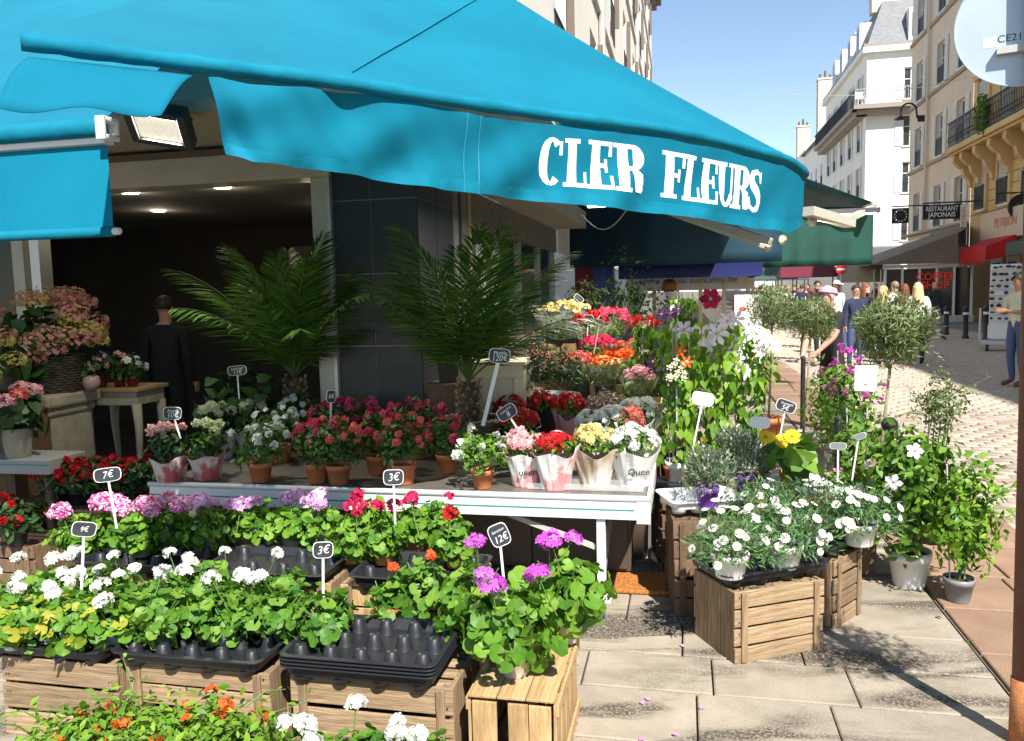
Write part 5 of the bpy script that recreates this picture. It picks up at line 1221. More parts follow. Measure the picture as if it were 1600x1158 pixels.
# clematis on canes
def clematis(loc, seed, label, hgt=1.0, r=.18, n=340, pots=M_whitepot, leaf=L_lime):
    t = thing('clematis', label, 'plant', loc, 0, 'clematis climbing on canes'); pot(t, pots, .09, .16)
    g = np.random.default_rng(seed); z = g.uniform(.2, hgt, n); a = g.uniform(0, 6.28, n); rr = r*np.sqrt(g.uniform(.1, 1, n))*(.75+.3*np.sin(z*7+seed))
    P = np.stack([rr*np.cos(a), rr*np.sin(a), z], 1); Nn = np.stack([np.cos(a), np.sin(a)-.3, np.full(n, .35)], 1)
    foliage(t, [scatter(P, Nn, .060, 'heart', seed, .45, .4, ydir=np.tile([0, -.2, -1.], (n, 1)))], leaf)
    for k_ in range(3): MB().tube([(.05*math.cos(k_*2.1), .05*math.sin(k_*2.1), .1), (.06*math.cos(k_*2.1), .06*math.sin(k_*2.1), hgt*1.02)], .0045, 6).build('cane', mat('cane'), t)
    mb = MB(); mb.tube([(.06*math.cos(q*.5), .06*math.sin(q*.5), .12+q*hgt*.03) for q in range(30)], .003, 5); mb.build('vine', M_stem, t)
    return t
cl = [clematis(G(1062, 760, .45), 1, 'clematis with an orange flower and small pale stars', .62+.35), clematis(G(1120, 745, .45), 2, 'clematis with large pale pink open flowers', 1.0), clematis(G(1175, 735, .45)+Vector((0, .1, 0)), 3, 'clematis with white double flowers and lime leaves', .95), clematis(G(1090, 730, .45)+Vector((0, .4, 0)), 4, 'clematis topped by one large wine-red flower', 1.15, leaf=L_bush), clematis(G(1030, 730, .45)+Vector((0, .5, 0)), 5, 'clematis with purple flowers beside the bouquets', .95, leaf=L_bush)]
for k_, c_ in enumerate(cl):
    cb_ = thing('wooden_crate', ['slatted crate under the orange clematis', 'slatted crate under the pale pink clematis', 'slatted crate under the white clematis', 'slatted crate under the wine-red clematis', 'slatted crate under the purple clematis'][k_], 'crate', (c_.location.x-.13, c_.location.y-.13, 0), 0, 'crates under the clematis')
    for z in (.05, .16, .27, .38):
        plank(cb_, (.13, 0, z), (.26, .01, .085), M_woodd); plank(cb_, (0, .13, z), (.01, .24, .085), M_woodd); plank(cb_, (.26, .13, z), (.01, .24, .085), M_woodd)
    for i_ in range(3): plank(cb_, (.045+i_*.085, .13, .440), (.08, .26, .01), M_woodd, .001, 'top_board')
def face_cam(n): return n
def put(c_, px, py, mesh, nrm=(0, -1, .25), dy=-.23, sc=1.0):
    p = D(px, py, c_.location.y+dy); q = mobj('flower_head', mesh, c_, p-Vector(c_.location)); q.rotation_euler = Vector((nrm[0]+random.uniform(-.2, .2), nrm[1], nrm[2]+random.uniform(-.2, .2))).to_track_quat('Z', 'Y').to_euler(); q.scale = (sc,)*3
    mobj('flower_eye', FLW.setdefault(('eye',), MB().sphere((0, 0, .006), .010, 8, 6, (1, 1, .8)).mesh('flower_eye', mat('clematis_eye', (.6, .5, .2), .8), True)), q)
    return q
put(cl[3], 1110, 467, petal_flower('wine', .080, 6, .36, .1), (0, -1, .1))
for px, py in ((1062, 548), (1073, 566)): put(cl[0], px, py, petal_flower('orange', .042, 6, .2, .15))
for px, py, s_ in ((1068, 516, 1), (1096, 526, 1.2), (1120, 522, 1.1), (1136, 502, .9), (1150, 498, .8), (1105, 538, .8)): put(cl[1], px, py, petal_flower('clempink', .072, 6, .24, .1), (random.uniform(-.4, .4), -1, .35), sc=s_)
for px, py, s_ in ((1150, 535, 1.1), (1148, 560, 1.1), (1160, 580, 1), (1140, 578, .8), (1175, 520, 1.1), (1192, 528, 1.2), (1185, 548, .9), (1208, 540, .8)): put(cl[2], px, py, petal_flower('white' if px < 1165 else 'clempink', .066, 8, .2, .3), (random.uniform(-.4, .4), -1, .35), sc=s_)
for px, py in ((1048, 490), (1060, 484), (1034, 492), (1020, 566), (1030, 572), (1012, 578), (988, 585), (1040, 562)): put(cl[4], px, py, petal_flower('purple', .05, 6, .18, .1))
for k_ in range(12): put(cl[0], 1056+random.uniform(-12, 14), 562+random.uniform(0, 30), petal_flower('clempink', .022, 5, .22, .1))
# ================================================================ bouquets and stock along the shop's side
M_pine = mat('pine_box', (.48, .36, .16), .7, (.56, .43, .21), scale=4, stretch=(1, 8, 8)); M_zinc = mat('zinc_tub', (.13, .17, .17), .45, (.17, .21, .21), scale=8, metal=.3)
def pbox(loc, w_, d_, h_, label):
    t = thing('wooden_box', label, 'box', loc, RZF, 'pale wooden boxes of the side display')
    for z in np.arange(.04, h_, .085):
        for y in (0, d_): plank(t, (w_/2, y, z), (w_, .01, .078), M_pine, .001)
        for x in (0, w_): plank(t, (x, d_/2, z), (.01, d_-.012, .078), M_pine, .001)
    plank(t, (w_/2, d_/2, h_-.12), (w_-.02, d_-.02, .01), M_pine, .001, 'floor_board'); return t
pn = thing('cupboard', 'cream wooden cupboard with a recessed panel behind the right palm', 'cupboard', D(716, 570, 5.5)*1, RZF)
pn.location.z = 0; M_creamw = mat('cream_wood', (.60, .53, .37), .6, (.68, .60, .43), scale=5, stretch=(8, 8, 1))
MB().bx(0, .46, .03, .4, 0, 1.16).build('carcass', M_creamw, pn); MB().bx(0, .46, 0, .029, 1.07, 1.16).bx(0, .07, 0, .029, .1, 1.07).bx(.39, .46, 0, .029, .1, 1.07).bx(.071, .389, 0, .029, .1, .3).build('door_frame', M_creamw, pn, bevel=.004); MB().bx(-.02, .48, -.01, .42, 1.161, 1.18).build('top', M_creamw, pn)
tb_ = thing('zinc_tub', 'dark green shrub in a grey zinc tub beside the cream cupboard', 'plant', D(862, 640, 5.6), 0)
MB().lathe([(0, -.25), (.15, -.25), (.20, .02), (.205, .02), (.205, .05), (.19, .05), (.16, -.2)], 26).lathe([(.178, -.1), (.186, -.095), (.184, -.09)], 26).build('tub', M_zinc, tb_, smooth=True)
foliage(tb_, [crown_leaves((.22, .2, .20), (0, 0, .2), 1500, .05, 'narrow', 60, .2, -.5, 1, .15, .4)], L_dark)
P, Nn = shell(14, (.2, .2, .21), (0, 0, .2), 61, .95, .4); bloom(tb_, P, Nn, umbel('orange', .012, 8, .02, 'petal5', 0, 0))
sk = thing('display_plinth', 'dark stepped plinth behind the trolley table carrying tubs and boxes', 'plinth', W2(.1, 0, .1), RZF)
MB().bx(.62, 1.05, 0, .5, 0, .62).build('step', M_woodd, sk); MB().bx(.02, .6, .56, 2.6, 0, .75).build('step', M_woodd, sk); MB().bx(.61, 1.0, .56, 1.9, 0, .42).build('step', M_woodd, sk)
tb_.location.z = .88
for (px, py, dp, w_, d_, h_, lab) in ((848, 560, 6.4, .26, .24, .22, 'pale wooden box holding the yellow bouquet'), (922, 610, 5.9, .28, .26, .20, 'pale wooden box holding the orange bouquets'), (940, 672, 5.4, .30, .26, .22, 'pale wooden box behind the heather'), (968, 560, 6.6, .3, .26, .2, 'pale wooden box of red bouquets beneath the chalk signs'), (990, 660, 5.2, .18, .3, .34, 'pale wooden box beside the clematis pots')):
    p = D(px, py, dp); p.z = max(.02, p.z-h_*.6); pbox(p, w_, d_, h_, lab)
    if p.z > .1:
        pl = tag(MB().bx(.01, w_-.01, .01, d_-.01, 0, p.z-.003).build('pedestal', M_woodd, None, (p.x, p.y, 0), RZF, bevel=.01), 'dark block under the '+lab.split(' ', 1)[1], 'pedestal')
for n_, (px, py, dp, col, r, h, lab) in enumerate(((878, 545, 6.5, 'paleyellow', .24, .40, 'bushy pale yellow bouquet under the shop window'), (925, 560, 6.3, 'red', .15, .36, 'red bouquet in cellophane beneath the chalk signs'), (955, 545, 6.7, 'pink', .16, .34, 'pink bouquet in cellophane behind the red one'), (945, 620, 5.9, ('paleyellow', 'orange'), .13, .30, 'yellow and orange bouquet in striped cellophane'), (968, 608, 6.1, 'orange', .14, .30, 'orange bouquet in cellophane'), (990, 590, 6.4, 'dullred', .15, .30, 'dull red bouquet beside the clematis'), (935, 585, 6.2, 'crimson', .13, .30, 'crimson bouquet with a dark sleeve'), (905, 610, 5.9, 'coral', .12, .28, 'coral bouquet next to the zinc tub'), (1000, 640, 5.6, 'softpink', .13, .3, 'soft pink bouquet behind the purple clematis'), (1005, 560, 6.9, 'red', .15, .36, 'red bouquet at the far end of the side display'))):
    stand_under(bouquet(D(px, py, dp), col, r, h, n_+5, lab), r, lab, bucket=True)
bush('dried_flowers', D(815, 575, 5.9), (.17, .15, .17), (0, 0, .12), 1300, .016, 'petal4', L_gyp, 'dried pale pink gypsophila behind the right palm', seed=71, cat='plant', inner=.2); stand_under(_last(), .16, 'dried gypsophila behind the right palm', bucket=True)
bush('dried_flowers', D(700, 560, 5.3), (.13, .1, .16), (0, 0, .1), 500, .016, 'petal4', L_gyp, 'dried pale pink flowers against the dark pillar', seed=72, inner=.2); stand_under(_last(), .14, 'dried flowers against the pillar', bucket=True)
bush('eucalyptus', D(985, 520, 7.4), (.36, .3, .42), (0, 0, .25), 700, .05, 'oval', L_dark, 'dark eucalyptus foliage at the end of the side display', seed=73, inner=.2, lump=.3); stand_under(_last(), .2, 'eucalyptus foliage', bucket=True)
bush('shrub', D(925, 540, 7.6), (.3, .25, .3), (0, 0, .35), 900, .045, 'oval', L_olive, 'pale green foliage bunch above the bouquets', seed=74, inner=.2); stand_under(_last(), .2, 'pale green foliage bunch', bucket=True)

# ================================================================ left, in the shade
M_stone = mat('carved_stone', (.30, .27, .20), .85, (.40, .36, .27), scale=12, bump=.6)
pd = thing('stone_pedestal', 'carved stone pedestal under the hydrangea basket', 'pedestal', D(96, 845, 5.45), RZF)
pd.location.z = 0
MB().bx(-.24, .16, -.2, .2, 0, .96).build('shaft', M_stone, pd, bevel=.01); MB().bx(-.29, .21, -.25, .25, .961, 1.05).build('capital', M_stone, pd, bevel=.02); MB().bx(-.26, .18, -.22, .22, .90, .9605).build('moulding', M_stone, pd, bevel=.02)
MB().bx(-.17, .09, -.212, -.201, .3, .86).build('panel', M_stone, pd, bevel=.006)
rs_ = MB()
for k_ in range(8):
    a = k_*math.pi/4; rs_.sphere((-.04+.035*math.cos(a), -.215, .42+.035*math.sin(a)), .022, 8, 5, (1, .4, 1))
tag(rs_.build('carved_rosette', M_stone, pd, smooth=True), kind='stuff')
def basket(parent, r, h, m):
    bk = MB()
    for j in range(int(h/.018)):
        z = .01+j*.018; rr = r*(.82+.18*z/h)
        bk.tube([(rr*(1+.025*math.sin(a*16+j*math.pi))*math.cos(a), rr*(1+.025*math.sin(a*16+j*math.pi))*math.sin(a), z) for a in [2*math.pi*i/48 for i in range(49)]], .0105, 5, caps=False)
    return bk.build('basket', m, parent, smooth=True)
def hydrangea(loc, label, rad, n, seed, cols, pot_=None, hr=.09, leaves=60, up=0):
    t = thing('hydrangea', label, 'plant', loc, 0, 'hydrangeas in the shade')
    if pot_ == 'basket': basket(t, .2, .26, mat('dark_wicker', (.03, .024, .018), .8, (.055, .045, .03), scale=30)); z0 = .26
    elif pot_: pot(t, pot_, .09, .18, band=False); z0 = .18
    else: z0 = 0
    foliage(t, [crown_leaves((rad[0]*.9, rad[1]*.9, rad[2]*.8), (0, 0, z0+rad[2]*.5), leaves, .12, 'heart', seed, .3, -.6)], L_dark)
    P, Nn = shell(n, rad, (0, 0, z0+rad[2]*.55), seed+1, .92, -.35, .08)
    for i_, p in enumerate(P):
        q = mobj('flower_head', umbel(cols[i_ % len(cols)], hr, 70, .03, 'petal4', -.6, i_ % 3), t, p); s_ = random.uniform(.8, 1.15); q.scale = (s_, s_, s_*.85)
    return t
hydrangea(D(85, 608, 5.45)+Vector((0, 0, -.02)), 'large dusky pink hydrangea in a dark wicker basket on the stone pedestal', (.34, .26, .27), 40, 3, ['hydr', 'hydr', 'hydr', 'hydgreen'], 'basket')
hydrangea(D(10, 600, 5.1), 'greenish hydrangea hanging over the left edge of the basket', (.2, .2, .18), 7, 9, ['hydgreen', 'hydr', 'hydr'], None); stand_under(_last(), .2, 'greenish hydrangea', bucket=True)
sf = thing('white_shelf', 'white striped shelf end in the shade below the cream hydrangea pot', 'shelf', D(76, 728, 4.6), RZF)
MB().bx(-.7, 0, 0, .3, -.055, .03).build('shelf_board', mat('shelf_white_shaded', (.30, .30, .29), .5), sf, bevel=.003); MB().bx(-.7, .001, -.003, -.001, .0, .006).build('green_stripe', mat('stripe_green'), sf)  # white board, its deep shade painted in as grey
for x in (-.05, -.65):
    for y in (.05, .25): MB().bx(x-.02, x+.02, y-.02, y+.02, -sf.location.z, -.056).build('leg', M_woodd, sf)
hydrangea(D(30, 714, 4.75), 'red hydrangea in a speckled cream pot on the white shelf', (.17, .15, .16), 8, 13, ['coral', 'softpink', 'hydr'], mat('speckled_pot', (.34, .31, .24), .8, (.22, .2, .15), scale=150), .06, 70)
ct = thing('console_table', 'antique cream console table with curved legs in the doorway', 'table', D(183, 604, 5.75), RZF); zc = ct.location.z
MB().bx(-.26, .24, -.1, .26, -.03, 0).build('table_top', mat('oak_top', (.30, .19, .08), .5, (.38, .25, .11), scale=6), ct, bevel=.006)
MB().bx(-.23, .21, -.07, .24, -.13, -.031).build('apron', M_stone, ct, bevel=.006)
for x in (-.21, .19):
    for y in (-.05, .22): MB().tube([(x, y, -.12), (x*1.04, y, -.3), (x*.97, y, -.55), (x*1.03, y, -zc)], [.035, .028, .018, .022], 8).build('leg', M_stone, ct, smooth=True)
for n_, (px, py, c_, pm) in enumerate(((160, 604, 'lilac', 'd'), (188, 606, 'softpink', 'd'), (208, 606, 'white', 'd'))):
    azalea(D(px, py, 5.72)+Vector((0, 0, 0)), c_, .085, .13, 6, mat('wine_glaze', (.14, .01, .012), .25), 300+n_, ['small lilac orchid in a wine-red glazed pot', 'small soft pink flower in a wine-red glazed pot', 'small cream orchid in a wine-red glazed pot'][n_], 'small pots on the console table', .045, .085, L_dark, .05, .05)
for n_, (px, py) in enumerate(((118, 578), (143, 585))):
    v = thing('vase', ['white round vase behind the basket', 'pinkish round vase beside the basket'][n_], 'vase', zset(D(px, py+16, 5.5), 1.051), 0)
    MB().lathe([(0, 0), (.04, 0), (.06, .05), (.05, .09), (.035, .1), (.03, .095)], 18).build('vase_body', mat('vase_%d' % n_, ((.5, .48, .42), (.4, .27, .25))[n_], .4), v, smooth=True)
    foliage(v, [crown_leaves((.05, .05, .06), (0, 0, .13), 40, .05, 'oval', n_)], L_olive)
for n_, (px, py) in enumerate(((95, 745), (140, 730), (185, 715), (215, 735), (120, 755), (165, 745), (20, 765), (205, 705))):
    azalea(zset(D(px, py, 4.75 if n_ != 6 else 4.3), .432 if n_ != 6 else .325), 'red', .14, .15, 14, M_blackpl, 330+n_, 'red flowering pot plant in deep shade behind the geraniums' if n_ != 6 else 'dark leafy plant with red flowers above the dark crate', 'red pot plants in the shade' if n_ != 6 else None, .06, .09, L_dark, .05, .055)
bn2 = thing('flower_bench', 'low dark bench carrying the red pot plants in the shade', 'bench', SN(3.92, -4.1), FRONT)
MB().bx(0, 1.12, 0, .75, .38, .43).build('bench_top', M_woodd, bn2)
for x in (.05, 1.1):
    for y in (.05, .70): MB().bx(x-.03, x+.03, y-.03, y+.03, 0, .379).build('leg', M_woodd, bn2)
bush('anthurium', D(375, 665, 5.3), (.28, .2, .2), (0, 0, .17), 130, .10, 'heart', L_dark, 'dark leafy anthurium in the shop doorway', mat('pot_redlabel', (.25, .2, .2), .5), .08, .12, seed=81); stand_under(_last(), .14, 'dark anthurium')

for px, py, lab in ((1450, 1078, 'green leaf lying in the slab joint near the sign post'), (1462, 962, 'small green leaf dropped on the pale paving'), (1505, 1001, 'dry leaf on the brown paving')):
    o = MB().add([(0, 0, 0), (-.008, .018, .004), (0, .02, .001), (.009, .018, .005), (0, .045, .006)], [(0, 2, 1), (0, 3, 2), (1, 2, 4), (2, 3, 4)]).build('fallen_leaf', L_bush, None, G(px, py, .006), random.uniform(0, 6), solid=.001)
    tag(o, lab, 'leaf')

for lc, lab in ((G(1200, 772, .52)+NV*.18+SV*.13, 'white tray of sunflower pots'),):
    t = thing('display_block', 'dark wooden block under the '+lab, 'block', (lc.x, lc.y, 0), RZF); MB().bx(-.16, .16, -.11, .11, 0, .475).build('block_body', M_woodd, t); MB().bx(-.17, .17, -.12, .12, .476, .496).build('block_top', M_woodd, t)
# ================================================================ buildings across the street
def bld(name, label, s0, n0): return thing(name, label, 'building', SN(s0, n0))
M_frame = mat('white_paint'); M_shutw = mat('shutter_white', (.62, .62, .58), .6); M_railb = mat('balcony_iron', (.018, .018, .02), .5)
def windows(b, P, ops, shutters=True, rail=True, sill=True, dep=.2, shm=None, shw=None, closed=False):
    for a, c, z0, z1 in ops:
        w_ = MB(); w_.quad(P(a, z0, dep), P(c, z0, dep), P(c, z1, dep), P(a, z1, dep)); o = w_.build('window', M_glass, b)
        fr = MB(); t_ = .07
        def pbx(u0, u1, q0, q1, d0, d1, mb):
            vs = [P(u, q, d) for d in (d0, d1) for q in (q0, q1) for u in (u0, u1)]
            mb.add(vs, [(0, 2, 3, 1), (4, 5, 7, 6), (0, 1, 5, 4), (2, 6, 7, 3), (0, 4, 6, 2), (1, 3, 7, 5)])
        pbx(a, a+t_, z0, z1, dep-.06, dep-.003, fr); pbx(c-t_, c, z0, z1, dep-.06, dep-.003, fr); pbx((a+c)/2-.05, (a+c)/2+.05, z0, z1, dep-.065, dep-.003, fr)
        pbx(a+t_, c-t_, z1-t_, z1, dep-.055, dep-.004, fr); pbx(a+t_, c-t_, z0+(z1-z0)*.62, z0+(z1-z0)*.62+.05, dep-.055, dep-.004, fr)
        fr.build('frame', M_frame, o)
        if shutters:
            sw_ = shw or (c-a)*.5
            for u0 in ((a-sw_-.02, c+.02) if not closed else (a, (a+c)/2)):
                sh = MB(); pbx(u0, u0+sw_, z0, z1, -.05, -.02, sh); so_ = sh.build('shutter', shm or M_shutw, o)
                sl_ = MB(); k_ = 16
                for q in range(k_):
                    zz = z0+.1+(z1-z0-.2)*q/k_
                    pbx(u0+.06, u0+sw_-.06, zz, zz+.05, -.07, -.051, sl_)
                tag(sl_.build('louvres', shm or M_shutw, so_), kind='stuff')
        if rail:
            rl = MB(); pbx(a, c, z0+.85, z0+.89, -.02, .01, rl); pbx(a, c, z0+.08, z0+.11, -.02, .01, rl)
            for q in range(7): uu = a+.04+(c-a-.1)*q/6; pbx(uu, uu+.03, z0+.11, z0+.85, -.015, .005, rl)
            rl.build('railing', M_railb, o)
        if sill:
            sl_ = MB(); pbx(a-.08, c+.08, z0-.10, z0-.002, -.09, .02, sl_); sl_.build('sill', shm if False else M_facade, o)
def pbox3(P, u0, u1, z0, z1, d0, d1, mb=None):
    mb = mb or MB(); vs = [P(u, q, d) for d in (d0, d1) for q in (z0, z1) for u in (u0, u1)]
    return mb.add(vs, [(0, 2, 3, 1), (4, 5, 7, 6), (0, 1, 5, 4), (2, 6, 7, 3), (0, 4, 6, 2), (1, 3, 7, 5)])
PS = lambda u, z, d: SN(u, d, z)             # a facade along the street, facing it
NR = 12.5
# beige house
M_beige = mat('beige_render', (.64, .52, .39), .9, (.72, .60, .46), scale=.4, detail=6, bump=.15, bscale=8)
R2 = bld('beige_house', 'beige rendered house with white shutters behind the coffee terrace', 39.5, NR)
ops = [(u-.55, u+.55, z+.12, z+2.2) for u in (1.5, 4.7, 8.35) for z in (4.35, 7.85, 11.35, 14.85)]
mb = MB(); wall_open(mb, PS, 10.1, 18.4, ops, .2); mb.quad(PS(10.1, 0, 0), PS(10.1, 18.4, 0), PS(10.1, 18.4, 9), PS(10.1, 0, 9)); mb.quad(PS(0, 0, 0), PS(0, 18.4, 0), PS(0, 18.4, 9), PS(0, 0, 9)); mb.build('wall', M_beige, R2)
windows(R2, PS, ops)
for z in (7.7, 11.2, 14.7): pbox3(PS, 0, 10.15, z, z+.16, -.12, -.001).build('string_course', mat('ledge', (.36, .27, .19), .8), R2)
pbox3(PS, -.1, 10.4, 18.4, 18.8, -.5, 9).build('cornice', mat('zinc_roof', (.27, .24, .22), .6), R2)
MB().tube([PS(6.55, 4.4, -.12), PS(6.55, 18.3, -.12)], .07, 8).build('downpipe', M_beige, R2)
pbox3(PS, .1, 4.8, 3.3, 4.25, -.3, -.002).build('fascia', mat('fascia_dark', (.10, .085, .075), .6), R2); pbox3(PS, 5.0, 10, 3.1, 4.0, -.3, -.002).build('fascia', M_frame, R2)
pbox3(PS, 0, 10.1, 4.26, 4.36, -.35, -.003).build('shop_cornice', mat('ledge'), R2)
RSZ = (R(90), 0, math.atan2(-SV.y, -SV.x))   # lettering on a facade that faces the street, read from it
lettering(R2, 'CHOMA', .6, mat('gold_letters', (.6, .5, .3), .5), SN(2.5, -.32, 3.8), RSZ, sx=1.3, bold=.01)
lettering(R2, 'Nua Joe', .6, mat('ink_black'), SN(7.4, -.32, 3.55), RSZ, sx=1.2, bold=.01)
# ochre stone house with balcony
M_ochre = mat('ochre_stone', (.55, .37, .155), .85, (.66, .47, .23), scale=.5, detail=7, bump=.2, bscale=10)
R1 = bld('ochre_house', 'ochre stone house with a long iron balcony on carved consoles', 26, NR)
ops1 = [(u-.55, u+.55, z, z+2.4) for u in (2.2, 4.6, 7.1, 9.6, 12.1) for z in (4.75, 7.75, 11.6)]
mb = MB(); wall_open(mb, PS, 13.45, 16, ops1, .25); mb.build('wall', M_ochre, R1); windows(R1, PS, ops1, closed=True, rail=False, shm=mat('shutter_grey', (.45, .45, .42), .6), dep=.25)
for a, c, z0, z1 in ops1:
    pbox3(PS, a-.2, a-.02, z0-.1, z1+.1, -.10, -.002).build('jamb', M_ochre, R1); pbox3(PS, c+.02, c+.2, z0-.1, z1+.1, -.10, -.002).build('jamb', M_ochre, R1); pbox3(PS, a-.3, c+.3, z1+.1, z1+.32, -.22, -.002).build('lintel', M_ochre, R1)
    if z0 < 6:
        rl = MB()
        for q in range(9): uu = a+.02+(c-a-.06)*q/8; pbox3(PS, uu, uu+.035, z0, z0+.95, -.14, -.11, rl)
        pbox3(PS, a, c, z0+.95, z0+1.0, -.16, -.105, rl); pbox3(PS, a, c, z0+.02, z0+.06, -.16, -.142, rl)
        rl.build('railing', M_railb, R1)
for z in np.arange(4.55, 7.2, .44): pbox3(PS, 0, 13.45, z, z+.035, -.012, -.001).build('stone_joint', mat('stone_joint', (.20, .14, .07), .9), R1)
pbox3(PS, 0, 13.5, 7.32, 7.55, -1.05, -.002).build('balcony_slab', M_ochre, R1, bevel=.03)
pbox3(PS, 0, 13.5, 7.22, 7.318, -.9, -.003).build('slab_moulding', M_ochre, R1)
for u in (.7, 3.2, 5.7, 7.4, 9.0, 10.6, 12.2, 13.2):
    cs_ = MB(); prof = [(0, 7.215), (-.85, 7.215), (-.86, 6.95), (-.66, 6.72), (-.50, 6.62), (-.42, 6.35), (-.22, 6.1), (-.16, 5.85), (0, 5.8)]
    n_ = len(prof); vs = [PS(u-.16, z, d) for d, z in prof]+[PS(u+.16, z, d) for d, z in prof]
    cs_.add(vs, [tuple(range(n_)), tuple(range(2*n_-1, n_-1, -1))]+[(i, i+n_, (i+1) % n_+n_, (i+1) % n_) for i in range(n_)]); cs_.build('console', M_ochre, R1)
rl = MB(); pbox3(PS, 0, 13.5, 8.6, 8.66, -1.03, -.96, rl); pbox3(PS, 0, 13.5, 7.6, 7.64, -1.02, -.97, rl); pbox3(PS, 0, 13.5, 8.36, 8.39, -1.01, -.98, rl)
for q in range(90):
    u = q*.15; pbox3(PS, u, u+.03, 7.64, 8.6, -1.01, -.985, rl)
    c = PS(u+.09, 7.9, -.995); rl.tube([c+SV*(.055*math.cos(a))+Vector((0, 0, .11*math.sin(a))) for a in [2*math.pi*k/8 for k in range(9)]], .012, 4, caps=False)
rl.build('balcony_railing', M_railb, R1)
ivy = scatter(*[x for x in shell(260, (.35, .25, .8), (0, 0, 0), 5, .3, -1)], .14, 'heart', 5, .6); o = mobj('balcony_plant', npmesh('balcony_plant', ivy[0], ivy[1], L_bush, ivy[2]), R1, PS(9.0, 8.2, -1.1)); tag(o, kind='stuff')
pbox3(PS, 5.8, 10.6, 3.3, 4.4, -.5, -.003).build('shop_fascia', mat('cream_fascia', (.55, .45, .33), .6), R1)
lettering(R1, 'PETIBON', .5, mat('letter_red', (.62, .10, .05), .5), SN(8.0, -.52, 3.9), RSZ, sx=1.1)
rw = MB(); rw.grid([[PS(u, z, d) for u in (6.9, 9.8)] for z, d in ((3.35, -.51), (2.95, -1.5), (2.45, -1.52))]); rw.quad(PS(6.9, 3.35, -.51), PS(6.9, 2.95, -1.5), PS(6.9, 2.45, -1.52), PS(6.9, 2.6, -.5)); ro = rw.build('red_awning', mat('red_canvas', (.55, .012, .012), .6, trans=.15), R1, solid=.01)
for q in range(9): MB().add([PS(6.9+q*.322, 2.449, -1.52), PS(7.19+q*.322, 2.449, -1.52), PS(7.045+q*.322, 2.25, -1.52)], [(0, 1, 2)]).build('scallop', mat('red_canvas'), ro, solid=.01)
for u0, u1 in ((6.0, 7.2), (7.6, 8.8), (9.2, 10.4)):
    d_ = pbox3(PS, u0, u1, .1, 2.6, -.15, -.06).build('shop_door', mat('door_cream', (.50, .44, .33), .5), R1); pbox3(PS, u0+.18, u1-.18, 1.0, 2.4, -.155, -.151).build('pane', M_glass, d_)
pbox3(PS, 2.4, 5.4, .1, 3.9, -.2, -.1).build('shop_window', M_glass, R1); pbox3(PS, 2.3, 5.5, 3.9, 4.0, -.25, -.05).build('window_frame', M_railb, R1); pbox3(PS, 5.4, 5.52, .1, 3.89, -.25, -.05).build('window_frame', M_railb, R1)
ga = MB().grid([[PS(1.2, 3.4, -.3), PS(3.6, 3.4, -.3)], [PS(1.2, 2.9, -2.0), PS(3.6, 2.9, -2.0)], [PS(1.2, 2.5, -2.0), PS(3.6, 2.5, -2.0)]]).build('shop_awning', M_green, R1, solid=.02)
R0 = bld('square_house', 'tall ochre house beside the sign post, across the street from the flower shop', -8, NR)
ops0 = [(u-.55, u+.55, z, z+2.2) for u in np.arange(2, 33, 3.2) for z in (4.7, 7.9, 11.1, 14.3)]
mb = MB(); wall_open(mb, PS, 33.9, 18.6, ops0, .25); mb.quad(PS(0, 0, 0), PS(0, 18.6, 0), PS(0, 18.6, 9), PS(0, 0, 9)); mb.quad(PS(33.9, 0, 0), PS(33.9, 18.6, 0), PS(33.9, 18.6, 9), PS(33.9, 0, 9)); mb.quad(PS(0, 18.6, 0), PS(33.9, 18.6, 0), PS(33.9, 18.6, 9), PS(0, 18.6, 9)); mb.build('wall', M_ochre, R0)
windows(R0, PS, ops0, shutters=False, sill=False, rail=False)
# white corner house with slate mansard
M_whitew = mat('white_render', (.74, .71, .66), .85, (.80, .78, .73), scale=.5, bump=.1, bscale=10)
R3 = bld('white_corner_house', 'white corner house with grey slate mansard roof and wraparound balcony', 61, NR)
PE = lambda u, z, d: SN(d, u, z)             # end wall, facing down the street towards the square
ops3 = [(u-.5, u+.5, z, z+2.1) for u in (2.9, 6.6) for z in (4.7, 8.0, 11.2, 14.4)]
opsS = [(u-.5, u+.5, z, z+2.1) for u in (2.2, 5.4, 8.6, 11.8, 14.6) for z in (4.7, 8.0, 11.2, 14.4)]
mb = MB(); wall_open(mb, PE, 9, 17.6, ops3, .2); wall_open(mb, PS, 16.4, 17.6, opsS, .2); mb.build('wall', M_whitew, R3)
windows(R3, PE, ops3); windows(R3, PS, opsS)
pbox3(PE, -.35, 9, 17.6, 17.95, -.35, 16.4).build('cornice', M_whitew, R3); pbox3(PE, -.28, 9, 17.951, 18.2, -.28, 16.3).build('gutter', mat('zinc_roof'), R3)
M_slate2 = mat('slate_roof', (.10, .105, .115), .6, (.19, .195, .20), scale=3, detail=8, stretch=(1, 1, 4), bump=.3, bscale=14)
mb = MB(); a = [PE(u, 18.2, d) for u, d in ((0, 0), (9, 0), (9, 16.2), (0, 16.2))]; b2 = [PE(u, 21.3, d) for u, d in ((1.15, 1.0), (9, 1.0), (9, 15.2), (1.15, 15.2))]
mb.add(a+b2, [(0, 1, 5, 4), (1, 2, 6, 5), (2, 3, 7, 6), (3, 0, 4, 7), (4, 5, 6, 7)]); rof = mb.build('roof', M_slate2, R3)
for u in (3.2, 6.4):
    dm = pbox3(PE, u-.6, u+.6, 18.25, 20.4, -.12, .8).build('dormer', M_whitew, rof); pbox3(PE, u-.4, u+.4, 18.5, 20.1, -.13, -.121).build('window', M_glass, dm)
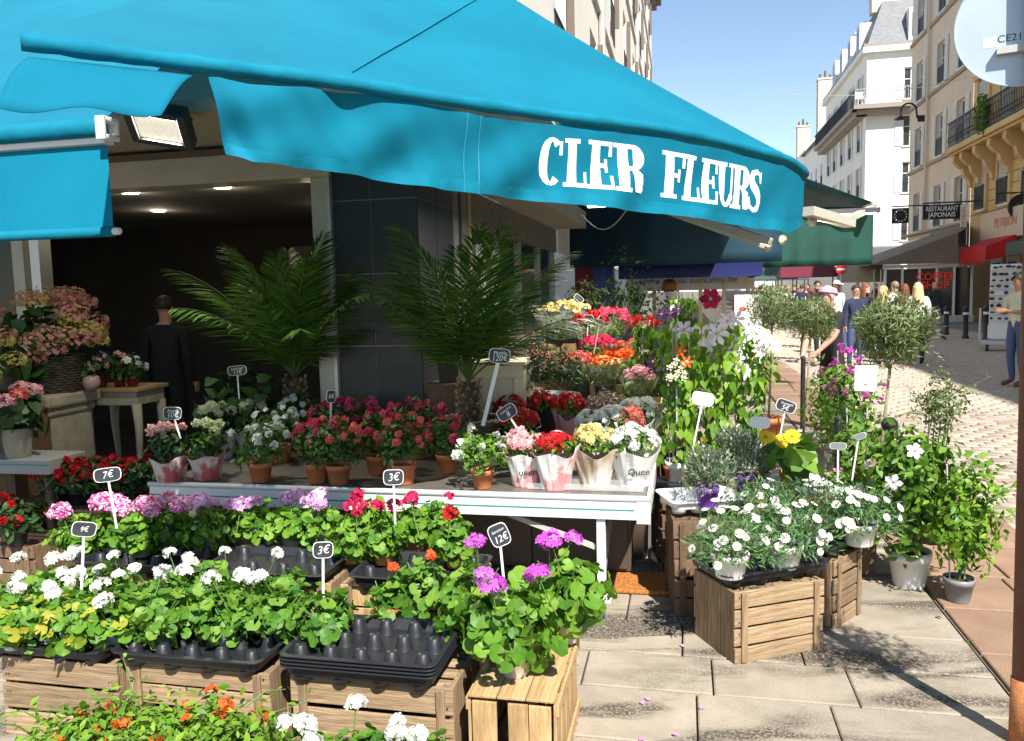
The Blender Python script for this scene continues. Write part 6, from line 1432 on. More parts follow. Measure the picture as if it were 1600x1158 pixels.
for u in (3, 6.2, 9.4, 12.6):
    dm = pbox3(PS, u-.6, u+.6, 18.25, 20.4, -.05, .9).build('dormer', M_whitew, rof); pbox3(PS, u-.4, u+.4, 18.5, 20.1, -.06, -.051).build('window', M_glass, dm)
M_chim = mat('chimney_brick', (.50, .45, .37), .9, (.6, .54, .45), scale=2); M_cpot = mat('chimney_pot', (.16, .085, .06), .8)
def chimney(parent, P, u0, u1, z0, z1, d0, d1, npots):
    c_ = pbox3(P, u0, u1, z0, z1, d0, d1).build('chimney', M_chim, parent); pbox3(P, u0-.08, u1+.08, z1, z1+.14, d0-.08, d1+.08).build('chimney_cap', M_whitew, c_)
    for q in range(npots):
        p = P(u0+(u1-u0)*(q+.5)/npots, z1+.14, (d0+d1)/2); h_ = (.55, .85, .45)[q % 3]; MB().tube([p, p+Vector((0, 0, h_))], [.15, .12], 8).build('chimney_pot', M_cpot, c_)
chimney(rof, PE, .7, 8, 21.0, 22.0, 2.2, 3.1, 8); chimney(rof, PE, 1.0, 2.6, 18.6, 21.6, 9.2, 10.0, 3); chimney(rof, PE, .6, 1.8, 18.2, 18.6, 15.6, 16.3, 3)
bal = pbox3(PE, -1.0, 9, 13.7, 14.0, -1.0, -.002).build('balcony', mat('balcony_stone', (.30, .26, .21), .8), R3); pbox3(PS, -.999, 16.4, 13.7, 13.999, -1.0, -.001).build('balcony_side', mat('balcony_stone'), bal)
pbox3(PE, -.7, 9, 13.35, 13.699, -.7, -.003).build('balcony_moulding', mat('balcony_stone'), bal); pbox3(PS, -.699, 16.4, 13.35, 13.698, -.7, -.004).build('balcony_moulding', mat('balcony_stone'), bal)
rl = MB(); pbox3(PE, -.95, 9, 15.0, 15.05, -.95, -.9, rl)
for q in range(48): pbox3(PE, -.95+q*.2, -.92+q*.2, 14.0, 15.0, -.94, -.91, rl)
rl.build('balcony_railing', mat('rail_grey', (.35, .35, .34), .6), R3)
rl = MB(); pbox3(PS, -.95, 16.4, 15.0, 15.05, -.96, -.9, rl)
for q in range(86): pbox3(PS, -.93+q*.2, -.90+q*.2, 14.0, 15.0, -.95, -.92, rl)
rl.build('balcony_railing', M_railb, R3)
ch = thing('balcony_chair', 'white plastic chair on the balcony corner of the white house', 'chair', SN(61-.45, NR-.5, 14.0))
MB().bx(-.3, .3, -.3, .3, .42, .47).build('seat', M_frame, ch); MB().bx(-.3, .3, .25, .3, .471, 1.0).build('backrest', M_frame, ch)
for x in (-.26, .26):
    for y in (-.26, .26): MB().bx(x-.03, x+.03, y-.03, y+.03, 0, .419).build('leg', M_frame, ch)
    MB().bx(x-.03, x+.03, -.28, .24, .62, .66).build('armrest', M_frame, ch)
# TV aerial
ae = thing('tv_aerial', 'thin television aerial on the chimney of the white house', 'aerial', SN(61+2.4, NR+.9, 22))
MB().tube([(0, 0, 0), (0, 0, 4.5)], .035, 5).build('mast', M_steel, ae); MB().tube([(-1.4, 0, 3.2), (.3, 0, 3.5)], .03, 5).build('boom', M_steel, ae); MB().tube([(-.5, 0, 4.2), (.5, 0, 4.4)], .03, 5).build('boom', M_steel, ae)
# further houses on the right
R4 = bld('grey_roof_house', 'cream house with dark zinc roof beyond the white corner house', 77.5, NR); ops4 = [(u-.5, u+.5, z, z+2) for u in (2, 5, 8, 11) for z in (4.5, 7.7, 10.9)]
mb = MB(); wall_open(mb, PS, 12.5, 15.2, ops4, .2); mb.quad(PS(0, 0, 0), PS(0, 15.2, 0), PS(0, 15.2, 8), PS(0, 0, 8)); mb.build('wall', M_whitew, R4); windows(R4, PS, ops4, shutters=False, sill=False)
r4 = MB().add([PS(-.1, 15.2, -.5), PS(12.6, 15.2, -.5), PS(12.6, 18.2, 3.5), PS(-.1, 18.2, 3.5), PS(-.1, 15.2, 8), PS(12.6, 15.2, 8)], [(0, 1, 2, 3), (0, 3, 4), (1, 5, 2), (3, 2, 5, 4)]).build('roof', mat('zinc_roof'), R4); chimney(r4, PS, .3, 1.1, 15, 18.6, 2.5, 3.6, 3)
R5 = bld('far_chimney_house', 'far pale gable house with tall chimney stacks', 90, NR); ops5 = [(u-.5, u+.5, z, z+2) for u in (3, 7, 11, 15, 19, 23) for z in (4.5, 7.7, 10.9)]
mb = MB(); wall_open(mb, PS, 28, 16, ops5, .2); mb.add([PS(0, 0, 0), PS(0, 16, 0), PS(0, 21.5, 5), PS(0, 16, 10), PS(0, 0, 10)], [(0, 1, 2, 3, 4)]); mb.build('wall', M_whitew, R5); windows(R5, PS, ops5, shutters=False, sill=False)
r5 = MB().add([PS(0, 16, 0), PS(28, 16, 0), PS(28, 21.4, 5), PS(0, 21.4, 5)], [(0, 1, 2, 3)]).build('roof', mat('zinc_roof'), R5); chimney(r5, PE, 1.4, 3.4, 17, 23.2, 1.0, 2.2, 4); chimney(r5, PE, .8, 2.2, 17, 20.5, 12, 13.2, 3)
R6 = bld('end_house', 'pale house closing the far end of the market street', 128, -22); ops6 = [(u-.6, u+.6, z, z+2) for u in np.arange(3, 44, 3.5) for z in (4.5, 7.7, 10.9)]
mb = MB(); wall_open(mb, PE, 46, 15, ops6, .2); mb.build('wall', M_whitew, R6); windows(R6, PE, ops6, shutters=False, sill=False, rail=False); pbox3(PE, 0, 46, 15, 17, 0, 6).build('roof', mat('zinc_roof'), R6)
L2 = bld('left_far_house', 'pale house row on the left side of the far street', 48.5, -1.9); ops7 = [(u-.55, u+.55, z, z+2) for u in np.arange(3, 60, 4) for z in (4.5, 7.7, 10.9)]
PL = lambda u, z, d: SN(u, -d, z)
mb = MB(); wall_open(mb, PL, 62, 14, ops7, .2); mb.quad(PL(0, 0, 0), PL(0, 14, 0), PL(0, 14, 8), PL(0, 0, 8)); mb.build('wall', M_facade, L2); windows(L2, PL, ops7, shutters=False, rail=False)
# coffee terrace
CT = thing('coffee_terrace', 'glazed coffee shop terrace with white posts and a brown sloping awning', 'terrace', SN(36, 8.2))
for q in range(6):
    u = q*.66; pbox3(PE, u, u+.09, .02, 2.3, 0, .09).build('post', M_frame, CT)
    if q < 5: pbox3(PE, u+.1, u+.65, .3, 2.25, .03, .05).build('glass_pane', mat('terrace_glass', (.03, .03, .032), .06, spec=.8), CT)
pbox3(PE, -.05, 3.45, 2.3, 2.42, -.02, .12).build('top_rail', M_frame, CT); pbox3(PE, -.05, 3.45, 0, .29, -.02, .1).build('kick_board', mat('kick_grey', (.5, .48, .45), .7), CT)
for q in range(5): pbox3(PS, .6+q*1.2, .7+q*1.2, .02, 2.3, 0, .08).build('post', M_frame, CT)
pbox3(PS, .1, 5.6, .3, 2.28, .02, .05).build('glass_pane', mat('terrace_glass'), CT)
aw = MB().add([PE(-.6, 2.45, -.25), PE(2.7, 3.65, -.25), PE(4.25, 4.1, 3.3), PE(4.25, 4.1, 9), PE(-.6, 2.45, 9)], [(0, 1, 2, 3, 4)]).add([PE(-.6, 2.45, -.26), PE(2.7, 3.65, -.26), PE(2.7, 2.45, -.26)], [(0, 1, 2)]).build('awning', mat('brown_canvas', (.17, .13, .095), .8, (.21, .165, .12), scale=2), CT, solid=.02)
lettering(CT, 'COFFEE\nSHOP', .42, mat('letter_red2', (.55, .02, .015), .5, emit=(.6, .02, .01), es=.15), SN(-.02, 1.95, 1.72), (R(90), 0, RZF), bold=.006)
rs2 = thing('small_awning', 'beige drop awning beside the coffee terrace', 'awning', SN(38, 6.9, 2.1)); MB().add([PE(0, .45, 0), PE(1.7, .55, 0), PE(1.7, -.35, -.1), PE(-.3, -.35, -.1)], [(0, 1, 2, 3)]).build('canvas', mat('beige_canvas', (.36, .30, .22), .8), rs2, solid=.02); MB().bx(-.03, .03, -.03, .03, -2.1, .5).build('post', M_frame, rs2, SN(0, 1.6))
for px, py, w_, lab, txt, rnd_ in ((1473, 331, 56, 'black hanging sign reading RESTAURANT JAPONAIS', 'RESTAURANT\nJAPONAIS', False), (1407, 337, 24, 'square black hanging sign with a round white emblem', None, True)):
    c = D(px, py, 35 if not rnd_ else 40); sc_ = c.y/FPX; t = thing('hanging_sign', lab, 'sign', c, RZF); hw = w_*sc_/2; hh = (11 if not rnd_ else 11.5)*sc_
    MB().bx(-hw, hw, 0, .08, -hh, hh).build('board', mat('sign_black', (.012, .012, .014), .5), t); MB().bx(-hw, hw+.9, .02, .06, hh+.06, hh+.12).build('bracket', M_railb, t)
    if txt:
        for k_, l_ in enumerate(txt.split('\n')): lettering(t, l_, .29, M_chalk, (-.03, -.006, .13-.26*k_), (R(90), 0, 0), bold=.003, sx=.72 if k_ == 0 else .85)
    else:
        rg = MB()
        for q in range(24):
            a = q*math.pi/12
            if q % 2: rg.box((math.cos(a)*.28, -.008, math.sin(a)*.28), (.05, .01, .07), rot=Matrix.Rotation(-a, 3, 'Y'))
        tag(rg.build('emblem', M_chalk, t), kind='stuff')
t = thing('banner_sign', 'narrow white banner sign reading PETIBON in red', 'sign', D(1506, 338, 34.2), RZF); MB().bx(-.12, .12, 0, .06, -.45, .5).build('board', M_frame, t); lettering(t, 'PETIBON', .2, mat('letter_red'), (0, -.005, 0), (R(90), R(-90), 0))
t = thing('round_sign', 'black round hanging sign reading LA', 'sign', D(1597, 323, 30), RZF); MB().lathe([(0, -.05), (.48, -.05), (.48, .05), (0, .05)], 24).build('board', mat('sign_black'), t).rotation_euler = (R(90), 0, 0); MB().bx(-.9, .3, -.02, .02, .5, .55).build('bracket', M_railb, t); lettering(t, 'LA', .24, M_chalk, (-.05, -.06, 0), (R(90), 0, 0))
# wall lamp on the beige house
t = thing('wall_lamp', 'black swan-neck street lamp fixed to the beige house', 'lamp', D(1437, 184, 43))
sc_ = 43/FPX; pts = [Vector((0, 0, 0)), Vector((-4*sc_, 0, 0)), Vector((-5*sc_, 0, 10*sc_))]+[Vector((-17*sc_+12*sc_*math.cos(a), 0, 10*sc_+12*sc_*math.sin(a))) for a in [math.pi*k/8 for k in range(1, 9)]]+[Vector((-29*sc_, 0, 2*sc_))]
MB().tube(pts, .05, 8).build('arm', M_railb, t, smooth=True); MB().lathe([(.04, .1), (.12, .0), (.36, -.12), (.33, -.12), (.1, -.02)], 16, (-29*sc_, 0, 2*sc_)).build('lamp_shade', M_railb, t, smooth=True); MB().bx(-.1, .25, -.05, .05, -.2, .12).build('bracket', M_railb, t)
t = thing('no_entry_sign', 'round red no-entry sign with a white bar on a post', 'sign', G(1313, 520), RZF); zz = D(1313, 421, t.location.y).z
rr = 8*t.location.y/FPX; MB().lathe([(0, -.01), (rr, -.01), (rr, .01), (0, .01)], 24).build('disc', mat('sign_red', (.5, .015, .02), .4), t, (0, 0, zz)).rotation_euler = (R(90), 0, 0); MB().bx(-rr*.75, rr*.75, -.016, -.012, -rr*.17, rr*.17).build('bar', M_frame, t, (0, 0, zz)); MB().tube([(0, .06, 0), (0, .06, zz+.1)], .035, 8).build('post', mat('zinc'), t)
wr = thing('overhead_wire', 'thin pale wire strung across the street between the houses', 'wire', (0, 0, 0)); a, b = D(1205, 146, 50), D(1560, 112, 34); MB().tube([a.lerp(b, i/16)+Vector((0, 0, -.5*math.sin(math.pi*i/16))) for i in range(17)], .018, 5).build('strand', mat('wire_pale', (.55, .52, .45), .6), wr)

# ================================================================ street furniture
for n_, (px, py, h_) in enumerate(((1478, 523, .95), (1508, 529, 1.0), (1540, 532, 1.05))):
    t = thing('bollard', ['black bollard in front of the coffee terrace', 'black bollard with a pale band near the shop door', 'black bollard beside the sunglasses cart'][n_], 'bollard', G(px, py), 0, 'black street bollards')
    MB().lathe([(0, 0), (.10, 0), (.10, .05), (.075, .08), (.07, h_*.8), (.085, h_*.82), (.085, h_*.88), (.06, h_*.94), (0, h_)], 14).build('post', M_railb, t, smooth=True); MB().lathe([(.076, h_*.70), (.079, h_*.70), (.079, h_*.77), (.074, h_*.77)], 14).build('band', M_frame, t)
bp_ = D(1390, 664, 5.4); t = thing('bollard', 'black ball-topped bollard among the climbers', 'bollard', (bp_.x, bp_.y, 0)); MB().lathe([(0, 0), (.06, 0), (.06, .03), (.035, .05), (.03, bp_.z-.05)], 14).build('post', M_railb, t, smooth=True); MB().sphere((0, 0, bp_.z), .055, 16, 10).build('ball', M_railb, t, smooth=True)
for px, py, lab in ((1310, 655, 'slim black post beside the bougainvillea'), (1255, 560, 'slim black post behind the lollipop olive')):
    p = D(px, py, 5.6 if px > 1300 else 8.6); t = tag(MB().tube([(0, 0, 0), (0, 0, p.z)], .025, 10).sphere((0, 0, p.z), .03, 10, 6).build('bollard', M_railb, None, (p.x, p.y, 0)), lab, 'bollard')
ct_ = thing('sunglasses_cart', 'white display cart with racks of sunglasses on a platform trolley', 'cart', G(1574, 548), R(-30))
MB().bx(-.55, .55, -.3, .3, .16, .24).build('platform', mat('cart_grey', (.5, .52, .55), .5), ct_, bevel=.01)
for x in (-.42, .42):
    for y in (-.22, .22): MB().tube([(x-.03, y, .08), (x+.03, y, .08)], .08, 14).build('wheel', M_blackpl, ct_)
MB().tube([(-.58, -.28, .24), (-.58, -.28, 1.0), (-.58, .28, 1.0), (-.58, .28, .24)], .02, 8).build('handle', mat('cart_grey'), ct_)
MB().bx(-.4, .55, -.05, .05, .3, 2.05).build('rack_board', M_frame, ct_, bevel=.01); MB().bx(-.42, .5, -.22, -.06, .3, .62).build('box', M_frame, ct_)
g_ = random.Random(4)
for i_ in range(9):
    MB().bx(-.4, .55, -.12, -.055, .72+i_*.15, .73+i_*.15).build('shelf', M_frame, ct_)
    for j_ in range(7):
        if g_.random() < .82: MB().sphere((-.33+j_*.13+g_.uniform(-.03, .03), -.10, .775+i_*.15+g_.uniform(-.01, .02)), g_.uniform(.045, .07), 8, 5, (g_.uniform(.7, 1.1), .4, g_.uniform(.4, .9))).build('sunglasses', mat(['goods_black', 'goods_blue', 'goods_brown'][g_.randrange(3)], [(.02, .02, .022), (.03, .05, .12), (.14, .07, .03)][(i_+j_) % 3], .4), ct_)
# right-hand pole with the back of a round sign
PO = thing('sign_post', 'rusty brown post with the grey back of a round traffic sign', 'sign', G(1588, 1160)+Vector((.012, 0, 0)))
M_rust = mat('rusty_paint', (.11, .042, .026), .55, (.16, .06, .035), scale=14, bump=.2); M_rust2 = mat('bare_rust', (.26, .085, .028), .8, (.38, .15, .05), scale=30, bump=.4)
MB().tube([(0, 0, 0), (.0, 0, .24)], .036, 18).build('base_sleeve', M_rust2, PO, smooth=True); MB().tube([(0, 0, .241), (-.04, 0, 3.3)], .032, 18).build('post', M_rust, PO, smooth=True)
dc = D(1602, 34, PO.location.y+.055); rel = dc-Vector(PO.location); rr = 94*dc.y/FPX
dk = MB().lathe([(0, -.004), (rr, -.004), (rr, .006), (rr*.985, .006), (rr*.98, .0), (0, .0)], 56).build('sign_disc', mat('sign_back', (.40, .47, .54), .45, (.46, .53, .60), scale=5, metal=.2), PO, rel); dk.rotation_euler = (R(90), 0, R(-28))
MB().bx(-.07, .06, -.012, .012, .0005, .03).build('clamp', mat('zinc'), dk, (-.01, -.088, 0))
MB().bx(-.02, .02, -.017, .017, .0004, .0009).build('sticker', M_frame, dk, (-.10, -.052, 0))
lettering(dk, 'CE21', .034, mat('ink_black'), (-.042, -.046, .001), (0, 0, 0))
tr = topiary(G(1650, 1190)+Vector((.12, -.42, 0)), 1.55, .24, 'lollipop olive tree in a grey pot beside the rusty sign post', 9, 900, lsz=.055, potm=M_greypot, pr=.13, ph=.2)
# ================================================================ neighbour along the left side of the street
NS = thing('sushi_shop', 'neighbouring shop with royal blue awning and cream window posts', 'shop', W2(7.4), RZF)
M_royal = mat('royal_blue_canvas', (.002, .009, .10), .7, (.003, .012, .13), scale=3, trans=.1)
MB().grid([[(x, 0, z) for x in (.75, 1.8, 2.9)] for z in (1.82, 2.12)]).grid([[(x, y, 2.12+.45*(2.9-x)/2.9) for x in (.05, 2.9)] for y in (0, 5)]).grid([[(2.9, y, z) for y in (0, 2.5, 5)] for z in (1.82, 2.12)]).build('awning', M_royal, NS, solid=.01)
MB().bx(.3, .62, .6, .9, 0, 2.4).build('pilaster', mat('blue_gloss', (.03, .07, .26), .4), NS); MB().bx(-.02, .28, .62, .8, .2, 2.2).build('board', mat('crimson_board', (.17, .01, .03), .6), NS)
for i_ in range(6): MB().bx(.75+i_*.42, .82+i_*.42, 2.5, 2.57, 0, 2.0).build('post', M_creamw, NS)
MB().bx(.7, 3.0, 2.52, 2.55, 1.62, 1.98).build('glass_banner', mat('banner_white', (.6, .62, .65), .4), NS); lettering(NS, 'poké bubble sushi.shop.be', .16, mat('ink_blue', (.05, .1, .3), .5), (1.85, 2.50, 1.8), (R(90), 0, 0))
MB().bx(.7, 3.0, 2.6, 2.62, 0, 1.6).build('glass_pane', mat('dusky_glass', (.10, .10, .10), .1, glass=True, alpha=.5), NS)
MB().lathe([(0, 0), (.09, 0), (.13, .16), (.12, .16)], 14).build('hanging_cup', M_frame, NS, (1.55, 1.2, 1.45)); MB().sphere((0, 0, 0), .13, 10, 8).build('ice_cream', mat('scoop', (.25, .1, .05), .7), NS, (1.5, 1.2, 1.7))
t = thing('menu_board', 'white menu board with black frame outside the sushi shop', 'sign', Vector((3.35, 11.2, 0)), R(-10)); zt = D(1165, 455, 11.2).z
MB().bx(-.22, .22, 0, .04, .5, zt).build('frame', M_railb, t); MB().bx(-.19, .19, -.004, -.001, .55, zt-.05).build('sheet', M_frame, t)
for i_ in range(4): MB().sphere((-.08+.12*(i_ % 2), -.006, zt-.25-.22*i_), .055, 10, 6, (1, .1, .6)).build('picture', mat('dish_%d' % (i_ % 3), [(.5, .08, .05), (.08, .1, .03), (.4, .25, .1)][i_ % 3], .6), t)
for x in (-.19, .19): MB().bar((x, .02, .5), (x, .05, 0), .03, .03).build('leg', M_railb, t)
# far market stalls
for n_, (px, dp, c, lab) in enumerate(((1262, 42, (.11, .008, .02), 'far stall with a dark crimson awning'), (1205, 50, (.04, .08, .06), 'far stall with a dark green awning'), (1228, 58, (.5, .5, .47), 'far stall with a pale awning'), (1180, 62, (.07, .1, .09), 'farthest stall with a grey green awning'))):
    p = D(px, 430, dp); t = thing('market_stall', lab, 'stall', (p.x, p.y, 0), RZF, None)
    MB().add([(-1.5, -1, 2.1), (1.5, -1, 2.1), (1.5, 1, 2.1), (-1.5, 1, 2.1), (-1.2, .8, 3.0), (1.2, .8, 3.0)], [(0, 1, 5, 4), (1, 2, 5), (3, 0, 4), (2, 3, 4, 5)]).build('awning', mat('stall_%d' % n_, c, .8), t, solid=.02)
    for x in (-1.4, 1.4):
        for y in (-.9, .9): MB().bx(x-.03, x+.03, y-.03, y+.03, 0, 2.1).build('post', M_steel, t)
    MB().bx(-1.4, 1.4, -.6, .6, .75, .85).build('counter', M_woodd, t)

# ================================================================ people
SK = dict(light=mat('skin_light', (.55, .32, .23), .55), tan=mat('skin_tan', (.36, .18, .11), .55)); M_shoe = mat('shoe_dark', (.03, .022, .018), .5); M_shoeb = mat('shoe_brown', (.14, .05, .02), .5)
def cloth(name, c): return mat('cloth_'+name, c, .85, tuple(x*1.25 for x in c), scale=18, bump=.35, bscale=30)
def person(label, loc, rz, h, top, bottom, skin='light', hair=(.05, .03, .02), style='short', pose='stand', sleeves='long', shoe=None, group=None, extra=None, lean=0.0):
    t = thing('person', label, 'person', loc, rz, group); k = h/1.75
    J = dict(pel=(0, 0, .95), spi=(0, .0, 1.14), che=(0, .0, 1.34), nek=(0, .0, 1.475), chn=(0, -.012, 1.535), hed=(0, -.012, 1.62), crn=(0, 0, 1.70))
    Rd = dict(pel=(.155, .115), spi=(.145, .105), che=(.165, .115), nek=(.058, .058), chn=(.062, .07), hed=(.076, .094), crn=(.055, .07))
    E = [('pel', 'spi'), ('spi', 'che'), ('che', 'nek'), ('nek', 'chn'), ('chn', 'hed'), ('hed', 'crn')]
    for s_, sd in ((-1, 'l'), (1, 'r')):
        sh = (s_*.175, .0, 1.41); el = (s_*.235, .02, 1.13); wr_ = (s_*.245, -.06, .89); hp = (s_*.095, 0, .90); kn = (s_*.105, -.02, .49); an = (s_*.105, .03, .09); to = (s_*.125, -.15, .035)
        if pose == 'walk': kn = (s_*.10, -.02-.13*s_, .50); an = (s_*.10, .03-.24*s_, .10); to = (s_*.12, an[1]-.17, .035); wr_ = (s_*.25, -.06+.16*s_, .93); el = (s_*.235, .03+.05*s_, 1.14)
        if pose == 'hold': el = (s_*.23, -.02, 1.13); wr_ = (s_*.09, -.27, 1.17)
        if pose == 'reach': el = (s_*.21, -.17, 1.18); wr_ = (s_*.13, -.36, .97+.05*s_)
        if pose == 'sit': kn = (s_*.11, -.44, .93); an = (s_*.11, -.42, .55); to = (s_*.12, -.58, .50); wr_ = (s_*.14, -.3, 1.0); el = (s_*.23, -.06, 1.13)
        dv = (Vector(wr_)-Vector(el)).normalized(); pm = Vector(wr_)+dv*.055
        J.update({sd+'sh': sh, sd+'el': el, sd+'wr': wr_, sd+'pm': tuple(pm), sd+'hp': hp, sd+'kn': kn, sd+'an': an, sd+'to': to})
        Rd.update({sd+'sh': (.068, .068), sd+'el': (.048, .048), sd+'wr': (.028, .032), sd+'pm': (.02, .035), sd+'hp': (.095, .10), sd+'kn': (.062, .066), sd+'an': (.042, .046), sd+'to': (.042, .03)})
        E += [('che', sd+'sh'), (sd+'sh', sd+'el'), (sd+'el', sd+'wr'), (sd+'wr', sd+'pm'), ('pel', sd+'hp'), (sd+'hp', sd+'kn'), (sd+'kn', sd+'an'), (sd+'an', sd+'to')]
        side_ = dv.cross(Vector((1, 0, 0)) if abs(dv.x) < .8 else Vector((0, 0, 1))).normalized()
        for q in range(4):
            b_ = pm+side_*(.027-.018*q)+dv*.02; e_ = b_+dv*(.045, .055, .052, .04)[q]+Vector((-s_*.012, -.008, 0)); nm = sd+'f%d' % q; J[nm] = tuple(b_); J[nm+'t'] = tuple(e_); Rd[nm] = (.0095, .0095); Rd[nm+'t'] = (.008, .008); E += [(sd+'pm', nm), (nm, nm+'t')]
        b_ = Vector(wr_)+dv*.03+side_*.03; nm = sd+'th'; J[nm] = tuple(b_); J[nm+'t'] = tuple(b_+dv*.035+side_*.02); Rd[nm] = (.011, .011); Rd[nm+'t'] = (.009, .009); E += [(sd+'wr', nm), (nm, nm+'t')]
    if lean:
        for n_ in J:
            if n_[1:] not in ('hp', 'kn', 'an', 'to') and n_ != 'pel':
                v = Vector(J[n_]); v -= Vector((0, 0, .95)); v = Matrix.Rotation(lean, 3, 'X') @ v; J[n_] = tuple(v+Vector((0, 0, .95)))
    if pose == 'sit':
        for n_ in J: v = J[n_]; J[n_] = (v[0], v[1], v[2]-.47)
    names = list(J); idx = {n_: i for i, n_ in enumerate(names)}
    me = bpy.data.meshes.new('body'); me.from_pydata([tuple(Vector(J[n_])*k) for n_ in names], [(idx[a], idx[b]) for a, b in E], [])
    o = bpy.data.objects.new('tmp', me); COL.objects.link(o); md = o.modifiers.new('s', 'SKIN'); sv = me.skin_vertices[0].data
    for n_ in names: sv[idx[n_]].radius = (Rd[n_][0]*k, Rd[n_][1]*k)
    sv[idx['pel']].use_root = True; md.use_smooth_shade = True; md.branch_smoothing = .6
    sb = o.modifiers.new('b', 'SUBSURF'); sb.levels = 1; sb.render_levels = 1
    em = bpy.data.meshes.new_from_object(o.evaluated_get(bpy.context.evaluated_depsgraph_get())); bpy.data.objects.remove(o)
    mats = [SK[skin], top, bottom, shoe or M_shoe]
    for m_ in mats: em.materials.append(m_)
    seg = []
    for a, b in E:
        if 'to' in (a[1:], b[1:]): c_ = 3
        elif a[1:2] == 'f' or b[1:2] == 'f' or b[1:] in ('pm', 'th', 'tht') or a[1:] == 'th': c_ = 0
        elif a in ('nek', 'chn', 'hed'): c_ = 0
        elif a in ('lel', 'rel'): c_ = 1 if sleeves == 'long' else 0
        elif a[1:] in ('hp', 'kn') or b[1:] == 'hp': c_ = 2
        else: c_ = 1
        if (a, b) == ('che', 'nek'): c_ = 1
        seg.append((np.array(J[a])*k, np.array(J[b])*k, c_, (a, b)))
    ce = np.zeros(len(em.polygons)*3); em.polygons.foreach_get('center', ce); ce = ce.reshape(-1, 3); best = np.full(len(ce), 9.); mi = np.zeros(len(ce), int)
    for a, b, c_, nm in seg:
        ab = b-a; tt = np.clip(((ce-a)@ab)/(ab@ab+1e-9), 0, 1); ra_, rb_ = Rd[nm[0]], Rd[nm[1]]; d_ = np.linalg.norm(ce-(a+tt[:, None]*ab), axis=1)-k*((ra_[0]+ra_[1])/2*(1-tt)+(rb_[0]+rb_[1])/2*tt); up_ = d_ < best; best[up_] = d_[up_]; mi[up_] = c_
        if nm[0][1:] == 'sh' and sleeves == 'short': mi[up_ & (tt > .72)] = 0
        if nm == ('che', 'nek'): mi[up_ & (tt > .72)] = 0
        if nm == ('pel', 'spi'): mi[up_ & (tt < .25)] = 2
    em.polygons.foreach_set('material_index', mi.tolist()); em.polygons.foreach_set('use_smooth', [True]*len(mi)); em.update()
    mobj('body', em, t)
    hd = Vector(J['hed'])*k; M_hair = mat('hair_%.2f_%.2f_%.2f' % hair, hair, .6, tuple(x*1.5 for x in hair), scale=40, stretch=(1, 1, .2))
    fx = MB()
    for s_ in (-1, 1): fx.sphere(hd+Vector((s_*.03, -.088, .0))*k, .014*k, 8, 5, (1, .5, .7), 1); fx.box(hd+Vector((s_*.03, -.092, .025))*k, (.03*k, .012*k, .006*k), 0, 1); fx.sphere(hd+Vector((s_*.078, .005, -.01))*k, .024*k, 8, 6, (.4, .8, 1.2), 0)
    fx.tube([hd+Vector((0, -.090, .01))*k, hd+Vector((0, -.112, -.022))*k, hd+Vector((0, -.09, -.03))*k], [.006*k, .013*k, .008*k], 6, 0); fx.sphere(hd+Vector((0, -.085, -.053))*k, .02*k, 8, 5, (1, .4, .3), 2)
    tag(fx.build('face', [SK[skin], mat('eye_dark', (.02, .015, .012), .4), mat('lips', (.4, .14, .12), .5)], t, smooth=True), kind='stuff')
    hm = MB(); n_, m_ = 18, 10
    def hp_(th, ph, r):
        return hd+Vector((r*.086*math.sin(th)*math.cos(ph), .012+r*.104*math.sin(th)*math.sin(ph), .022+r*.100*math.cos(th)))*k
    if style != 'bald':
        rows = []
        for i in range(m_+1):
            row_ = []
            for j in range(n_+1):
                ph = 2*math.pi*j/n_; front = max(0, -math.sin(ph)); ext = math.pi*(.62-.30*front**1.2)
                if style == 'cap': ext = math.pi*.45
                if style == 'long': ext = math.pi*(.72-.42*front**.8)
                row_.append(hp_(ext*i/m_, ph, 1.0+.02*math.sin(ph*7+i)))
            rows.append(row_)
        hm.grid(rows, flip=True); hm.build('hair' if style not in ('cap', 'wrap') else 'cap', extra if style in ('cap', 'wrap') else M_hair, t, smooth=True)
        if style == 'long':
            rows = []
            for i in range(9):
                f = i/8; rows.append([hd+Vector((math.cos(a)*(.080+.045*f+.006*math.sin(a*11+f*4)), .02+math.sin(a)*(.092+.03*f), .03-.36*f+.02*math.sin(a*9)))*k for a in [math.pi*(-.04+1.08*j/16) for j in range(17)]])
            MB().grid(rows).build('hair', M_hair, t, smooth=True, solid=.015)
        if style == 'cap': MB().add([hd+Vector((x*.08, y, z))*k for x, y, z in ((-1, -.06, .04), (1, -.06, .04), (.8, -.17, .025), (-.8, -.17, .025))], [(0, 1, 2, 3)]).build('cap_peak', extra, t, solid=.01)
        if style == 'wrap':
            for q in range(3): MB().tube([hp_(.9+.22*q+.15*math.sin(a), a, 1.03) for a in [2*math.pi*i/20 for i in range(21)]], .018*k, 6).build('wrap_fold', extra, t, smooth=True)
            MB().sphere(hd+Vector((0, .12, .03))*k, .04*k, 10, 8).build('bun', M_hair, t, smooth=True)
    return t
navy, black, white_c, grey, denim, beige, pinkc, teal, darkg = (cloth(*x) for x in (('navy', (.015, .022, .06)), ('black', (.012, .012, .014)), ('white', (.66, .65, .62)), ('grey', (.16, .16, .18)), ('denim', (.045, .07, .15)), ('khaki', (.42, .43, .33)), ('pink', (.5, .10, .13)), ('blue', (.02, .13, .38)), ('charcoal', (.025, .03, .03))))
person('man in khaki short-sleeved shirt and jeans holding a phone by the sign post', G(1587, 604), R(-80), 1.78, beige, denim, 'tan', (.02, .015, .012), 'short', 'hold', 'short', M_shoeb)
person('man in dark jacket and grey trousers walking past the terrace', G(1459, 531), R(10), 1.72, darkg, grey, 'light', (.3, .28, .26), 'bald', 'walk')
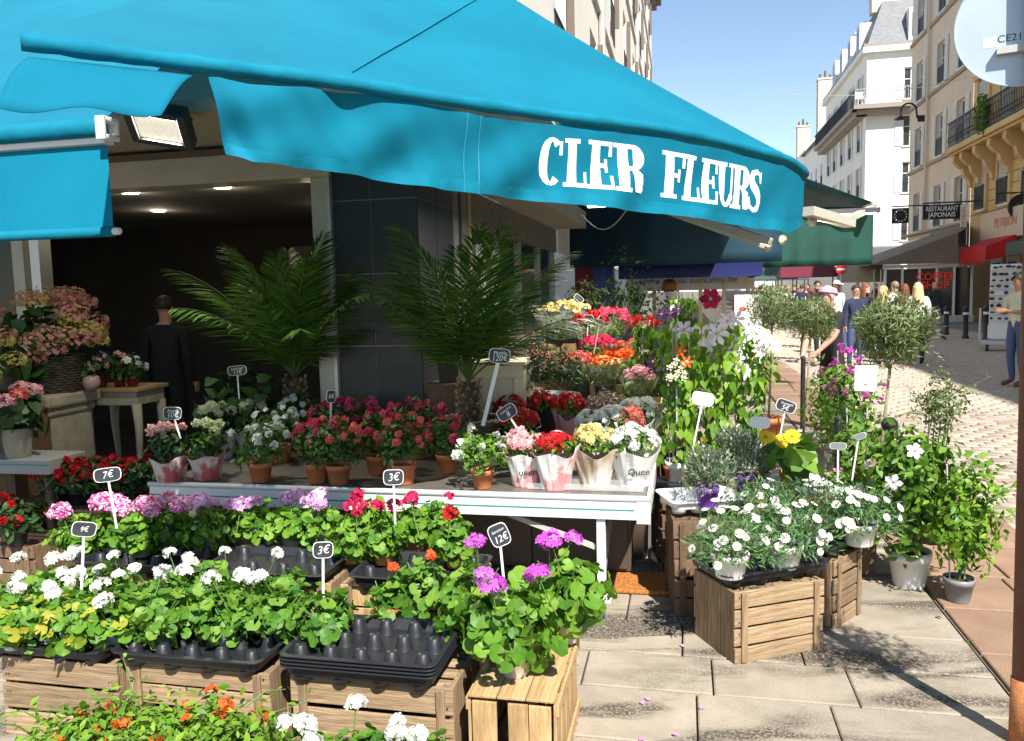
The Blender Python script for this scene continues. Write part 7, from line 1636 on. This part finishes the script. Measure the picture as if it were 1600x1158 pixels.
pw = D(1303, 470, 8.9); person('florist in black T-shirt and lilac headscarf leaning over the plants', (pw.x, pw.y, 0), R(-68), 1.66, black, black, 'light', (.08, .04, .03), 'wrap', 'reach', 'short', extra=cloth('lilac', (.42, .28, .38)), lean=.14)
crowd = [(1266, 17.5, 1.62, navy, black, (.05, .03, .02), 'cap', 'passer-by in a brown cap and sunglasses', (.14, .05, .03), 0), (1277, 21, 1.80, black, black, (.02, .015, .01), 'short', 'dark-haired passer-by in black', None, 0), (1293, 16.5, 1.66, pinkc, grey, (.5, .38, .24), 'short', 'passer-by in a pink top', None, 40), (1307, 19, 1.78, white_c, denim, (.4, .38, .35), 'cap', 'passer-by in a white cap', (.7, .69, .66), 15), (1337, 15.5, 1.66, navy, denim, (.03, .02, .015), 'short', 'smiling man in a navy zipped jacket', None, 5), (1353, 17.5, 1.68, navy, black, (.16, .05, .02), 'long', 'woman with auburn hair beside the man in navy', None, 60),
         (1380, 16, 1.63, white_c, denim, (.50, .33, .14), 'long', 'blonde woman in a white top turned aside', None, 120), (1398, 18, 1.72, white_c, grey, (.20, .13, .08), 'short', 'dark-haired man in white walking away', None, 185), (1413, 17, 1.66, black, black, (.12, .04, .015), 'long', 'brown-haired woman in black seen from behind', None, 175), (1434, 16, 1.68, white_c, black, (.50, .36, .2), 'long', 'woman with long fair hair and pale jacket walking away', None, 165)]
for px, dp, h, tp, bt, hr, stl, lab, cp, rz in crowd:
    p = D(px, 460, dp); person(lab, (p.x, p.y, 0), R(rz), h, tp, bt, 'light', hr, stl, 'walk' if dp > 17 else 'stand', 'long', group='people walking in the market street', extra=cloth('cap%.2f' % cp[0], cp) if cp else None)
pb = D(1020, 500, 10.5); person('seated person in a blue and white top beyond the clematis', (pb.x, pb.y, 0), R(-120), 1.72, teal, white_c, 'light', (.06, .025, .015), 'short', 'sit')
cs2 = thing('terrace_chair', 'light chair under the seated person beyond the clematis', 'chair', (pb.x, pb.y, 0), R(-120))
MB().bx(-.2, .2, -.2, .22, .36, .40).build('seat', M_creamw, cs2); MB().bx(-.2, .2, .2, .23, .42, .82).build('backrest', M_creamw, cs2)
for x in (-.18, .18):
    for y in (-.17, .19): MB().bx(x-.015, x+.015, y-.015, y+.015, 0, .36).build('leg', M_creamw, cs2)
pi_ = D(256, 470, 7.6); person('customer in a dark coat with grey hood inside the shop', (pi_.x, pi_.y, .02), R(170), 1.70, black, black, 'light', (.02, .015, .012), 'short', 'stand')
src = person('distant shopper in dark clothes between the stalls', D(1205, 455, 36)*1, 0, 1.72, navy, black, 'light', (.04, .03, .02), 'short', 'walk', group='distant shoppers between the stalls'); src.location.z = 0
src2 = person('distant shopper in a pale top between the stalls', D(1222, 455, 33)*1, 2.5, 1.68, white_c, denim, 'light', (.25, .15, .08), 'short', 'walk', group='distant shoppers in pale tops'); src2.location.z = 0
g_ = random.Random(9)
for i_ in range(16):
    o = copy_tree(src if i_ % 2 else src2); p = D(1168+i_*6.5+g_.uniform(-3, 3), 455, g_.uniform(30, 52)); o.location = (p.x, p.y, 0); o.rotation_euler.z = g_.uniform(0, 6.2)
